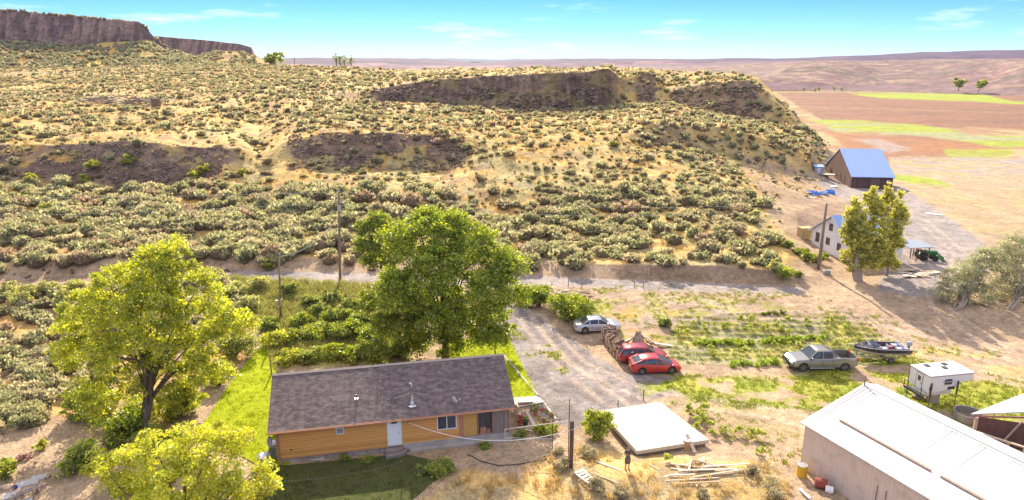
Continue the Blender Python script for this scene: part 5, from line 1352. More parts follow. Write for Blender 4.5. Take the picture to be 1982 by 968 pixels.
for y in (-6.85, -7.2, -7.6, -8.0, -8.3): on_roof(2.7, y, 2.6, .012, .008, 'roof_seam', M_seam)
for y0, l in ((-7.9, 6.3), (-15.5, 7.0)):
    on_roof(1.55, y0, .13, l, .10, 'roof_plank', noisy('roof_plank', (.36, .24, .18), (.26, .18, .15), 6, .9))
for i in range(9):
    on_roof(5.2, -1.5-i*1.9, .04, .9, .01, 'roof_seam', M_seam)
MB().tube([(5.5, -.15, RG_-.1), (5.5, -.15, RG_+.7)], .05, 8).build('roof_pipe', M_oldwood, shed)
for y in (-5.9, -6.5): MB().box(.10, .147, y-.02, y+.02, 0, 2.2).build('wall_rod', M_oldwood, shed)
MB().box(.02, .147, -.5, -.2, -.1, .5).build('corner_patch', M_darkin, shed)
# ---------------------------------------------------------------- open stock shed at the right edge
A0 = PZ(1879, 801, 2.9)
ss = thing('stock_shed', 'open sided stock shed with white roof and plank pens at the right edge', 'shed', (A0.x, A0.y, 0), R(-9))
def edge(u, v, z_): return PZ(u, v, z_)-Vector((A0.x, A0.y, 0))
inv = Matrix.Rotation(R(9), 4, 'Z')
q1, q2, q3 = inv @ edge(1985, 797, 2.85), inv @ edge(1985, 760, 2.95), inv @ (edge(1985, 797, 2.75)+Vector((7, -1.0, 0)))
q0 = Vector((0, 0, 2.9)); q4 = q2+Vector((7, -1, 0))
m = MB(); vs = [q0, q1, q3, q4, q2]; m.add([tuple(p) for p in vs]+[tuple(p-Vector((0, 0, .09))) for p in vs], [(0, 1, 2, 3, 4), (9, 8, 7, 6, 5)]+[(i, i+5, (i+1) % 5+5, (i+1) % 5) for i in range(5)])
m.build('roof', M_wroof, ss)
m = MB(); m.beam(q0-Vector((-.05, .02, .15)), q3-Vector((0, .02, .15)), .05, .14); m.build('fascia', noisy('red_fascia', (.40, .16, .14), (.3, .13, .12), 3, .7), ss)
M_pen = noisy('pen_boards', (.46, .34, .27), (.32, .235, .19), 4, .9, bump=.4)
bx_dir = Vector((.80, -.60, 0)); s0 = Vector((.35, -.15, 0))
for i in range(9):
    p = s0+bx_dir*i*1.0
    MB().box(p.x-.09, p.x+.09, p.y-.09, p.y+.09, -.2, 1.6 if i else 2.75).build('post', M_pen, ss)
m = MB()
for i in range(7):
    for k in range(4):
        a = s0+bx_dir*(i*1.0+.1); b = s0+bx_dir*(i*1.0+.9)
        m.beam(a+Vector((0, 0, .3+k*.3)), b+Vector((0, 0, .3+k*.3)), .04, .24)
m.build('pen_wall', M_pen, ss)
m = MB(); m.beam(s0+Vector((0, 0, 1.66)), s0+bx_dir*8+Vector((0, 0, 1.66)), .14, .1); m.build('top_rail', M_paleboard, ss)
m = MB(); m.add([(.6, .25, 0), (9, .25-1.5, 0), (9, .25-1.5, 2.6), (.6, .25, 2.6)], [(0, 1, 2, 3)]); m.build('back_wall', noisy('dark_red_boards', (.14, .07, .06), (.10, .05, .045), 3, .9), ss)
m = MB(); m.beam((2.2, -.3, 1.0), (3.2, -.2, 2.7), .1, .1); m.beam((5, -1, 1.0), (6, -.8, 2.7), .1, .1); m.build('brace', M_pen, ss)
# ---------------------------------------------------------------- sloping white slab roof sunk in the ground
C4 = [PZ(1160, 795, .42), PZ(1278, 778, .50), PZ(1372, 851, .52), PZ(1233, 873, .45)]
cen = sum(C4, Vector())/4; cen.z = 0
sb = thing('cellar', 'low cellar with one broad plain white slab roof', 'cellar', cen)
C4 = [p-cen for p in C4]
m = MB(); m.add([tuple(p) for p in C4]+[tuple(p-Vector((0, 0, .13))) for p in C4], [(3, 2, 1, 0), (4, 5, 6, 7)]+[(i, (i+1) % 4, (i+1) % 4+4, i+4) for i in range(4)])
m.build('roof', noisy('white_roof_sheet', (.54, .49, .41), (.42, .37, .30), .7, .8, lo=.50, hi=.78, bump=.3, bscale=2), sb)
m = MB(); I4 = [p*.95 for p in C4]
m.add([(p.x, p.y, p.z-.09) for p in I4]+[(p.x, p.y, -.8) for p in I4], [(i, (i+1) % 4, (i+1) % 4+4, i+4) for i in range(4)]); m.build('wall', noisy('cellar_wall', (.26, .20, .17), (.18, .14, .12), 4, .9), sb)
m = MB(); m.beam(C4[0]+Vector((0, 0, -.20)), C4[3]+Vector((0, 0, -.20)), .05, .14); m.beam(C4[3]+Vector((0, 0, -.20)), C4[2]+Vector((0, 0, -.20)), .05, .14); m.build('fascia', M_paleboard, sb)
p = C4[2]; m = MB(); m.beam((p.x-1.6, p.y+.1, .9), (p.x-1.25, p.y-1.1, .15), .25, .03); m.build('loose_plank', M_paleboard, sb)
# small grey outbuilding by the barn
ob = thing('storage_box', 'small blue grey box shed left of the dark barn', 'shed', GP(1583, 335), R(-12))
MB().box(-.9, .9, -.8, .8, -.2, 1.5).build('wall', plank_mat('grey_blue_sheet', (.30, .33, .42), (.36, .40, .50), .3, 'X', .06, .6, .5), ob)
m = MB(); slope(m, -1.0, 1.0, -.95, 1.5, .95, 1.75, .07); m.build('roof', M_blue, ob)
MB().box(-.4, .3, -.83, -.805, -.1, 1.3).build('door', M_steel, ob)
# ================================================================== VEHICLES
def paint(name, c, metal=.3, rough=.28):
    m, nt, b = nmat(name); b.inputs['Metallic'].default_value = metal; b.inputs['Roughness'].default_value = rough
    b.inputs['Coat Weight'].default_value = .6; b.inputs['Coat Roughness'].default_value = .08
    n = nt.nodes.new('ShaderNodeTexNoise'); n.inputs['Scale'].default_value = 2.2; n.inputs['Detail'].default_value = 7
    tc = nt.nodes.new('ShaderNodeTexCoord'); nt.links.new(tc.outputs['Object'], n.inputs['Vector'])
    r = nt.nodes.new('ShaderNodeValToRGB'); r.color_ramp.elements[0].position = .3; r.color_ramp.elements[1].position = .75
    r.color_ramp.elements[0].color = (*c, 1); r.color_ramp.elements[1].color = (*[min(1, x*.86+.02) for x in c], 1); nt.links.new(n.outputs['Fac'], r.inputs[0]); nt.links.new(r.outputs[0], b.inputs['Base Color'])
    return m
M_tyre = noisy('tyre_rubber', (.03, .028, .028), (.06, .052, .048), 6, .9)
M_rim = noisy('alloy', (.55, .55, .57), (.42, .42, .44), 6, .3, .8)
M_lens = noisy('lamp_lens', (.75, .76, .78), (.6, .6, .62), 6, .1)
M_redl = noisy('tail_lens', (.50, .02, .02), (.38, .015, .015), 6, .15)
M_trim = noisy('dark_trim', (.035, .035, .038), (.05, .05, .052), 5, .6)
def half_loft(mb, xs, sec):
    """sec(x) -> list of (y,z) from bottom centre round the side to top centre; mirrored"""
    base = len(mb.v); n = None
    for x in xs:
        h = sec(x); full = h+[(-y, z_) for y, z_ in h[-2:0:-1]]; n = len(full)
        for y, z_ in full: mb.v.append((x, y, z_))
    for i in range(len(xs)-1):
        for k in range(n):
            a = base+i*n+k; b = base+i*n+(k+1) % n
            mb.f.append((a, b, b+n, a+n))
    mb.f.append(tuple(base+k for k in range(n))); e = base+(len(xs)-1)*n; mb.f.append(tuple(e+k for k in range(n))[::-1])
def wheel(parent, x, y, r, w=.22, side=1, spokes=5):
    ty = MB().lathe([(r*.62, -w/2), (r*.95, -w/2), (r, -w*.32), (r, w*.32), (r*.95, w/2), (r*.62, w/2)], 24, (x, y, r), 'y').build('wheel', M_tyre, parent)
    mb = MB(); yo = y+side*(w/2-.035)
    mb.lathe([(.0, yo-y-.02*side), (r*.62, yo-y-.02*side), (r*.64, yo-y+.035*side), (r*.60, yo-y+.036*side), (r*.57, yo-y)], 24, (x, y, r), 'y')
    for k in range(spokes):
        a = 2*PI*k/spokes+.3
        mb.beam((x, yo+.012*side, r), (x+math.cos(a)*r*.58, yo+.012*side, r+math.sin(a)*r*.58), .035, .055, up=(0, 1, 0))
    mb.build('rim', M_rim, ty)
    MB().lathe([(.0, yo-y-.014*side), (r*.55, yo-y-.014*side), (r*.55, yo-y-.010*side), (.0, yo-y-.010*side)], 20, (x, y, r), 'y').build('brake_disc', M_trim, ty)
    return ty
def passenger(name, label, cat, loc, rz, pm, L, W, top, roof, wheels, r=.32, clear=.20, belt=None, bed=None, group=None, glass_x=None, tail='low', mirrors=True, hw_end=.80, doors=()):
    """x from -L/2 (tail) to L/2 (nose). top: [(x,z)] body shoulder line; roof: (x rear base, x rear roof, x front roof, x windscreen base, z roof rear, z roof front)"""
    t = thing(name, label, cat, loc, rz, group)
    tx = [p[0] for p in top]; tz = [p[1] for p in top]
    hwf = lambda x: W/2*(1-(1-hw_end)*max(0, (abs(x)-(L/2-.75))/.75)**2)
    def zb(x):
        z0 = clear+.10*max(0, (abs(x)-(L/2-.35))/.35)
        for xw in wheels:
            d = abs(x-xw); ra = r+.055
            if d < ra: z0 = max(z0, r+math.sqrt(ra*ra-d*d))
        return z0
    def sec(x):
        hw = hwf(x); T = float(np.interp(x, tx, tz)); b0 = zb(x); bl = T-.04
        if bed and bed[0] < x < bed[1]:
            fz = bed[2]
            return [(0, b0 if b0 > clear+.02 else clear+.2), (hw*.9, b0), (hw, b0+.03), (hw, max(b0+.05, .55*T)), (hw, T-.03), (hw-.02, T), (hw-.09, T), (hw-.10, fz), (0, fz)]
        return [(0, b0), (hw*.9, b0), (hw*.985, b0+.05), (hw, max(b0+.07, .55*T)), (hw*.985, T-.08), (hw*.93, T-.01), (hw*.6, T+.02), (hw*.3, T+.03), (0, T+.035)]
    xs = set(np.linspace(-L/2, L/2, 50).tolist())
    for xw in wheels:
        for q in np.linspace(-(r+.054), r+.054, 15): xs.add(xw+q)
        xs.add(xw-r-.06); xs.add(xw+r+.06)
    if bed: xs |= {bed[0]-.001, bed[0]+.001, bed[1]-.001, bed[1]+.001}
    xs = sorted(xs)
    mb = MB(); half_loft(mb, xs, sec); body = mb.build('body', pm, t, smooth=False)
    for p in body.data.polygons: p.use_smooth = True
    em = body.modifiers.new('edges', 'EDGE_SPLIT'); em.split_angle = R(38)
    if bed:
        MB().box(bed[0]+.02, bed[1]-.02, -W/2+.11, W/2-.11, bed[2]+.003, bed[2]+.02).build('bed_liner', M_trim, t)
    xa, xb, xc, xd, zra, zrc = roof
    Tz = lambda x: float(np.interp(x, tx, tz))
    def roofz(x):
        return float(np.interp(x, [xa, xb, (xb+xc)/2, xc, xd], [Tz(xa)+.0, zra, max(zra, zrc)+.03, zrc, Tz(xd)+.0]))
    def gsec(x):
        z1 = roofz(x); b0 = Tz(x)-.03; hw = hwf(x)*.93; k = max(0.0, min(1, (z1-b0)/.5)); hr = hw*(1-.20*k)
        return [(0, b0-.05), (hw, b0-.05), (hw, b0), (hr, max(b0+.005, z1-.05)), (hr*.8, max(b0+.008, z1-.008)), (0, max(b0+.01, z1+.02))]
    mb = MB(); half_loft(mb, sorted({xa, (xa+xb)/2, xb, (xb*2+xc)/3, (xb+xc)/2, (xb+2*xc)/3, xc, (xc+xd)/2, xd}), gsec)
    gl = mb.build('glasshouse', M_glass_car, t, smooth=True); em = gl.modifiers.new('edges', 'EDGE_SPLIT'); em.split_angle = R(30)
    def rsec(x):
        z1 = roofz(x); b0 = Tz(x)-.03; hw = hwf(x)*.93; hr = hw*.80+.012
        return [(0, z1-.03), (hr, z1-.075), (hr+.002, z1-.05), (hr*.82, z1+.004), (hr*.4, z1+.026), (0, z1+.034)]
    mb = MB(); half_loft(mb, [xb-.10*(1 if xb-xa > .1 else 0), xb, (xb*2+xc)/3, (xb+xc)/2, (xb+2*xc)/3, xc, xc+.06], rsec)
    rf = mb.build('roof', pm, t, smooth=True)
    for s in (-1, 1):
        def edge_pt(x, f):   # f 0 at belt, 1 at roof
            z1 = roofz(x); b0 = Tz(x)-.03; hw = hwf(x)*.93; k = max(0, min(1, (z1-b0)/.5)); hr = hw*(1-.20*k)
            return Vector((x, s*(hw+(hr-hw)*f+.006), b0+(max(b0, z1-.05)-b0)*f))
        MB().beam(Vector((xd, s*(hwf(xd)*.93), Tz(xd))), edge_pt(xc, 1), .06, .05, up=(0, 1, 0)).build('pillar', pm, t)
        MB().beam(Vector((xa, s*(hwf(xa)*.90), Tz(xa))), edge_pt(xb, 1), .10, .05, up=(0, 1, 0)).build('pillar', pm, t)
        for xp in doors:
            MB().beam(edge_pt(xp, 0), edge_pt(xp, 1), .08, .03, up=(0, 1, 0)).build('pillar', pm, t)
    # door seams, handles, mirrors, lamps, plate
    mb = MB(); hs = MB()
    for s in (-1, 1):
        for xp in list(doors)+[xd-.12]:
            T = Tz(xp); mb.box(xp-.008, xp+.008, min(s*hwf(xp), s*(hwf(xp)+.004)), max(s*hwf(xp), s*(hwf(xp)+.004)), clear+.12, T-.09)
        for xp in doors:
            T = Tz(xp); y = s*hwf(xp)
            hs.box(xp+.06, xp+.24, min(y*.985, y+s*.025), max(y*.985, y+s*.025), T-.18, T-.14)
    mb.build('door_seam', M_trim, body); hs.build('door_handle', pm, body)
    if mirrors:
        for s in (-1, 1):
            y0 = s*(hwf(xd)*.96); MB().box(xd-.32, xd-.18, min(y0, y0+s*.22), max(y0, y0+s*.22), Tz(xd)+.02, Tz(xd)+.17).build('mirror', pm, t, bevel=.02)
    for s in (-1, 1):
        y0 = s*W/2*hw_end
        zf = Tz(L/2-.1)-.22
        MB().box(L/2-.24, L/2-.02, min(y0*.62, y0*1.03), max(y0*.62, y0*1.03), zf, zf+.13).build('headlight', M_lens, t, bevel=.02)
        zt = Tz(-L/2+.1)-(.32 if tail != 'low' else .26)
        MB().box(-L/2-.012, -L/2+.16, min(y0*.72, y0*1.045), max(y0*.72, y0*1.045), zt, zt+(.30 if tail == 'high' else .17)).build('taillight', M_redl, t, bevel=.015)
    MB().box(L/2-.03, L/2+.015, -W*.28, W*.28, clear+.12, clear+.28).build('grille', M_trim, t)
    MB().box(-L/2-.012, -L/2+.02, -.16, .16, clear+.32, clear+.44).build('number_plate', M_white, t)
    MB().box(-L/2+.3, L/2-.3, -W*.40, W*.40, clear-.02, clear+.12).build('underbody', M_trim, t)
    for xw in wheels:
        for s in (-1, 1): wheel(t, xw, s*(W/2-.13), r, .22, s)
    return t
M_glass_car = glass_mat('car_glass', (.035, .04, .05))
P_silver = paint('silver_paint', (.58, .59, .62), .6)
P_red = paint('bright_red_paint', (.52, .025, .02), .15)
P_dred = paint('dark_red_paint', (.33, .018, .025), .25)
P_grey = paint('grey_green_paint', (.27, .26, .24), .45)
def carpos(u, v, half_w, z0=None):
    p = GP(u, v); return p
p = PZ(1157, 650); ang = R(7)
passenger('sedan', 'silver sedan parked by the big dark shrub at the drive', 'car', Vector((8.65, 64.8, G(8.65, 64.8)-.01)), ang, P_silver, 4.75, 1.82,
          [(-2.38, .72), (-2.30, .92), (-1.55, .98), (-.2, .93), (.95, .90), (1.6, .84), (2.2, .68), (2.38, .52)], (-1.75, -1.0, .25, 1.15, 1.40, 1.40), (-1.42, 1.38), doors=(-.95, -.05))
passenger('hatchback', 'bright red hatchback nearest the gravel, in front of the dark red wagon', 'car', Vector((12.75, 55.95, G(12.75, 55.95)-.01)), R(5), P_red, 4.5, 1.75,
          [(-2.25, .80), (-2.2, 1.04), (-1.5, 1.02), (0, .93), (1.2, .84), (1.9, .72), (2.25, .50)], (-2.22, -1.35, .15, 1.65, 1.38, 1.46), (-1.35, 1.35), doors=(-.95, .0), tail='high')
passenger('wagon', 'dark red wagon between the firewood stack and the bright red hatchback', 'car', Vector((12.05, 58.1, G(12.05, 58.1)-.01)), R(4), P_dred, 4.55, 1.8,
          [(-2.27, .85), (-2.2, 1.02), (-1.5, 1.02), (0, .96), (1.1, .92), (1.8, .84), (2.27, .60)], (-2.24, -1.85, .25, 1.20, 1.52, 1.56), (-1.35, 1.38), doors=(-1.0, -.05), tail='high', r=.34, clear=.24)
pk = passenger('pickup_truck', 'grey four door pickup with an empty bed parked at the garden edge', 'pickup', Vector((27.75, 56.5, G(27.75, 56.5)-.02)), R(181), P_grey, 5.95, 2.0,
          [(-2.97, 1.22), (-2.9, 1.30), (-.92, 1.30), (-.88, 1.28), (1.3, 1.22), (1.6, 1.20), (2.6, 1.10), (2.97, .90)], (-.85, -.68, .75, 1.45, 1.90, 1.90), (-1.82, 1.88), r=.40, clear=.42, bed=(-2.85, -.98, .80), doors=(-.72, .18), hw_end=.9, tail='high')
m = MB()
for s in (-1, 1): m.tube([(3.0, s*.62, .45), (3.12, s*.64, .7), (3.12, s*.64, 1.15), (3.02, s*.62, 1.18)], .045, 8)
m.tube([(3.12, -.64, 1.13), (3.12, .64, 1.13)], .035, 8); m.tube([(3.12, -.64, .62), (3.12, .64, .62)], .04, 8)
for s in (-1, 1): m.tube([(3.1, s*.64, .62), (3.05, s*.98, .66), (2.85, s*1.03, .72), (2.85, s*1.03, 1.05), (3.05, s*.98, 1.10), (3.1, s*.64, 1.12)], .035, 8)
m.build('bull_bar', M_black, pk, smooth=True)
m = MB()
for s in (-1, 1): m.tube([(-.9, s*1.02, .40), (1.35, s*1.02, .40)], .045, 8)
m.build('side_step', M_rim, pk)
# ---------------------------------------------------------------- boat on trailer
bp_ = Vector((33.7, 57.9, 0)); bp_.z = G(bp_.x, bp_.y)
tr = thing('boat_trailer', 'low metal boat trailer hitched behind the grey pickup', 'trailer', bp_, R(180+1))
m = MB()
for s in (-1, 1):
    m.beam((-1.9, s*.6, .48), (1.0, s*.55, .48), .07, .1); m.beam((1.0, s*.55, .48), (2.35, 0, .45), .07, .1)
for x in (-1.8, -.9, 0, .9): m.beam((x, -.6, .46), (x, .6, .46), .06, .08)
m.beam((2.3, 0, .45), (3.1, 0, .45), .08, .1); m.build('frame', M_steel, tr)
for s in (-1, 1):
    wheel(tr, -.75, s*.85, .29, .18, s)
    pts = [(-.75+.40*math.cos(a), s*.85, .29+.36*math.sin(a)) for a in np.linspace(.15, PI-.15, 8)]
    m = MB()
    for a, b in zip(pts[:-1], pts[1:]): m.beam(a, b, .22, .02)
    m.build('mudguard', M_steel, tr)
m = MB().tube([(2.0, 0, .45), (2.0, 0, 1.0)], .03, 6); m.tube([(2.0, -.1, .98), (2.0, .1, .98)], .05, 8); m.build('winch_post', M_black, tr)
bt = thing('fishing_boat', 'black and silver open motorboat sitting on its trailer', 'boat', bp_+Vector((.1, 0, .52)), R(180+1))
BL = 4.9
def bsec(zlo, zhi, kin=0.0):
    def f(x):
        t_ = (x+BL/2)/BL; w = .98*(1-max(0, (t_-.45)/.55)**2.2)+.02
        keel = .0+.55*max(0, (t_-.6)/.4)**2; ch = .26+.35*max(0, (t_-.5)/.5)**1.6; sh = .78+.16*t_
        return t_, w, keel, ch, sh
    return f
bf = bsec(0, 0)
def hull_low(x):
    t_, w, k, c, s_ = bf(x); mid = c+(s_-c)*.38
    return [(0, k), (w*.80, c), (w*.9, mid), (0, mid+.0)]
def hull_up(x):
    t_, w, k, c, s_ = bf(x); mid = c+(s_-c)*.38+.002
    return [(0, mid), (w*.905, mid), (w*1.0, s_), (w*.90, s_+.01), (w*.86, mid+.08 if t_ < .72 else s_-.02), (0, mid+.08 if t_ < .72 else s_-.0)]
bx = sorted(set(np.linspace(-BL/2, BL/2-.02, 26).tolist()+[BL*.22-.001, BL*.22+.001]))
m = MB(); half_loft(m, bx, hull_low); m.build('hull_bottom', noisy('hull_silver', (.58, .54, .50), (.48, .45, .42), 4, .35, .5), bt)
m = MB(); half_loft(m, bx, hull_up); m.build('hull', paint('hull_black', (.035, .028, .045), .1), bt)
m = MB()
for s in (-1, 1):
    pts = [(x, s*bf(x)[1]*.97, bf(x)[4]+.02) for x in bx[::2]]
    m.tube(pts, .03, 6)
m.build('gunwale', M_steel, bt)
M_seat = noisy('grey_vinyl', (.42, .44, .52), (.32, .34, .42), 5, .7)
for (x, y, w) in ((-1.5, -.4, .5), (-1.5, .4, .5), (-.2, .35, .45), (1.3, 0, .5)):
    m = MB(); m.box(x-.22, x+.22, y-w/2, y+w/2, .62, .82); m.box(x-.26, x-.20, y-w/2, y+w/2, .82, 1.15)
    m.build('seat', M_seat, bt, bevel=.02)
m = MB(); m.box(.25, .60, -.62, -.08, .55, 1.05); m.box(.25, .60, .16, .66, .55, 1.02); m.build('console', M_seat, bt, bevel=.03)
m = MB(); m.add([(.45, -.66, 1.05), (.72, -.6, 1.05), (.55, -.6, 1.32), (.38, -.66, 1.3), (.72, .6, 1.03), (.45, .66, 1.03), (.38, .66, 1.28), (.55, .6, 1.3)], [(1, 4, 7, 2), (0, 1, 2, 3), (4, 5, 6, 7)]); m.build('windshield', M_glass, bt)
M_carp = noisy('boat_carpet', (.30, .30, .36), (.22, .22, .28), 8, .9); MB().box(1.5, 2.0, -.42, .42, .86, .90).build('deck', M_carp, bt); MB().box(-2.3, -1.85, -.75, .75, .78, .84).build('deck', M_carp, bt)
MB().box(-1.1, -.7, -.3, .1, .55, .78).build('cooler', noisy('cooler_red', (.5, .08, .06), (.4, .07, .05), 4, .6), bt)
m = MB(); m.box(-2.85, -2.45, -.17, .17, .85, 1.28); ob_ = m.build('outboard_motor', noisy('motor_grey', (.40, .43, .50), (.33, .36, .43), 4, .4), bt, bevel=.06)
m = MB(); m.box(-2.72, -2.56, -.06, .06, .15, .85); m.box(-2.9, -2.5, -.02, .02, .12, .16); m.build('leg', M_trim, ob_)
# ---------------------------------------------------------------- slide-in camper on jacks
ZC = 3.05
A_ = PZ(1802, 728, ZC); B_ = PZ(1887, 720, ZC); C_ = PZ(1765, 710, ZC)
ca = math.atan2(B_.y-A_.y, B_.x-A_.x); CLn = (B_-A_).length; CWd = 2.1
gz_ = G(A_.x+1, A_.y+1)
cm = thing('truck_camper', 'white slide-in camper standing on its jacks over the grass', 'camper', (A_.x, A_.y, gz_), ca)
zt = ZC-gz_; z0_ = 1.05
M_camp = noisy('camper_white', (.78, .77, .79), (.72, .71, .73), 1.5, .45)
body_l = CLn*.66
m = MB(); m.prism([(0, z0_+.35), (.25, z0_+.30), (body_l, z0_+.25+.35), (body_l, zt-.85), (CLn-.12, zt-.70), (CLn, zt-.45), (CLn-.05, zt-.10), (0, zt-.10)], 0, CWd, 'y')
m.box(.1, body_l-.05, .45, CWd-.45, z0_-.15, z0_+.4); m.build('body', M_camp, cm, bevel=.02)
m = MB(); m.box(-.04, CLn-.02, -.04, CWd+.04, zt-.10, zt); m.build('roof', M_camp, cm, bevel=.03)
m = MB()
for (x, y) in ((.9, 1.5), (2.0, .9), (2.5, 1.5)): m.box(x, x+.38, y, y+.38, zt+.002, zt+.07)
m.build('roof_vent', M_trim, cm)
m = MB(); m.box(0, CLn-.1, -.012, -.002, zt-.14, zt-.10); m.box(-.012, -.002, 0, CWd, zt-.14, zt-.10); m.build('trim_strip', noisy('camper_trim', (.30, .06, .08), (.25, .05, .07), 3, .5), cm)
# door on the rear face (-X side)
Mr = Matrix(((0, 1, 0, 0), (-1, 0, 0, CWd), (0, 0, 1, 0), (0, 0, 0, 1)))
d = MB().box(.75, 1.38, -.035, -.004, z0_+.30, zt-.25, Mr).build('door', M_white, cm, bevel=.02)
m = MB(); m.box(.73, .745, -.04, -.002, z0_+.28, zt-.23, Mr); m.box(1.385, 1.40, -.04, -.002, z0_+.28, zt-.23, Mr); m.box(.745, 1.385, -.04, -.002, zt-.245, zt-.23, Mr); m.build('door_frame', M_trim, d)
MB().box(.92, 1.22, -.05, -.037, zt-.85, zt-.45, Mr).build('pane', M_glass, d)
MB().box(1.28, 1.34, -.07, -.037, z0_+.8, z0_+.88, Mr).build('handle', M_trim, d)
add_window(cm, body_l*.52, zt-.85, .62, .42, -.0, fw=.04, mull=1, mat=M_trim)
m = MB(); m.box(-.55, -.02, .15, CWd-.15, z0_+.0, z0_+.05); m.beam((-.5, .15, z0_+.05), (-.5, .15, z0_+.75), .04, .04); m.beam((-.5, CWd-.15, z0_+.05), (-.5, CWd-.15, z0_+.75), .04, .04); m.box(-.55, -.5, .15, CWd-.15, z0_+.06, z0_+.16); m.build('rear_step', M_black, cm)
for (x, y) in ((.12, -.12), (.12, CWd+.12), (body_l-.12, -.12), (body_l-.12, CWd+.12)):
    m = MB(); m.box(x-.045, x+.045, y-.045, y+.045, z0_+.1, z0_+1.25); m.tube([(x, y, .03), (x, y, z0_+.2)], .025, 8); m.box(x-.09, x+.09, y-.09, y+.09, 0, .03); m.build('jack', M_trim, cm)
m = MB(); m.box(.06, .3, -.02, -.006, z0_+.55, z0_+.9); m.box(body_l-.9, body_l-.3, -.02, -.006, z0_+.5, z0_+.75); m.build('hatch', M_trim, cm)
MB().tube([(1.2, -.05, zt-.62), (2.2, -.06, zt-.62)], .03, 6).build('awning_arm', M_steel, cm)
cb = thing('support_stack', 'grey block stack propping the front of the camper', 'blocks', Vector((A_.x, A_.y, gz_))+Matrix.Rotation(ca, 3, 'Z') @ Vector((body_l*.55, CWd*.45, 0)), ca)
MB().box(-.35, .35, -.35, .35, -.05, .9).build('blocks', noisy('cinder_block', (.42, .36, .32), (.33, .28, .26), 4, .95), cb, bevel=.02)
# ---------------------------------------------------------------- tractor
tp = Vector((54.6, 86.5, 0)); tp.z = G(tp.x, tp.y)-.02
tt = thing('tractor', 'green compact tractor with yellow wheels beside the canopy', 'tractor', tp, R(-8))
M_gr = noisy('tractor_green', (.04, .20, .05), (.03, .15, .04), 4, .4); M_ye = noisy('tractor_yellow', (.75, .55, .04), (.65, .45, .03), 4, .45)
m = MB(); m.box(-.3, 1.3, -.30, .30, .70, 1.25); m.box(-.6, 1.2, -.22, .22, .45, .72); m.build('hood', M_gr, tt, bevel=.06)
for (x, r, w) in ((-.55, .58, .36), (.95, .38, .24)):
    for s in (-1, 1):
        y = s*.68; ty = MB().lathe([(r*.5, -w/2), (r*.93, -w/2), (r, -w*.3), (r, w*.3), (r*.93, w/2), (r*.5, w/2)], 22, (x, y, r), 'y').build('wheel', M_tyre, tt)
        MB().lathe([(.0, -w*.36), (r*.52, -w*.36), (r*.52, w*.36), (0, w*.36)], 18, (x, y, r), 'y').build('rim', M_ye, ty)
for s in (-1, 1):
    m = MB(); pts = [(-.55+.66*math.cos(a), s*.62, .58+.64*math.sin(a)) for a in np.linspace(.5, PI-.4, 8)]
    for a, b in zip(pts[:-1], pts[1:]): m.beam(a, b, .4, .03)
    m.build('fender', M_gr, tt)
m = MB(); m.box(-.75, -.35, -.24, .24, .85, .97); m.box(-.85, -.75, -.24, .24, .95, 1.35); m.build('seat', M_ye, tt, bevel=.03)
m = MB(); m.tube([(-.05, 0, 1.0), (-.2, 0, 1.32)], .03, 6); m.lathe([(.17, 0), (.19, .015), (.17, .03)], 16, (-.2, 0, 1.32)); m.build('steering_wheel', M_black, tt)
m = MB()
for s in (-1, 1): m.tube([(-.95, s*.42, .8), (-.95, s*.42, 2.05)], .03, 6)
m.tube([(-.95, -.42, 2.05), (-.95, .42, 2.05)], .03, 6); m.build('roll_bar', M_black, tt)
m = MB()
for s in (-1, 1): m.beam((.2, s*.42, 1.0), (1.3, s*.42, 1.0), .08, .1); m.beam((1.3, s*.42, 1.0), (1.9, s*.42, .35), .08, .1)
m.prism([(1.85, .10), (2.25, .05), (2.3, .12), (1.95, .2), (1.95, .6), (1.85, .6)], -.7, .7, 'y'); m.build('loader', M_gr, tt)
t = thing('fuel_can', 'small red canister on the tractor, left of its seat', 'canister', tp+Matrix.Rotation(R(-8), 3, 'Z') @ Vector((-1.05, .3, 1.1)), 0)
MB().box(-.15, .15, -.12, .12, -.1, .25).build('can', noisy('can_red', (.62, .06, .03), (.5, .05, .03), 4, .5), t, bevel=.03); MB().tube([(0, 0, .25), (.1, 0, .33)], .03, 6).build('spout', M_black, t)
# flat utility trailer by the barn
up = GP(1600, 342)
ut = thing('utility_trailer', 'flat pale decked trailer left of the dark barn', 'trailer', up, R(-15))
MB().box(-1.6, 1.6, -.9, .9, .48, .56).build('deck', M_paleboard, ut)
m = MB(); m.box(-1.6, 1.6, -.85, -.78, .38, .478); m.box(-1.6, 1.6, .78, .85, .38, .478); m.beam((1.6, -.4, .42), (2.5, 0, .42), .06, .08); m.beam((1.6, .4, .42), (2.5, 0, .42), .06, .08); m.build('frame', M_black, ut)
for s in (-1, 1): wheel(ut, 0, s*.80, .26, .16, s)
# ================================================================== POLES, WIRES, FENCES
def pole_obj(name, label, cat, base, top, r0, r1, mat=None):
    t = thing(name, label, cat, base)
    v = Vector(top)-Vector(base)
    MB().tube([Vector((0, 0, -.4)), v*.33, v*.66, v], [r0, r0*.95, (r0+r1)/2, r1], 12).build('pole', mat or M_oldwood, t, smooth=True)
    return t, v
def top_at(u, v, Y): return PY(u, v, Y)
b1 = GP(658, 541); tp1 = top_at(656, 371, b1.y)
pA, vA = pole_obj('utility_pole', 'tall wooden power pole above the road behind the thicket', 'utility pole', b1, tp1, .17, .12)
m = MB(); m.beam(vA+Vector((-.7, -.1, -1.35)), vA+Vector((.7, -.1, -1.35)), .1, .12); m.build('crossarm', M_oldwood, pA)
m = MB()
for q in (Vector((0, 0, .0)), Vector((-.6, -.1, -1.25)), Vector((.6, -.1, -1.25))): m.lathe([(.03, 0), (.07, .06), (.04, .12), (.07, .18), (.0, .22)], 8, vA+q)
m.build('insulator', M_white, pA)
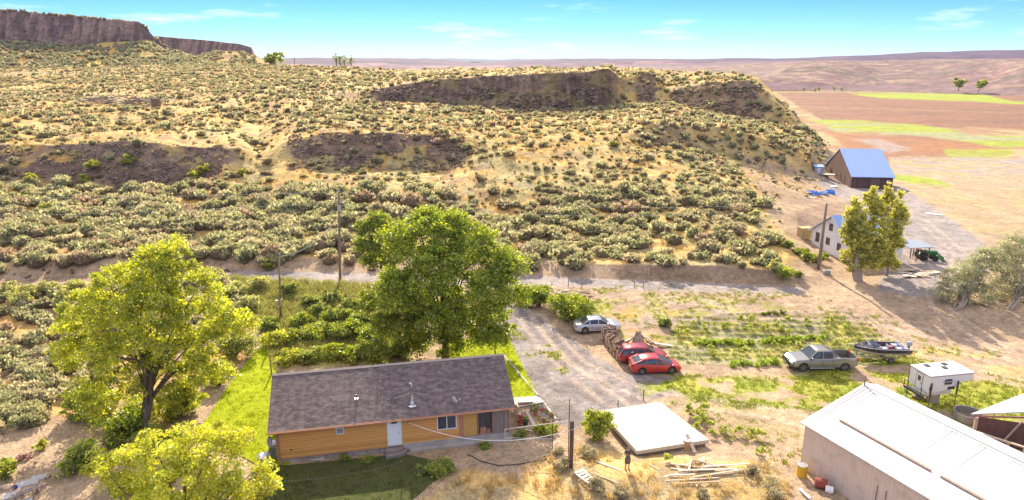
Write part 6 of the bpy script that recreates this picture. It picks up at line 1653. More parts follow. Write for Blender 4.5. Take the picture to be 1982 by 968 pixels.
m = MB().lathe([(.0, 0), (.2, .02), (.22, .1), (.22, .75), (.0, .8)], 12, vA+Vector((0, -.36, -2.3))); m.build('transformer', M_steel, pA)
b2 = GP(543, 616); tp2 = top_at(540, 497, b2.y)
pB, vB = pole_obj('meter_pole', 'short service pole with two grey meter boxes by the fence', 'utility pole', b2, tp2, .12, .08)
m = MB(); m.box(-.32, -.14, -.14, .10, 1.3, 2.0); m.build('meter_box', M_steel, pB); m = MB(); m.box(.14, .30, -.14, .08, 1.45, 2.1); m.build('meter_box', M_steel, pB)
MB().tube([(-.22, 0, 1.3), (-.22, 0, -.2)], .035, 6).build('conduit', M_steel, pB); MB().tube([(.2, 0, 1.45), (.2, 0, -.2)], .03, 6).build('conduit', M_steel, pB); m = MB(); m.tube([vB*.75+Vector((.1, -.1, 0)), vB+Vector((.1, -.1, .25)), vB+Vector((.0, -.1, .3))], .035, 6); m.build('conduit', M_steel, pB)
b3 = GP(1584, 521); tp3 = top_at(1600, 394, b3.y+.3)
pC, vC = pole_obj('utility_pole', 'leaning brown power pole in front of the white gabled house', 'utility pole', b3, tp3, .19, .13)
m = MB(); m.lathe([(.03, 0), (.07, .06), (.04, .12), (.07, .18), (.0, .22)], 8, vC); m.build('insulator', M_white, pC)
m = MB(); m.tube([(.2, -.05, -.1), (.2, -.05, 3.2)], .03, 6); m.build('conduit', M_steel, pC)
b4 = GP(1105, 905)
pD = thing('timber_pole', 'thick dark square timber post with a taller thin rod', 'post', b4)
hD = (top_at(1108, 815, b4.y)-b4).z; hR = (top_at(1102, 771, b4.y)-b4).z
MB().box(-.13, .13, -.12, .12, -.4, hD).build('post', noisy('dark_timber', (.13, .075, .055), (.08, .05, .04), 4, .9, bump=.5, stretch=(1, 1, .2)), pD, bevel=.02)
MB().tube([(-.20, -.02, -.3), (-.20, -.02, hR)], .03, 7).build('rod', noisy('rusty_rod', (.16, .08, .05), (.11, .06, .04), 5, .8), pD)
MB().lathe([(.0, 0), (.06, .0), (.07, .1), (.0, .14)], 8, (.14, -.15, hD-.55)).build('insulator', M_steel, pD)
for (u, v, ut_, vt, Y, lb) in ((242, 132, 239, 88, 395, 'thin far power pole below the tall left cliff'), (448, 129, 446, 98, 405, 'thin far power pole below the second cliff'), (570, 132, 570, 112, 380, 'thin far pole on the skyline right of the round tree')):
    a = PY(u, v, Y); a.z = G(a.x, a.y); c = PY(ut_, vt, Y)
    po, vv_ = pole_obj('utility_pole', lb, 'utility pole', a, c, .22, .17)
    m = MB().beam(vv_+Vector((-1.1, 0, -.6)), vv_+Vector((1.1, 0, -.6)), .16, .18); m.build('crossarm', M_oldwood, po)
M_wire = noisy('bare_wire', (.55, .50, .46), (.45, .42, .40), 3, .5, .3)
def wire(name, label, a, b, sag, r=.014, n=18, mat=None, cat='wire'):
    a, b = Vector(a), Vector(b)
    pts = [a.lerp(b, i/n)-Vector((0, 0, sag*4*(i/n)*(1-i/n))) for i in range(n+1)]
    m = MB(); base = a.copy(); m.tube([p-base for p in pts], r, 5)
    o = m.build(name, mat or M_wire); o.location = base; tag(o, label, cat); return o
wire('power_line', 'upper thin power wire running left from the tall pole', tp1, PY(-60, 383, 84), .25)
wire('power_line', 'lower thin power wire running left from the tall pole', tp1+Vector((-.6, 0, -1.3)), PY(-60, 419, 83), .25)
wire('power_line', 'upper thin power wire running right from the tall pole', tp1, tp3+Vector((0, 0, .2)), 1.2, n=30)
wire('power_line', 'lower thin power wire running right from the tall pole', tp1+Vector((.6, 0, -1.3)), tp3+Vector((0, 0, -.8)), 1.1, n=30)
wire('service_cable', 'pale sagging cable from the meter pole to the tall pole', tp2, tp1+Vector((0, 0, -2.6)), 1.1, .03)
wire('service_cable', 'sagging white cable from the front wall to the dark timber post', hpt(9.3, YW-.08, 2.35), b4+Vector((.14, -.15, hD-.5)), 1.15, .022, 24, M_white)
wire('power_line', 'thin wire leaving the leaning pole to the right', tp3, PY(2100, 470, 60), .8, n=24)
fa, fb, fc = PY(239, 90, 395), PY(446, 100, 405), PY(-40, 108, 385)
wire('power_line', 'far upper wire left of the far pole', fa, fc+Vector((0, 0, .8)), 1.5, .05, mat=M_paleboard); wire('power_line', 'far lower wire left of the far pole', fa+Vector((0, 0, -4)), fc+Vector((0, 0, -3.4)), 1.2, .05, mat=M_paleboard)
wire('power_line', 'far upper wire between the two far poles', fa+Vector((0, 0, -3)), fb+Vector((0, 0, .0)), 2.0, .05, mat=M_paleboard); wire('power_line', 'far lower wire between the two far poles', fa+Vector((0, 0, -6)), fb+Vector((0, 0, -3.4)), 1.5, .05, mat=M_paleboard)
# pipe frame beside the house
cl = thing('pipe_fence', 'thin rusty pipe frame with two long rails beside the bare mound', 'pipe frame', GP(977, 874))
o0 = GP(977, 874); e0 = b4+Vector((-.1, 0, 2.1)); pA0 = Vector((0, 0, 1.75))
m = MB(); m.tube([(0, 0, -.3), pA0], .035, 8); m.build('post', M_wire, cl)
g1 = GP(1069, 868)-o0; m = MB(); m.tube([g1-Vector((0, 0, .3)), g1+Vector((0, 0, 2.3))], .03, 8); m.build('post', bpy.data.materials['rusty_rod'], cl)
m = MB(); m.tube([pA0, PY(1100, 815, 42.5)-o0], .028, 8); m.build('rail', M_wire, cl)
m = MB(); m.tube([pA0+Vector((0, 0, -.65)), g1+Vector((0, 0, .75)), e0-o0+Vector((0, 0, -.6))], .022, 8); m.build('rail', M_wire, cl)
# line with small lights in front of the lawn
s1 = GP(778, 938); hs_ = 1.75
lp = thing('garden_post', 'thin red brown post on the shaded lawn carrying a light string', 'post', s1)
MB().tube([(0, 0, -.3), (0, 0, hs_)], .035, 8).build('post', bpy.data.materials['rusty_rod'], lp)
e1 = PY(500, 932, s1.y-1.5); base = s1+Vector((0, 0, hs_-.05))
ls = thing('light_string', 'string of small white bulbs hung above the shaded lawn', 'string lights', base)
dv = e1-base; m = MB(); P_ = [dv*(i/24)-Vector((0, 0, .35*4*(i/24)*(1-i/24))) for i in range(25)]
m.tube(P_, .008, 4); m.build('cable', M_black, ls)
for i in range(1, 44):
    f = i/44; q = dv*f-Vector((0, 0, .35*4*f*(1-f)+.04))
    MB().lathe([(.0, -.025), (.018, 0), (.0, .025)], 6, q).build('bulb', M_white, ls)
# posts
def stake(u, v, h, r=.05, label='', group=None, mat=None, lean=0.0, name='fence_post'):
    p = GP(u, v); t = MB().tube([(0, 0, -.3), (lean*.5, 0, h*.5), (lean, 0, h)], [r*1.1, r, r*.9], 7).build(name, mat or M_oldwood); t.location = p
    return tag(t, label, 'post', group)
for i, (u, v, h) in enumerate(((536, 630, .9), (570, 628, .9), (660, 625, 1.0), (655, 640, .8), (620, 618, .8), (700, 625, .8))):
    stake(u, v, h, .05, 'short weathered fence post in the weeds %s' % ('at the meter pole', 'just right of the meter pole', 'below the tall power pole', 'second below the tall power pole', 'between the two poles', 'near the pale tree')[i], 'old fence posts behind the thicket')
stake(526, 726, 2.0, .07, 'tall pale grey post at the inner edge of the left lawn', None, M_greyw); stake(536, 722, 1.2, .06, 'short pale post behind the left end of the roof ridge', None, M_paleboard); stake(545, 720, 1.0, .05, 'shorter thin post beside the two pale ones')
for i, (u, v) in enumerate(((1068, 560), (1100, 556), (1126, 559), (1228, 558), (1245, 559))):
    stake(u, v-2, .75, .05, 'little dark stake on the near road edge, number %s from the left' % ('one', 'two', 'three', 'four', 'five')[i], 'stakes along the road edge', M_oldwood)
for i, u in enumerate((84, 96, 108, 120, 130, 142, 149)):
    stake(u, 141, 1.6, .13, 'small dark stake on the far bench under the left cliff', 'stakes on the far bench', M_oldwood, lean=.5 if i == 5 else 0)
for i, (u, v) in enumerate(((1245, 775), (1196, 785))):
    stake(u, v, 1.0 if i == 0 else .5, .05, ('dark post behind the white slab roof', 'short leaning stick by the gravel edge')[i])
for i, (u, v, h, lb) in enumerate(((1248, 530, 1.0, 'pale stick standing in the road cut bank, left one'), (1255, 532, .9, 'pale stick standing in the road cut bank, right one'))):
    stake(u, v, h, .05, lb, None, M_paleboard)
# ================================================================== LOOSE TIMBER
def board(name, label, u, v, L, w, h, ang, tilt, group, mat, dz=0.0, at_=None):
    p = at_ or GP(u, v)
    M_ = Matrix.Translation((0, 0, dz+h/2)) @ Matrix.Rotation(ang, 4, 'Z') @ Matrix.Rotation(tilt, 4, 'Y')
    o = MB().box(-L/2, L/2, -w/2, w/2, -h/2, h/2, M_).build(name, mat); o.location = p
    return tag(o, label, 'board', group)
rr = random.Random(5)
LM = [noisy('bleached_board', (.62, .53, .44), (.50, .42, .35), 4, .85), noisy('tan_board', (.52, .40, .28), (.40, .31, .22), 4, .85), M_oldwood]
k = 0
for (u, v, L, a, tl) in ((1330, 915, 3.6, .30, 0), (1345, 905, 3.8, -.15, .03), (1370, 912, 4.2, .12, .05), (1390, 920, 3.6, .2, -.03), (1405, 905, 3.4, .16, .04), (1360, 925, 4.4, .22, 0), (1340, 930, 3.6, .12, .02), (1385, 903, 3.2, -.35, .06), (1355, 895, 1.1, .9, .15), (1362, 893, 1.0, 1.3, .2), (1330, 900, 1.3, .5, .1), (1415, 915, 2.2, .02, .08), (1320, 922, 1.8, .1, .03), (1350, 938, 3.0, .08, 0), (1335, 905, 1.4, 1.2, 0), (1315, 910, 1.2, -.2, 0), (1350, 940, .8, 1.1, .2), (1358, 942, .8, 1.9, .2)):
    board('loose_board', 'pale board in the loose lumber heap left of the dry bush', u, v, L, rr.uniform(.07, .16), .045, a, tl, 'boards in the lumber heap', LM[k % 2], .03+.035*(k % 5)); k += 1
for (u, v, L, a, lb, w) in ((1178, 903, 1.9, -.62, 'pale plank lying in dry grass left of the person', .14), (1170, 926, 2.0, -.62, 'thin pale batten lying in dry grass below the single plank', .06), (1305, 902, 1.0, -.95, 'short board on bare soil left of the lumber heap', .09), (1048, 885, 1.9, .45, 'pale pipe-like batten on the bare mound', .07), (1090, 884, 1.3, .25, 'grey plank against the timber post foot', .12), (1265, 905, .9, -.9, 'short pale stick right of the person', .06), (855, 892, 1.1, .7, 'thin rod lying at the lawn edge near the steps', .03), (1310, 866, 1.2, -.9, 'pale plank under the orange drum', .12)):
    board('loose_board', lb, u, v, L, w, .05, a, 0, None, LM[0], .02)
# brush and timber heap above the largest dark shrub
c0 = GP(1108, 578)
for i in range(30):
    board('heap_stick', 'bleached stick in the heap behind the largest dark shrub', 0, 0, rr.uniform(.9, 2.6), rr.uniform(.05, .16), rr.uniform(.04, .1), rr.uniform(-.9, .9), rr.uniform(-.35, .35), 'sticks in the heap behind the dark shrub', LM[i % 3], rr.uniform(.1, 1.3)*(1-abs(i % 7-3)/5), c0+Vector((rr.uniform(-2.2, 1.8), rr.uniform(-.9, .9), 0)))
# collapsed timber on the far left bench
c0a, c0b = GP(165, 197), GP(302, 204)
for i in range(64):
    f = rr.random(); p = c0a.lerp(c0b, f); p = Vector((p.x, p.y+rr.uniform(-3, 3), 0)); p.z = G(p.x, p.y)
    board('fallen_timber', 'grey timber in the collapsed pile on the far bench', 0, 0, rr.uniform(2.5, 6.0), rr.uniform(.2, .4), rr.uniform(.12, .25), rr.uniform(-.9, .9), rr.uniform(-.18, .18), 'timbers of the collapsed pile', (M_oldwood, LM[0], M_oldwood, M_greyw)[i % 4], rr.uniform(.1, 1.7), p)
pb = GP(303, 206); o = thing('timber_crib', 'squat brown timber crib at the right end of the collapsed pile', 'crib', pb)
m = MB()
for k in range(7): m.box(-.9, .9, -.7, .7, k*.3, k*.3+.24)
m.build('logs', noisy('brown_logs', (.30, .19, .13), (.2, .13, .09), 3, .9), o); MB().box(-.96, -.7, -.76, -.50, 0, 2.2).build('post', M_oldwood, o)
# slabs of wood on the ground right of the poplars
for i in range(20):
    board('wood_slab', 'rough wood slab on the ground beside the poplars', 1745+(i*37 % 66), 523+(i*7 % 15), rr.uniform(.8, 1.8), rr.uniform(.3, .6), rr.uniform(.05, .12), rr.uniform(-.5, .5), 0, 'wood slabs beside the poplars', LM[i % 2], .03+.06*(i % 3))
for (u, v, L, a, w, lb) in ((1612, 361, 1.6, .1, 1.0, 'flat white sheet on the gravel left of the barn'), (1808, 415, 2.6, -.75, .8, 'flat white panel at the gravel edge far right'), (1732, 361, 1.8, -.2, .5, 'pale plank right of the barn wall'), (1750, 367, 1.9, .1, .6, 'second pale plank right of the barn'), (1560, 380, 1.8, -.7, .4, 'white junk panel left of the blue tarps'), (1572, 383, 1.4, -.5, .3, 'small white board below the blue tarps')):
    board('ground_panel', lb, u, v, L, w, .06, a, 0, None, M_white if 'white' in lb else LM[0], .03)
# ladder lying in the dry grass
pl = GP(1131, 927); ld = thing('ladder', 'short wide white ladder lying in the dry grass at the bottom', 'ladder', pl+Vector((0, 0, .22)), R(-58))
m = MB()
for s in (-1, 1): m.beam((-.75, s*.36, 0), (.75, s*.26, 0), .07, .07)
m.build('rails', M_white, ld)
for k in range(5): MB().box(-.7+k*.33, -.54+k*.33, -.30, .30, -.03, .0).build('rung', M_white, ld)
# ---------------------------------------------------------------- firewood stack
M_log = noisy('log_bark', (.26, .17, .12), (.16, .105, .08), 8, .95, bump=.6); M_cut = noisy('log_cut_end', (.80, .56, .40), (.55, .38, .28), 5, .9)
def log_mesh(seed):
    r = random.Random(seed); n = 9; rad = r.uniform(.12, .19)
    pts = [(rad*math.cos(2*PI*k/n)*r.uniform(.75, 1.1), rad*math.sin(2*PI*k/n)*r.uniform(.75, 1.1)) for k in range(n)]
    me = bpy.data.meshes.new('log'); L = .26
    vs = [(-L, y, z_) for y, z_ in pts]+[(L, y, z_) for y, z_ in pts]
    fs = [tuple(range(n))[::-1], tuple(range(n, 2*n))]+[(i, (i+1) % n, n+(i+1) % n, n+i) for i in range(n)]
    me.from_pydata(vs, [], fs); me.materials.append(M_log); me.materials.append(M_cut)
    me.polygons[0].material_index = 1; me.polygons[1].material_index = 1; me.update(); return me
LG = [log_mesh(i) for i in range(8)]
w0 = Vector((9.15, 62.6, 0)); w1 = Vector((10.15, 57.6, 0)); wd = (w1-w0); wl = wd.length; wd.normalize(); sd = Vector((wd.y, -wd.x, 0))
if sd.x > 0: sd = -sd
la = math.atan2(sd.y, sd.x)
nlog = 0
for row in range(2):
    for j in range(int(wl/.32)):
        for k in range(6 if row == 0 else 6):
            if row == 1 and k < 4: continue
            if k == 5 and rr.random() < .4: continue
            p = w0+wd*(j*.32+.16*(k % 2)+rr.uniform(-.04, .04))-sd*(row*.55); zz = G(p.x, p.y)+.15+k*.255+rr.uniform(-.03, .03)
            o = bpy.data.objects.new('firewood_log', LG[rr.randrange(8)]); COL.objects.link(o)
            o.location = (p.x+rr.uniform(-.11, .11), p.y, zz); o.rotation_euler = (rr.uniform(0, 6), rr.uniform(-.06, .06)+(rr.uniform(-.4, .4) if k >= 5 else 0), la+rr.uniform(-.08, .08)+(rr.uniform(-.7, .7) if k >= 5 else 0))
            tag(o, 'split log in the long firewood stack beside the dark red wagon', 'log', 'logs of the firewood stack'); nlog += 1
print('logs', nlog)
# upright gnarled stump and leaning slabs at the far end of the stack
pu = GP(1235, 672)
stp = thing('tree_stump', 'upright gnarled grey stump behind the dark red wagon', 'stump', pu)
m = MB(); r_ = random.Random(3)
for k in range(9):
    a = 2*PI*k/9; q = .45
    m.tube([(q*math.cos(a)*1.25, q*math.sin(a), -.2), (q*.8*math.cos(a+.2), q*.8*math.sin(a+.2), .8), (q*.45*math.cos(a+.4), q*.45*math.sin(a+.4), r_.uniform(1.3, 1.9))], [.24, .18, .06], 7)
m.build('stump', M_bark_pale, stp, smooth=True)
for k, (dx, tl) in enumerate(((.9, -.9), (1.3, -.7), (-1.1, .7), (-1.6, .5), (1.8, -.35), (2.3, -.15))):
    board('leaning_slab', 'weathered slab of wood leaning around the upright stump', 0, 0, rr.uniform(1.5, 2.2), .28, .09, rr.uniform(-.2, .2), -tl*.9, 'slabs around the stump', (M_oldwood, LM[0])[k % 2], .55 if abs(tl) > .4 else .2, pu+Vector((dx, rr.uniform(-.3, .3), 0)))
# ================================================================== SMALL THINGS
def barrel(label, u, v, r, h, mat, lying=False, rim=M_steel, rz=0, name='barrel', z_=0):
    p = GP(u, v); t = thing(name, label, 'barrel', p+Vector((0, 0, (r if lying else 0)+z_)), rz)
    M_ = Matrix.Rotation(PI/2, 4, 'X') if lying else Matrix.Identity(4)
    pr = [(r*.97, 0), (r, .02), (r, h*.32), (r*1.03, h*.34), (r, h*.36), (r, h*.64), (r*1.03, h*.66), (r, h*.68), (r, h-.02), (r*.97, h), (r*.93, h-.03), (0, h-.03)]
    MB().lathe(pr, 20, (0, 0, 0), 'z', M_).build('drum', mat, t)
    MB().lathe([(r*1.0, h-.03), (r*1.04, h-.015), (r*1.0, h+.002)], 20, (0, 0, 0), 'z', M_).build('rim', rim, t)
    return t
M_yel = noisy('yellow_paint', (.72, .44, .02), (.60, .34, .02), 4, .5); M_rust = noisy('rusty_orange', (.55, .26, .06), (.42, .30, .22), 3, .8)
barrel('yellow drum at the corner of the long metal shed', 1551, 921, .33, .85, M_yel)
barrel('rusty red drum lying beside the long metal shed', 1576, 942, .32, .8, noisy('rust_red', (.32, .06, .04), (.2, .05, .04), 3, .8), True, rz=R(70))
barrel('white bucket lying on its side by the metal shed wall', 1597, 952, .24, .5, M_white, True, M_black, R(60), 'bucket')
barrel('orange rusty drum in front of the white slab roof', 1329, 869, .28, .75, M_rust)
o = MB().tube([(0, 0, .12), (.25, -1.0, .12)], .10, 12).build('white_pipe', M_white); o.location = GP(1548, 950); tag(o, 'short white pipe lying near the bottom edge by the shed', 'pipe')
tk = thing('stock_tank', 'round galvanised water tank between the metal shed and the stock shed', 'tank', GP(1872, 811))
MB().lathe([(.95, 0), (.97, .02), (.97, .62), (1.0, .64), (.93, .64), (.93, .12), (0, .12)], 28).build('tank', M_steel, tk); MB().lathe([(.0, .125), (.925, .125), (.925, .13), (0, .13)], 24).build('mud', noisy('tank_mud', (.22, .17, .13), (.16, .13, .1), 4, .95), tk)
for (u, v, lb) in ((1753, 758, 'small grey bucket behind the camper'), (1772, 765, 'little pale tub under the camper step')):
    p = GP(u, v); t = thing('bucket', lb, 'bucket', p); MB().lathe([(.14, 0), (.19, .32), (.17, .32), (.13, .05), (0, .05)], 14).build('pail', M_steel if 'grey' in lb else M_white, t); MB().tube([(-.19, 0, .31), (-.1, 0, .42), (.1, 0, .42), (.19, 0, .31)], .01, 4).build('handle', M_black, t)
o = thing('timber_blocks', 'brown timber blocks on the grass below the camper door', 'blocks', GP(1778, 772)); MB().box(-.5, .5, -.15, .15, -.05, .2, Matrix.Rotation(-.5, 4, 'Z')).build('block', M_oldwood, o, bevel=.01); MB().box(-.3, .3, -.12, .12, .21, .36, Matrix.Rotation(-.3, 4, 'Z')).build('block', M_oldwood, o, bevel=.01)
# electrical boxes by the leaning pole
for i, (u, v) in enumerate(((1595, 531), (1603, 530))):
    t = thing('cable_box', ('left', 'right')[i]+' one of two small grey boxes at the leaning pole', 'box', GP(u, v)); MB().box(-.22, .22, -.18, .18, -.05, .42).build('box', M_conc, t, bevel=.02); MB().box(-.24, .24, -.2, .2, .422, .47).build('lid', M_steel, t)
# blue tarps
M_tarp = noisy('blue_tarp', (.03, .13, .55), (.05, .22, .65), 3, .45)
for i, (u, v, w, dd, h, lb) in enumerate(((1572, 376, 1.5, .9, .7, 'larger crumpled blue tarp covered heap'), (1590, 375, 1.2, .8, .5, 'flat grey blue tarp heap between two blue ones'), (1606, 374, .9, .7, .75, 'small rounded blue tarp heap on the right'))):
    p = GP(u, v); r_ = np.random.default_rng(i+3); nn = 14; V = []
    for a in range(nn):
        for b_ in range(nn):
            x = (a/(nn-1)-.5)*2; y = (b_/(nn-1)-.5)*2; e = max(0, 1-max(abs(x), abs(y))**4)
            V.append((x*w+r_.normal()*.03, y*dd+r_.normal()*.03, e*h*(.75+.4*r_.random())-.05))
    F = [(a*nn+b_, (a+1)*nn+b_, (a+1)*nn+b_+1, a*nn+b_+1) for a in range(nn-1) for b_ in range(nn-1)]
    o = MB().add(V, F).build('tarp_heap', M_tarp if i != 1 else noisy('grey_tarp', (.25, .32, .48), (.2, .27, .42), 3, .6)); o.location = p; tag(o, lb, 'tarp')
hb = thing('straw_stack', 'small straw stack against the back corner of the white gabled house', 'straw', Vector((41.2, 93.0, G(41.2, 93.0))), WA)
for k in range(3): MB().box(-.9, .9, -.6, .6, k*.56, k*.56+.53).build('bale', noisy('straw', (.58, .42, .20), (.45, .32, .15), 9, .95, bump=.8), hb, bevel=.03)
# ---------------------------------------------------------------- flower bed beside the porch
def pot(label, u, v, r, h, mat, plant=None, fl=None, seed=1, name='flower_pot'):
    p = GP(u, v); t = thing(name, label, 'pot', p)
    MB().lathe([(r*.7, -.02), (r, h), (r*1.08, h), (r*1.08, h-.04), (r*.9, h-.05), (0, h-.05)], 16).build('pot', mat, t)
    if plant:
        V, F, c, _, _ = leaves([(Vector((0, 0, h+r*.7)), r*1.1, 1, .8)], 240, .045, plant, seed, 40, r*.6, .2); mesh_np('plant', V, F, M_leaf, t, col=c)
    return t
M_terra = noisy('terracotta', (.50, .22, .12), (.42, .18, .1), 4, .85)
REDF = ((.62, .04, .05), (.7, .12, .12), (.12, .2, .04)); WHF = ((.75, .70, .68), (.6, .12, .2), (.2, .3, .08))
pot('terracotta pot with a dark plant beside the garden walk', 1037, 803, .20, .38, M_terra, DG, seed=2)
pot('grey bucket shaped pot on the pale walk', 1029, 795, .20, .42, M_conc, MG, seed=3)
pot('pot of red flowers at the porch corner', 1008, 815, .18, .3, M_terra, REDF, seed=4)
pot('pot of white and pink flowers in front of the porch boards', 1003, 806, .2, .3, M_white, WHF, seed=5)
pot('dark glazed pot at the front of the flower bed', 1017, 822, .22, .32, M_black, MG, seed=6)
pot('pot of crimson flowers lowest in the bed', 1007, 824, .2, .28, M_terra, REDF, seed=7)
pot('tall pale vase by the porch end boards', 996, 800, .16, .5, M_white, MG, seed=8)
bk = thing('brick_planter', 'white topped red brick block at the edge of the pale walk', 'planter', GP(1013, 783), R(10)); MB().box(-.42, .42, -.22, .22, -.05, .30).build('bricks', plank_mat('red_brick', (.42, .16, .12), (.52, .25, .2), .1, 'Z', .12, .85), bk); MB().box(-.45, .45, -.25, .25, .302, .36).build('cap', M_white, bk)
for (a, b_, w, lb) in (((1018, 796), (1035, 826), .28, 'pale walk board through the flower bed'), ((1055, 783), (1075, 812), .16, 'right hand edging board of the flower bed'), ((1008, 782), (1052, 780), .12, 'back edging board of the flower bed'), ((1000, 828), (1030, 836), .14, 'front edging board of the flower bed')):
    p, q = GP(*a), GP(*b_); o = MB().beam((0, 0, .05), q-p+Vector((0, 0, .05)), w, .08).build('edging_board', LM[0]); o.location = p; tag(o, lb, 'edging')
for i in range(12):
    u, v = 1040+(i*29 % 34), 790+(i*17 % 40); p = GP(u, v)
    V, F, c, _, _ = leaves([(Vector((0, 0, .16)), .18, 1, .8)], 120, .04, (DG, MG, REDF)[i % 3], 300+i, 30, .12, .2)
    o = mesh_np('bed_plant', V, F, M_leaf, None, col=c); o.location = p; tag(o, 'small plant in the flower bed right of the porch', 'plant', 'plants of the flower bed')
# ---------------------------------------------------------------- vegetable garden
CROPP = ((.30, .40, .03), (.40, .48, .05), (.22, .32, .03))
def row_of(label, u0, v0, u1, v1, n, r, seed, pal=CROPP):
    a, b = GP(u0, v0), GP(u1, v1); rg = random.Random(seed); t = []
    bl = []
    for i in range(n):
        p = a.lerp(b, i/(n-1)); p.z = G(p.x, p.y)+.22; bl.append((p+Vector((rg.uniform(-.1, .1), rg.uniform(-.12, .12), 0)), r*rg.uniform(.75, 1.2), 1, .8))
    V, F, c, _, _ = leaves(bl, n*190, .075, pal, seed, 60, r*.6, .2); V[:, 2] = np.maximum(V[:, 2], .02)
    o = mesh_np('crop_row', V-np.array(tuple(a)), F, M_leaf, None, col=c); o.location = a
    tag(o, label, 'crop', None, 'stuff')
row_of('continuous bright green crop row in the middle of the garden', 1352, 668, 1408, 665, 12, .36, 1)
row_of('long bright green crop row in the garden, right part', 1414, 667, 1602, 655, 34, .38, 2)
row_of('low green plants at the front edge of the garden near the pickup', 1415, 710, 1450, 706, 7, .42, 3)
row_of('second clump of low green plants at the garden front edge', 1462, 708, 1495, 704, 7, .42, 4)
row_of('short dark green row on the bare ground above the garden', 1478, 609, 1520, 607, 8, .22, 5, MG)
GP_ = [(1340, 630), (1352, 622), (1364, 640), (1382, 633), (1430, 622), (1440, 625), (1400, 635), (1455, 624), (1475, 640), (1450, 640), (1505, 630), (1525, 625), (1562, 628), (1560, 635), (1512, 640), (1600, 628), (1612, 627), (1635, 640), (1310, 645), (1328, 650), (1312, 655), (1375, 678), (1380, 690), (1440, 672), (1480, 640), (1487, 688), (1545, 672), (1585, 668), (1615, 668), (1640, 670), (1662, 660), (1690, 668), (1693, 675), (1740, 685), (1525, 650), (1530, 672), (1500, 672), (1440, 685), (1640, 684), (1600, 684), (1665, 684), (1730, 670)]
pm_ = []
for i in range(4):
    V, F, c, _, _ = leaves([(Vector((0, 0, .34)), .26, 1, 1.0), (Vector((.12, .05, .5)), .18, 1, 1)], 170, .085, ((.42, .46, .12), (.52, .54, .2), (.3, .36, .08)), 330+i, 30, .16, .3)
    pm_.append(mesh_np('garden_plant', V, F, M_leaf, None, col=c, link=False))
for i, (u, v) in enumerate(GP_):
    o = bpy.data.objects.new('garden_plant', pm_[i % 4]); COL.objects.link(o); o.location = GP(u, v); o.rotation_euler = (0, 0, i*1.3); s = .8+.5*((i*7) % 5)/5; o.scale = (s, s, s)
    tag(o, 'pale yellow green vegetable plant %s' % ('above the continuous green crop row' if v < 650 else 'below or beside the continuous green crop row'), 'plant', 'vegetable plants %s the green crop row' % ('above' if v < 650 else 'below'))
for i, (u, v) in enumerate(((1345, 808), (1350, 822), (1360, 815), (1372, 830), (1345, 840), (1378, 845), (1400, 840), (1360, 800), (1455, 850), (1468, 848), (1470, 880), (1428, 842), (1335, 805), (1290, 895))):
    o = bpy.data.objects.new('weed_plant', pm_[i % 4]); COL.objects.link(o); o.location = GP(u, v); o.rotation_euler = (0, 0, i*1.7); s = 1.0+.4*((i*7) % 5)/5; o.scale = (s, s, s)
    tag(o, 'leafy weed on the bare slope right of the white slab roof' if i < 13 else 'leafy weed in the left end of the lumber heap', 'plant', 'weeds right of the white slab roof' if i < 13 else None)
# ---------------------------------------------------------------- bottom left corner
M_brickp = noisy('red_brick_pile', (.45, .19, .15), (.34, .22, .18), 9, .95, bump=.8)
for (u, v, n, lb) in ((45, 888, 34, 'rounded red brick in the small heap on the bare path, left edge'), (20, 900, 26, 'red brick in the heap at the left picture edge')):
    p0 = GP(u, v)
    for i in range(n):
        lay = 0 if i < n*.5 else 1 if i < n*.85 else 2
        board('brick', lb, 0, 0, .22, .11, .08, rr.uniform(0, 3), rr.uniform(-.2, .2), 'bricks of the %s heap' % ('upper' if u > 30 else 'lower'), M_brickp, .02+lay*.13, p0+Vector((rr.uniform(-.5, .5)*(1-.25*lay), rr.uniform(-.35, .35)*(1-.25*lay), 0)))
M_flag = noisy('flagstone', (.50, .46, .46), (.38, .35, .36), 3, .9)
for i, (u, v, w, l, a) in enumerate(((52, 935, 1.3, .8, .5), (25, 958, 1.2, .7, .5), (75, 925, .9, .6, .3), (40, 975, 1.2, .8, .5))):
    o = MB().box(-w/2, w/2, -l/2, l/2, -.1, .05, Matrix.Rotation(a, 4, 'Z')).build('paving_slab', M_flag, bevel=.02); o.location = GP(u, v)+Vector((0, 0, .01*i)); tag(o, 'grey paving slab in the bottom left garden', 'slab', 'paving slabs in the bottom left garden')
tb = thing('garden_bench', 'grey plank bench with a small blue pot at the bottom left edge', 'bench', GP(52, 962), R(50))
for k in range(3): MB().box(-.7, .7, -.24+k*.17, -.10+k*.17, .40, .44).build('plank', M_greyw, tb)
for s in (-1, 1): MB().box(s*.6-.04, s*.6+.04, -.2, .2, -.1, .398).build('leg', M_oldwood, tb)
pt_ = thing('blue_pot', 'small blue ceramic pot among the slabs', 'pot', GP(31, 946)); MB().lathe([(.08, 0), (.13, .12), (.11, .22), (.09, .22), (.1, .1), (0, .05)], 14).build('pot', noisy('blue_glaze', (.05, .08, .4), (.04, .06, .3), 4, .3), pt_); MB().lathe([(0, .215), (.08, .218), (0, .22)], 10).build('soil', M_darkin, pt_)
for i, (u, v, s) in enumerate(((92, 925, .22), (14, 945, .3), (36, 952, .2), (60, 905, .18), (85, 940, .2), (70, 895, .15))):
    V, F, c = stone_template(40+i); o = mesh_np('garden_stone', V*s*1.6, F, bpy.data.materials['rubble_rock'], None, col=c*2.6); o.location = GP(u, v)-Vector((0, 0, .03)); tag(o, 'pale rounded stone in the bottom left garden', 'stone', 'stones in the bottom left garden')
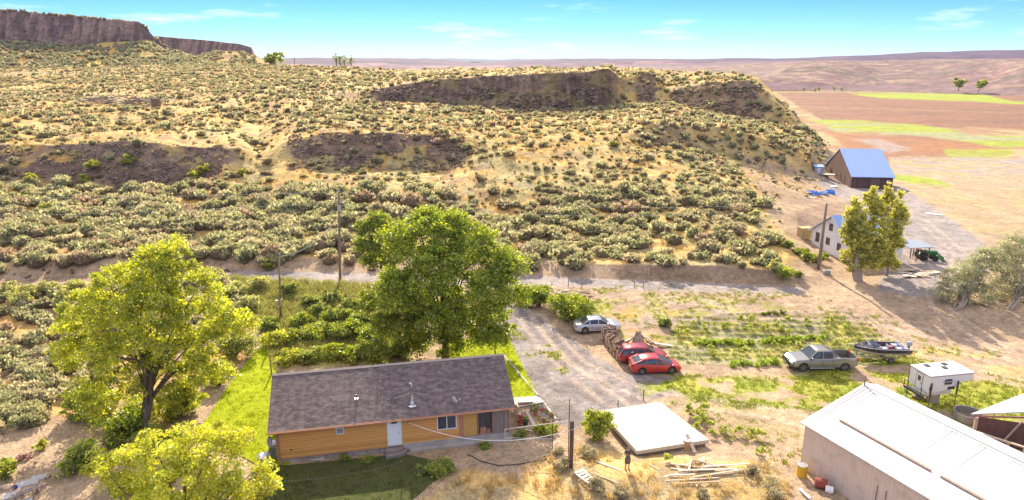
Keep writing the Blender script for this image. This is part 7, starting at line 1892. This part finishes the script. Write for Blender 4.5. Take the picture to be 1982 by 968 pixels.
# dark soil trench and stones along the mound
o = MB().tube([GP(u, v)-GP(905, 880)+Vector((0, 0, .02)) for u, v in ((905, 880), (930, 893), (965, 902), (1000, 900), (1040, 893), (1062, 888))], .05, 6).build('hose', M_trim); o.location = GP(905, 880); tag(o, 'dark hose lying along the bare mound', 'hose')
# ---------------------------------------------------------------- the person
def skin_person(loc, rz):
    t = thing('person', 'person in a dark top and knee length skirt standing with hands raised to the face', 'person', loc, rz)
    def skin(name, pts, edges, rad, mat, sub=2):
        me = bpy.data.meshes.new(name); me.from_pydata(pts, edges, []); me.update()
        o = bpy.data.objects.new(name, me); COL.objects.link(o); o.parent = t; me.materials.append(mat)
        sk = o.modifiers.new('skin', 'SKIN'); me.skin_vertices or None
        if not me.skin_vertices: 
            bpy.context.view_layer.objects.active = o
        for i, r_ in enumerate(rad): me.skin_vertices[0].data[i].radius = (r_, r_) if not isinstance(r_, tuple) else r_
        me.skin_vertices[0].data[0].use_root = True
        ss_ = o.modifiers.new('smooth', 'SUBSURF'); ss_.levels = sub; ss_.render_levels = sub
        for p in me.polygons: p.use_smooth = True
        sk.use_smooth_shade = True
        return o
    M_skin = noisy('skin', (.48, .28, .20), (.43, .25, .18), 6, .6); M_top = noisy('dark_top', (.085, .07, .06), (.12, .10, .09), 8, .9); M_hair = noisy('dark_hair', (.03, .02, .018), (.05, .035, .03), 20, .7); M_skirt = noisy('brown_skirt', (.12, .095, .07), (.16, .13, .10), 8, .9)
    # facing +x?  local facing -Y
    P = [(0, 0, .95), (0, .01, 1.12), (0, .02, 1.32), (0, .015, 1.43), (0, -.01, 1.50), (0, -.02, 1.60),
         (.17, .01, 1.40), (.25, -.03, 1.15), (.10, -.26, 1.28), (.06, -.32, 1.36),
         (-.17, .01, 1.40), (-.25, -.03, 1.15), (-.10, -.26, 1.28), (-.06, -.32, 1.36),
         (.09, 0, .90), (.105, -.01, .50), (.11, .02, .09), (.115, -.10, .04),
         (-.09, 0, .90), (-.105, .0, .50), (-.12, .04, .09), (-.125, -.08, .04)]
    E = [(0, 1), (1, 2), (2, 3), (3, 4), (4, 5), (3, 6), (6, 7), (7, 8), (8, 9), (3, 10), (10, 11), (11, 12), (12, 13), (0, 14), (14, 15), (15, 16), (16, 17), (0, 18), (18, 19), (19, 20), (20, 21)]
    Rd = [(.15, .11), (.125, .095), (.145, .10), (.08, .07), .05, .055, .055, .042, .033, .03, .055, .042, .033, .03, .085, .058, .04, .032, .085, .058, .04, .032]
    body = skin('body', P, E, Rd, M_skin)
    for s in (-1, 1):
        for k in range(5):
            x = s*.06+(k-2)*.018; b0 = (x, -.335, 1.37)
            skin('hand_finger', [b0, (x, -.36, 1.405-.004*abs(k-2)), (x-s*.01, -.345, 1.43-.008*abs(k-2))], [(0, 1), (1, 2)], [.010, .009, .008], M_skin, 1)
    hd = MB(); prof = [(.0, -.125), (.045, -.115), (.07, -.07), (.083, -.01), (.085, .05), (.06, .10), (.0, .125)]
    hd.lathe(prof, 18, (0, -.02, 1.64)); h = hd.build('head', M_skin, t, smooth=True); h.scale = (1, 1.12, 1)
    m = MB(); m.tube([(0, -.125, 1.66), (0, -.14, 1.625)], [.010, .016], 6); m.build('nose', M_skin, t)
    for s in (-1, 1):
        MB().lathe([(0, 0), (.012, .004), (0, .012)], 8, (s*.033, -.118, 1.66), 'y').build('eye', M_hair, t)
        m = MB().lathe([(0, 0), (.022, .004), (0, .012)], 8, (0, 0, 0), 'x', Matrix.Translation((s*.086, -.01, 1.64))); m.build('ear', M_skin, t)
    MB().box(-.022, .022, -.117, -.108, 1.588, 1.596).build('mouth', M_terra, t)
    hr = MB().lathe([(.092, -.02), (.098, .04), (.072, .105), (.0, .135)], 18, (0, .012, 1.655)).build('hair', M_hair, t, smooth=True)
    MB().tube([(0, .09, 1.68), (0, .13, 1.6), (0, .12, 1.47)], [.05, .045, .02], 8).build('ponytail', M_hair, t, smooth=True)
    top = [(0, 0, .98), (0, .012, 1.14), (0, .02, 1.33), (0, .015, 1.42), (.17, .01, 1.41), (.22, -.01, 1.27), (-.17, .01, 1.41), (-.22, -.01, 1.27)]
    skin('top', top, [(0, 1), (1, 2), (2, 3), (3, 4), (4, 5), (3, 6), (6, 7)], [(.165, .125), (.145, .115), (.165, .12), (.10, .09), .07, .06, .07, .06], M_top)
    MB().lathe([(.15, 1.02), (.19, .92), (.205, .70), (.215, .52), (.20, .52), (.12, .9)], 20, (0, 0, 0), 'z', Matrix.Diagonal((1, .82, 1, 1))).build('skirt', M_skirt, t, smooth=True)
    for s in (-1, 1): MB().box(s*.115-.045, s*.115+.045, -.17, .09, -.0, .055).build('shoe', M_top, t, bevel=.02)
    return t, M_skin
pp = GP(1214, 909)
per, _ = skin_person(pp, R(8))
cmr = thing('controller', 'small dark handset held up in front of the face', 'handset', pp+Matrix.Rotation(R(8), 3, 'Z') @ Vector((0, -.365, 1.41)), R(8))
MB().box(-.08, .08, -.02, .02, -.045, .045).build('case', M_black, cmr, bevel=.01); MB().box(-.055, .055, .021, .023, -.03, .03).build('screen', M_glass, cmr)
# ================================================================== AIR
hz = MB().box(-15000, 15000, -60, 16600, -33, 82)
hm = bpy.data.materials.new('haze'); hm.use_nodes = True; hn = hm.node_tree; hn.nodes.clear()
ho = hn.nodes.new('ShaderNodeOutputMaterial'); hv = hn.nodes.new('ShaderNodeVolumePrincipled')
hv.inputs['Color'].default_value = (.66, .72, 1.0, 1); hv.inputs['Density'].default_value = 5e-5; hv.inputs['Anisotropy'].default_value = .0
hn.links.new(hv.outputs[0], ho.inputs['Volume'])
haze = hz.build('haze', hm); tag(haze, kind='stuff'); haze['label'] = 'pale blue air haze over the far valley'; haze['category'] = 'haze'
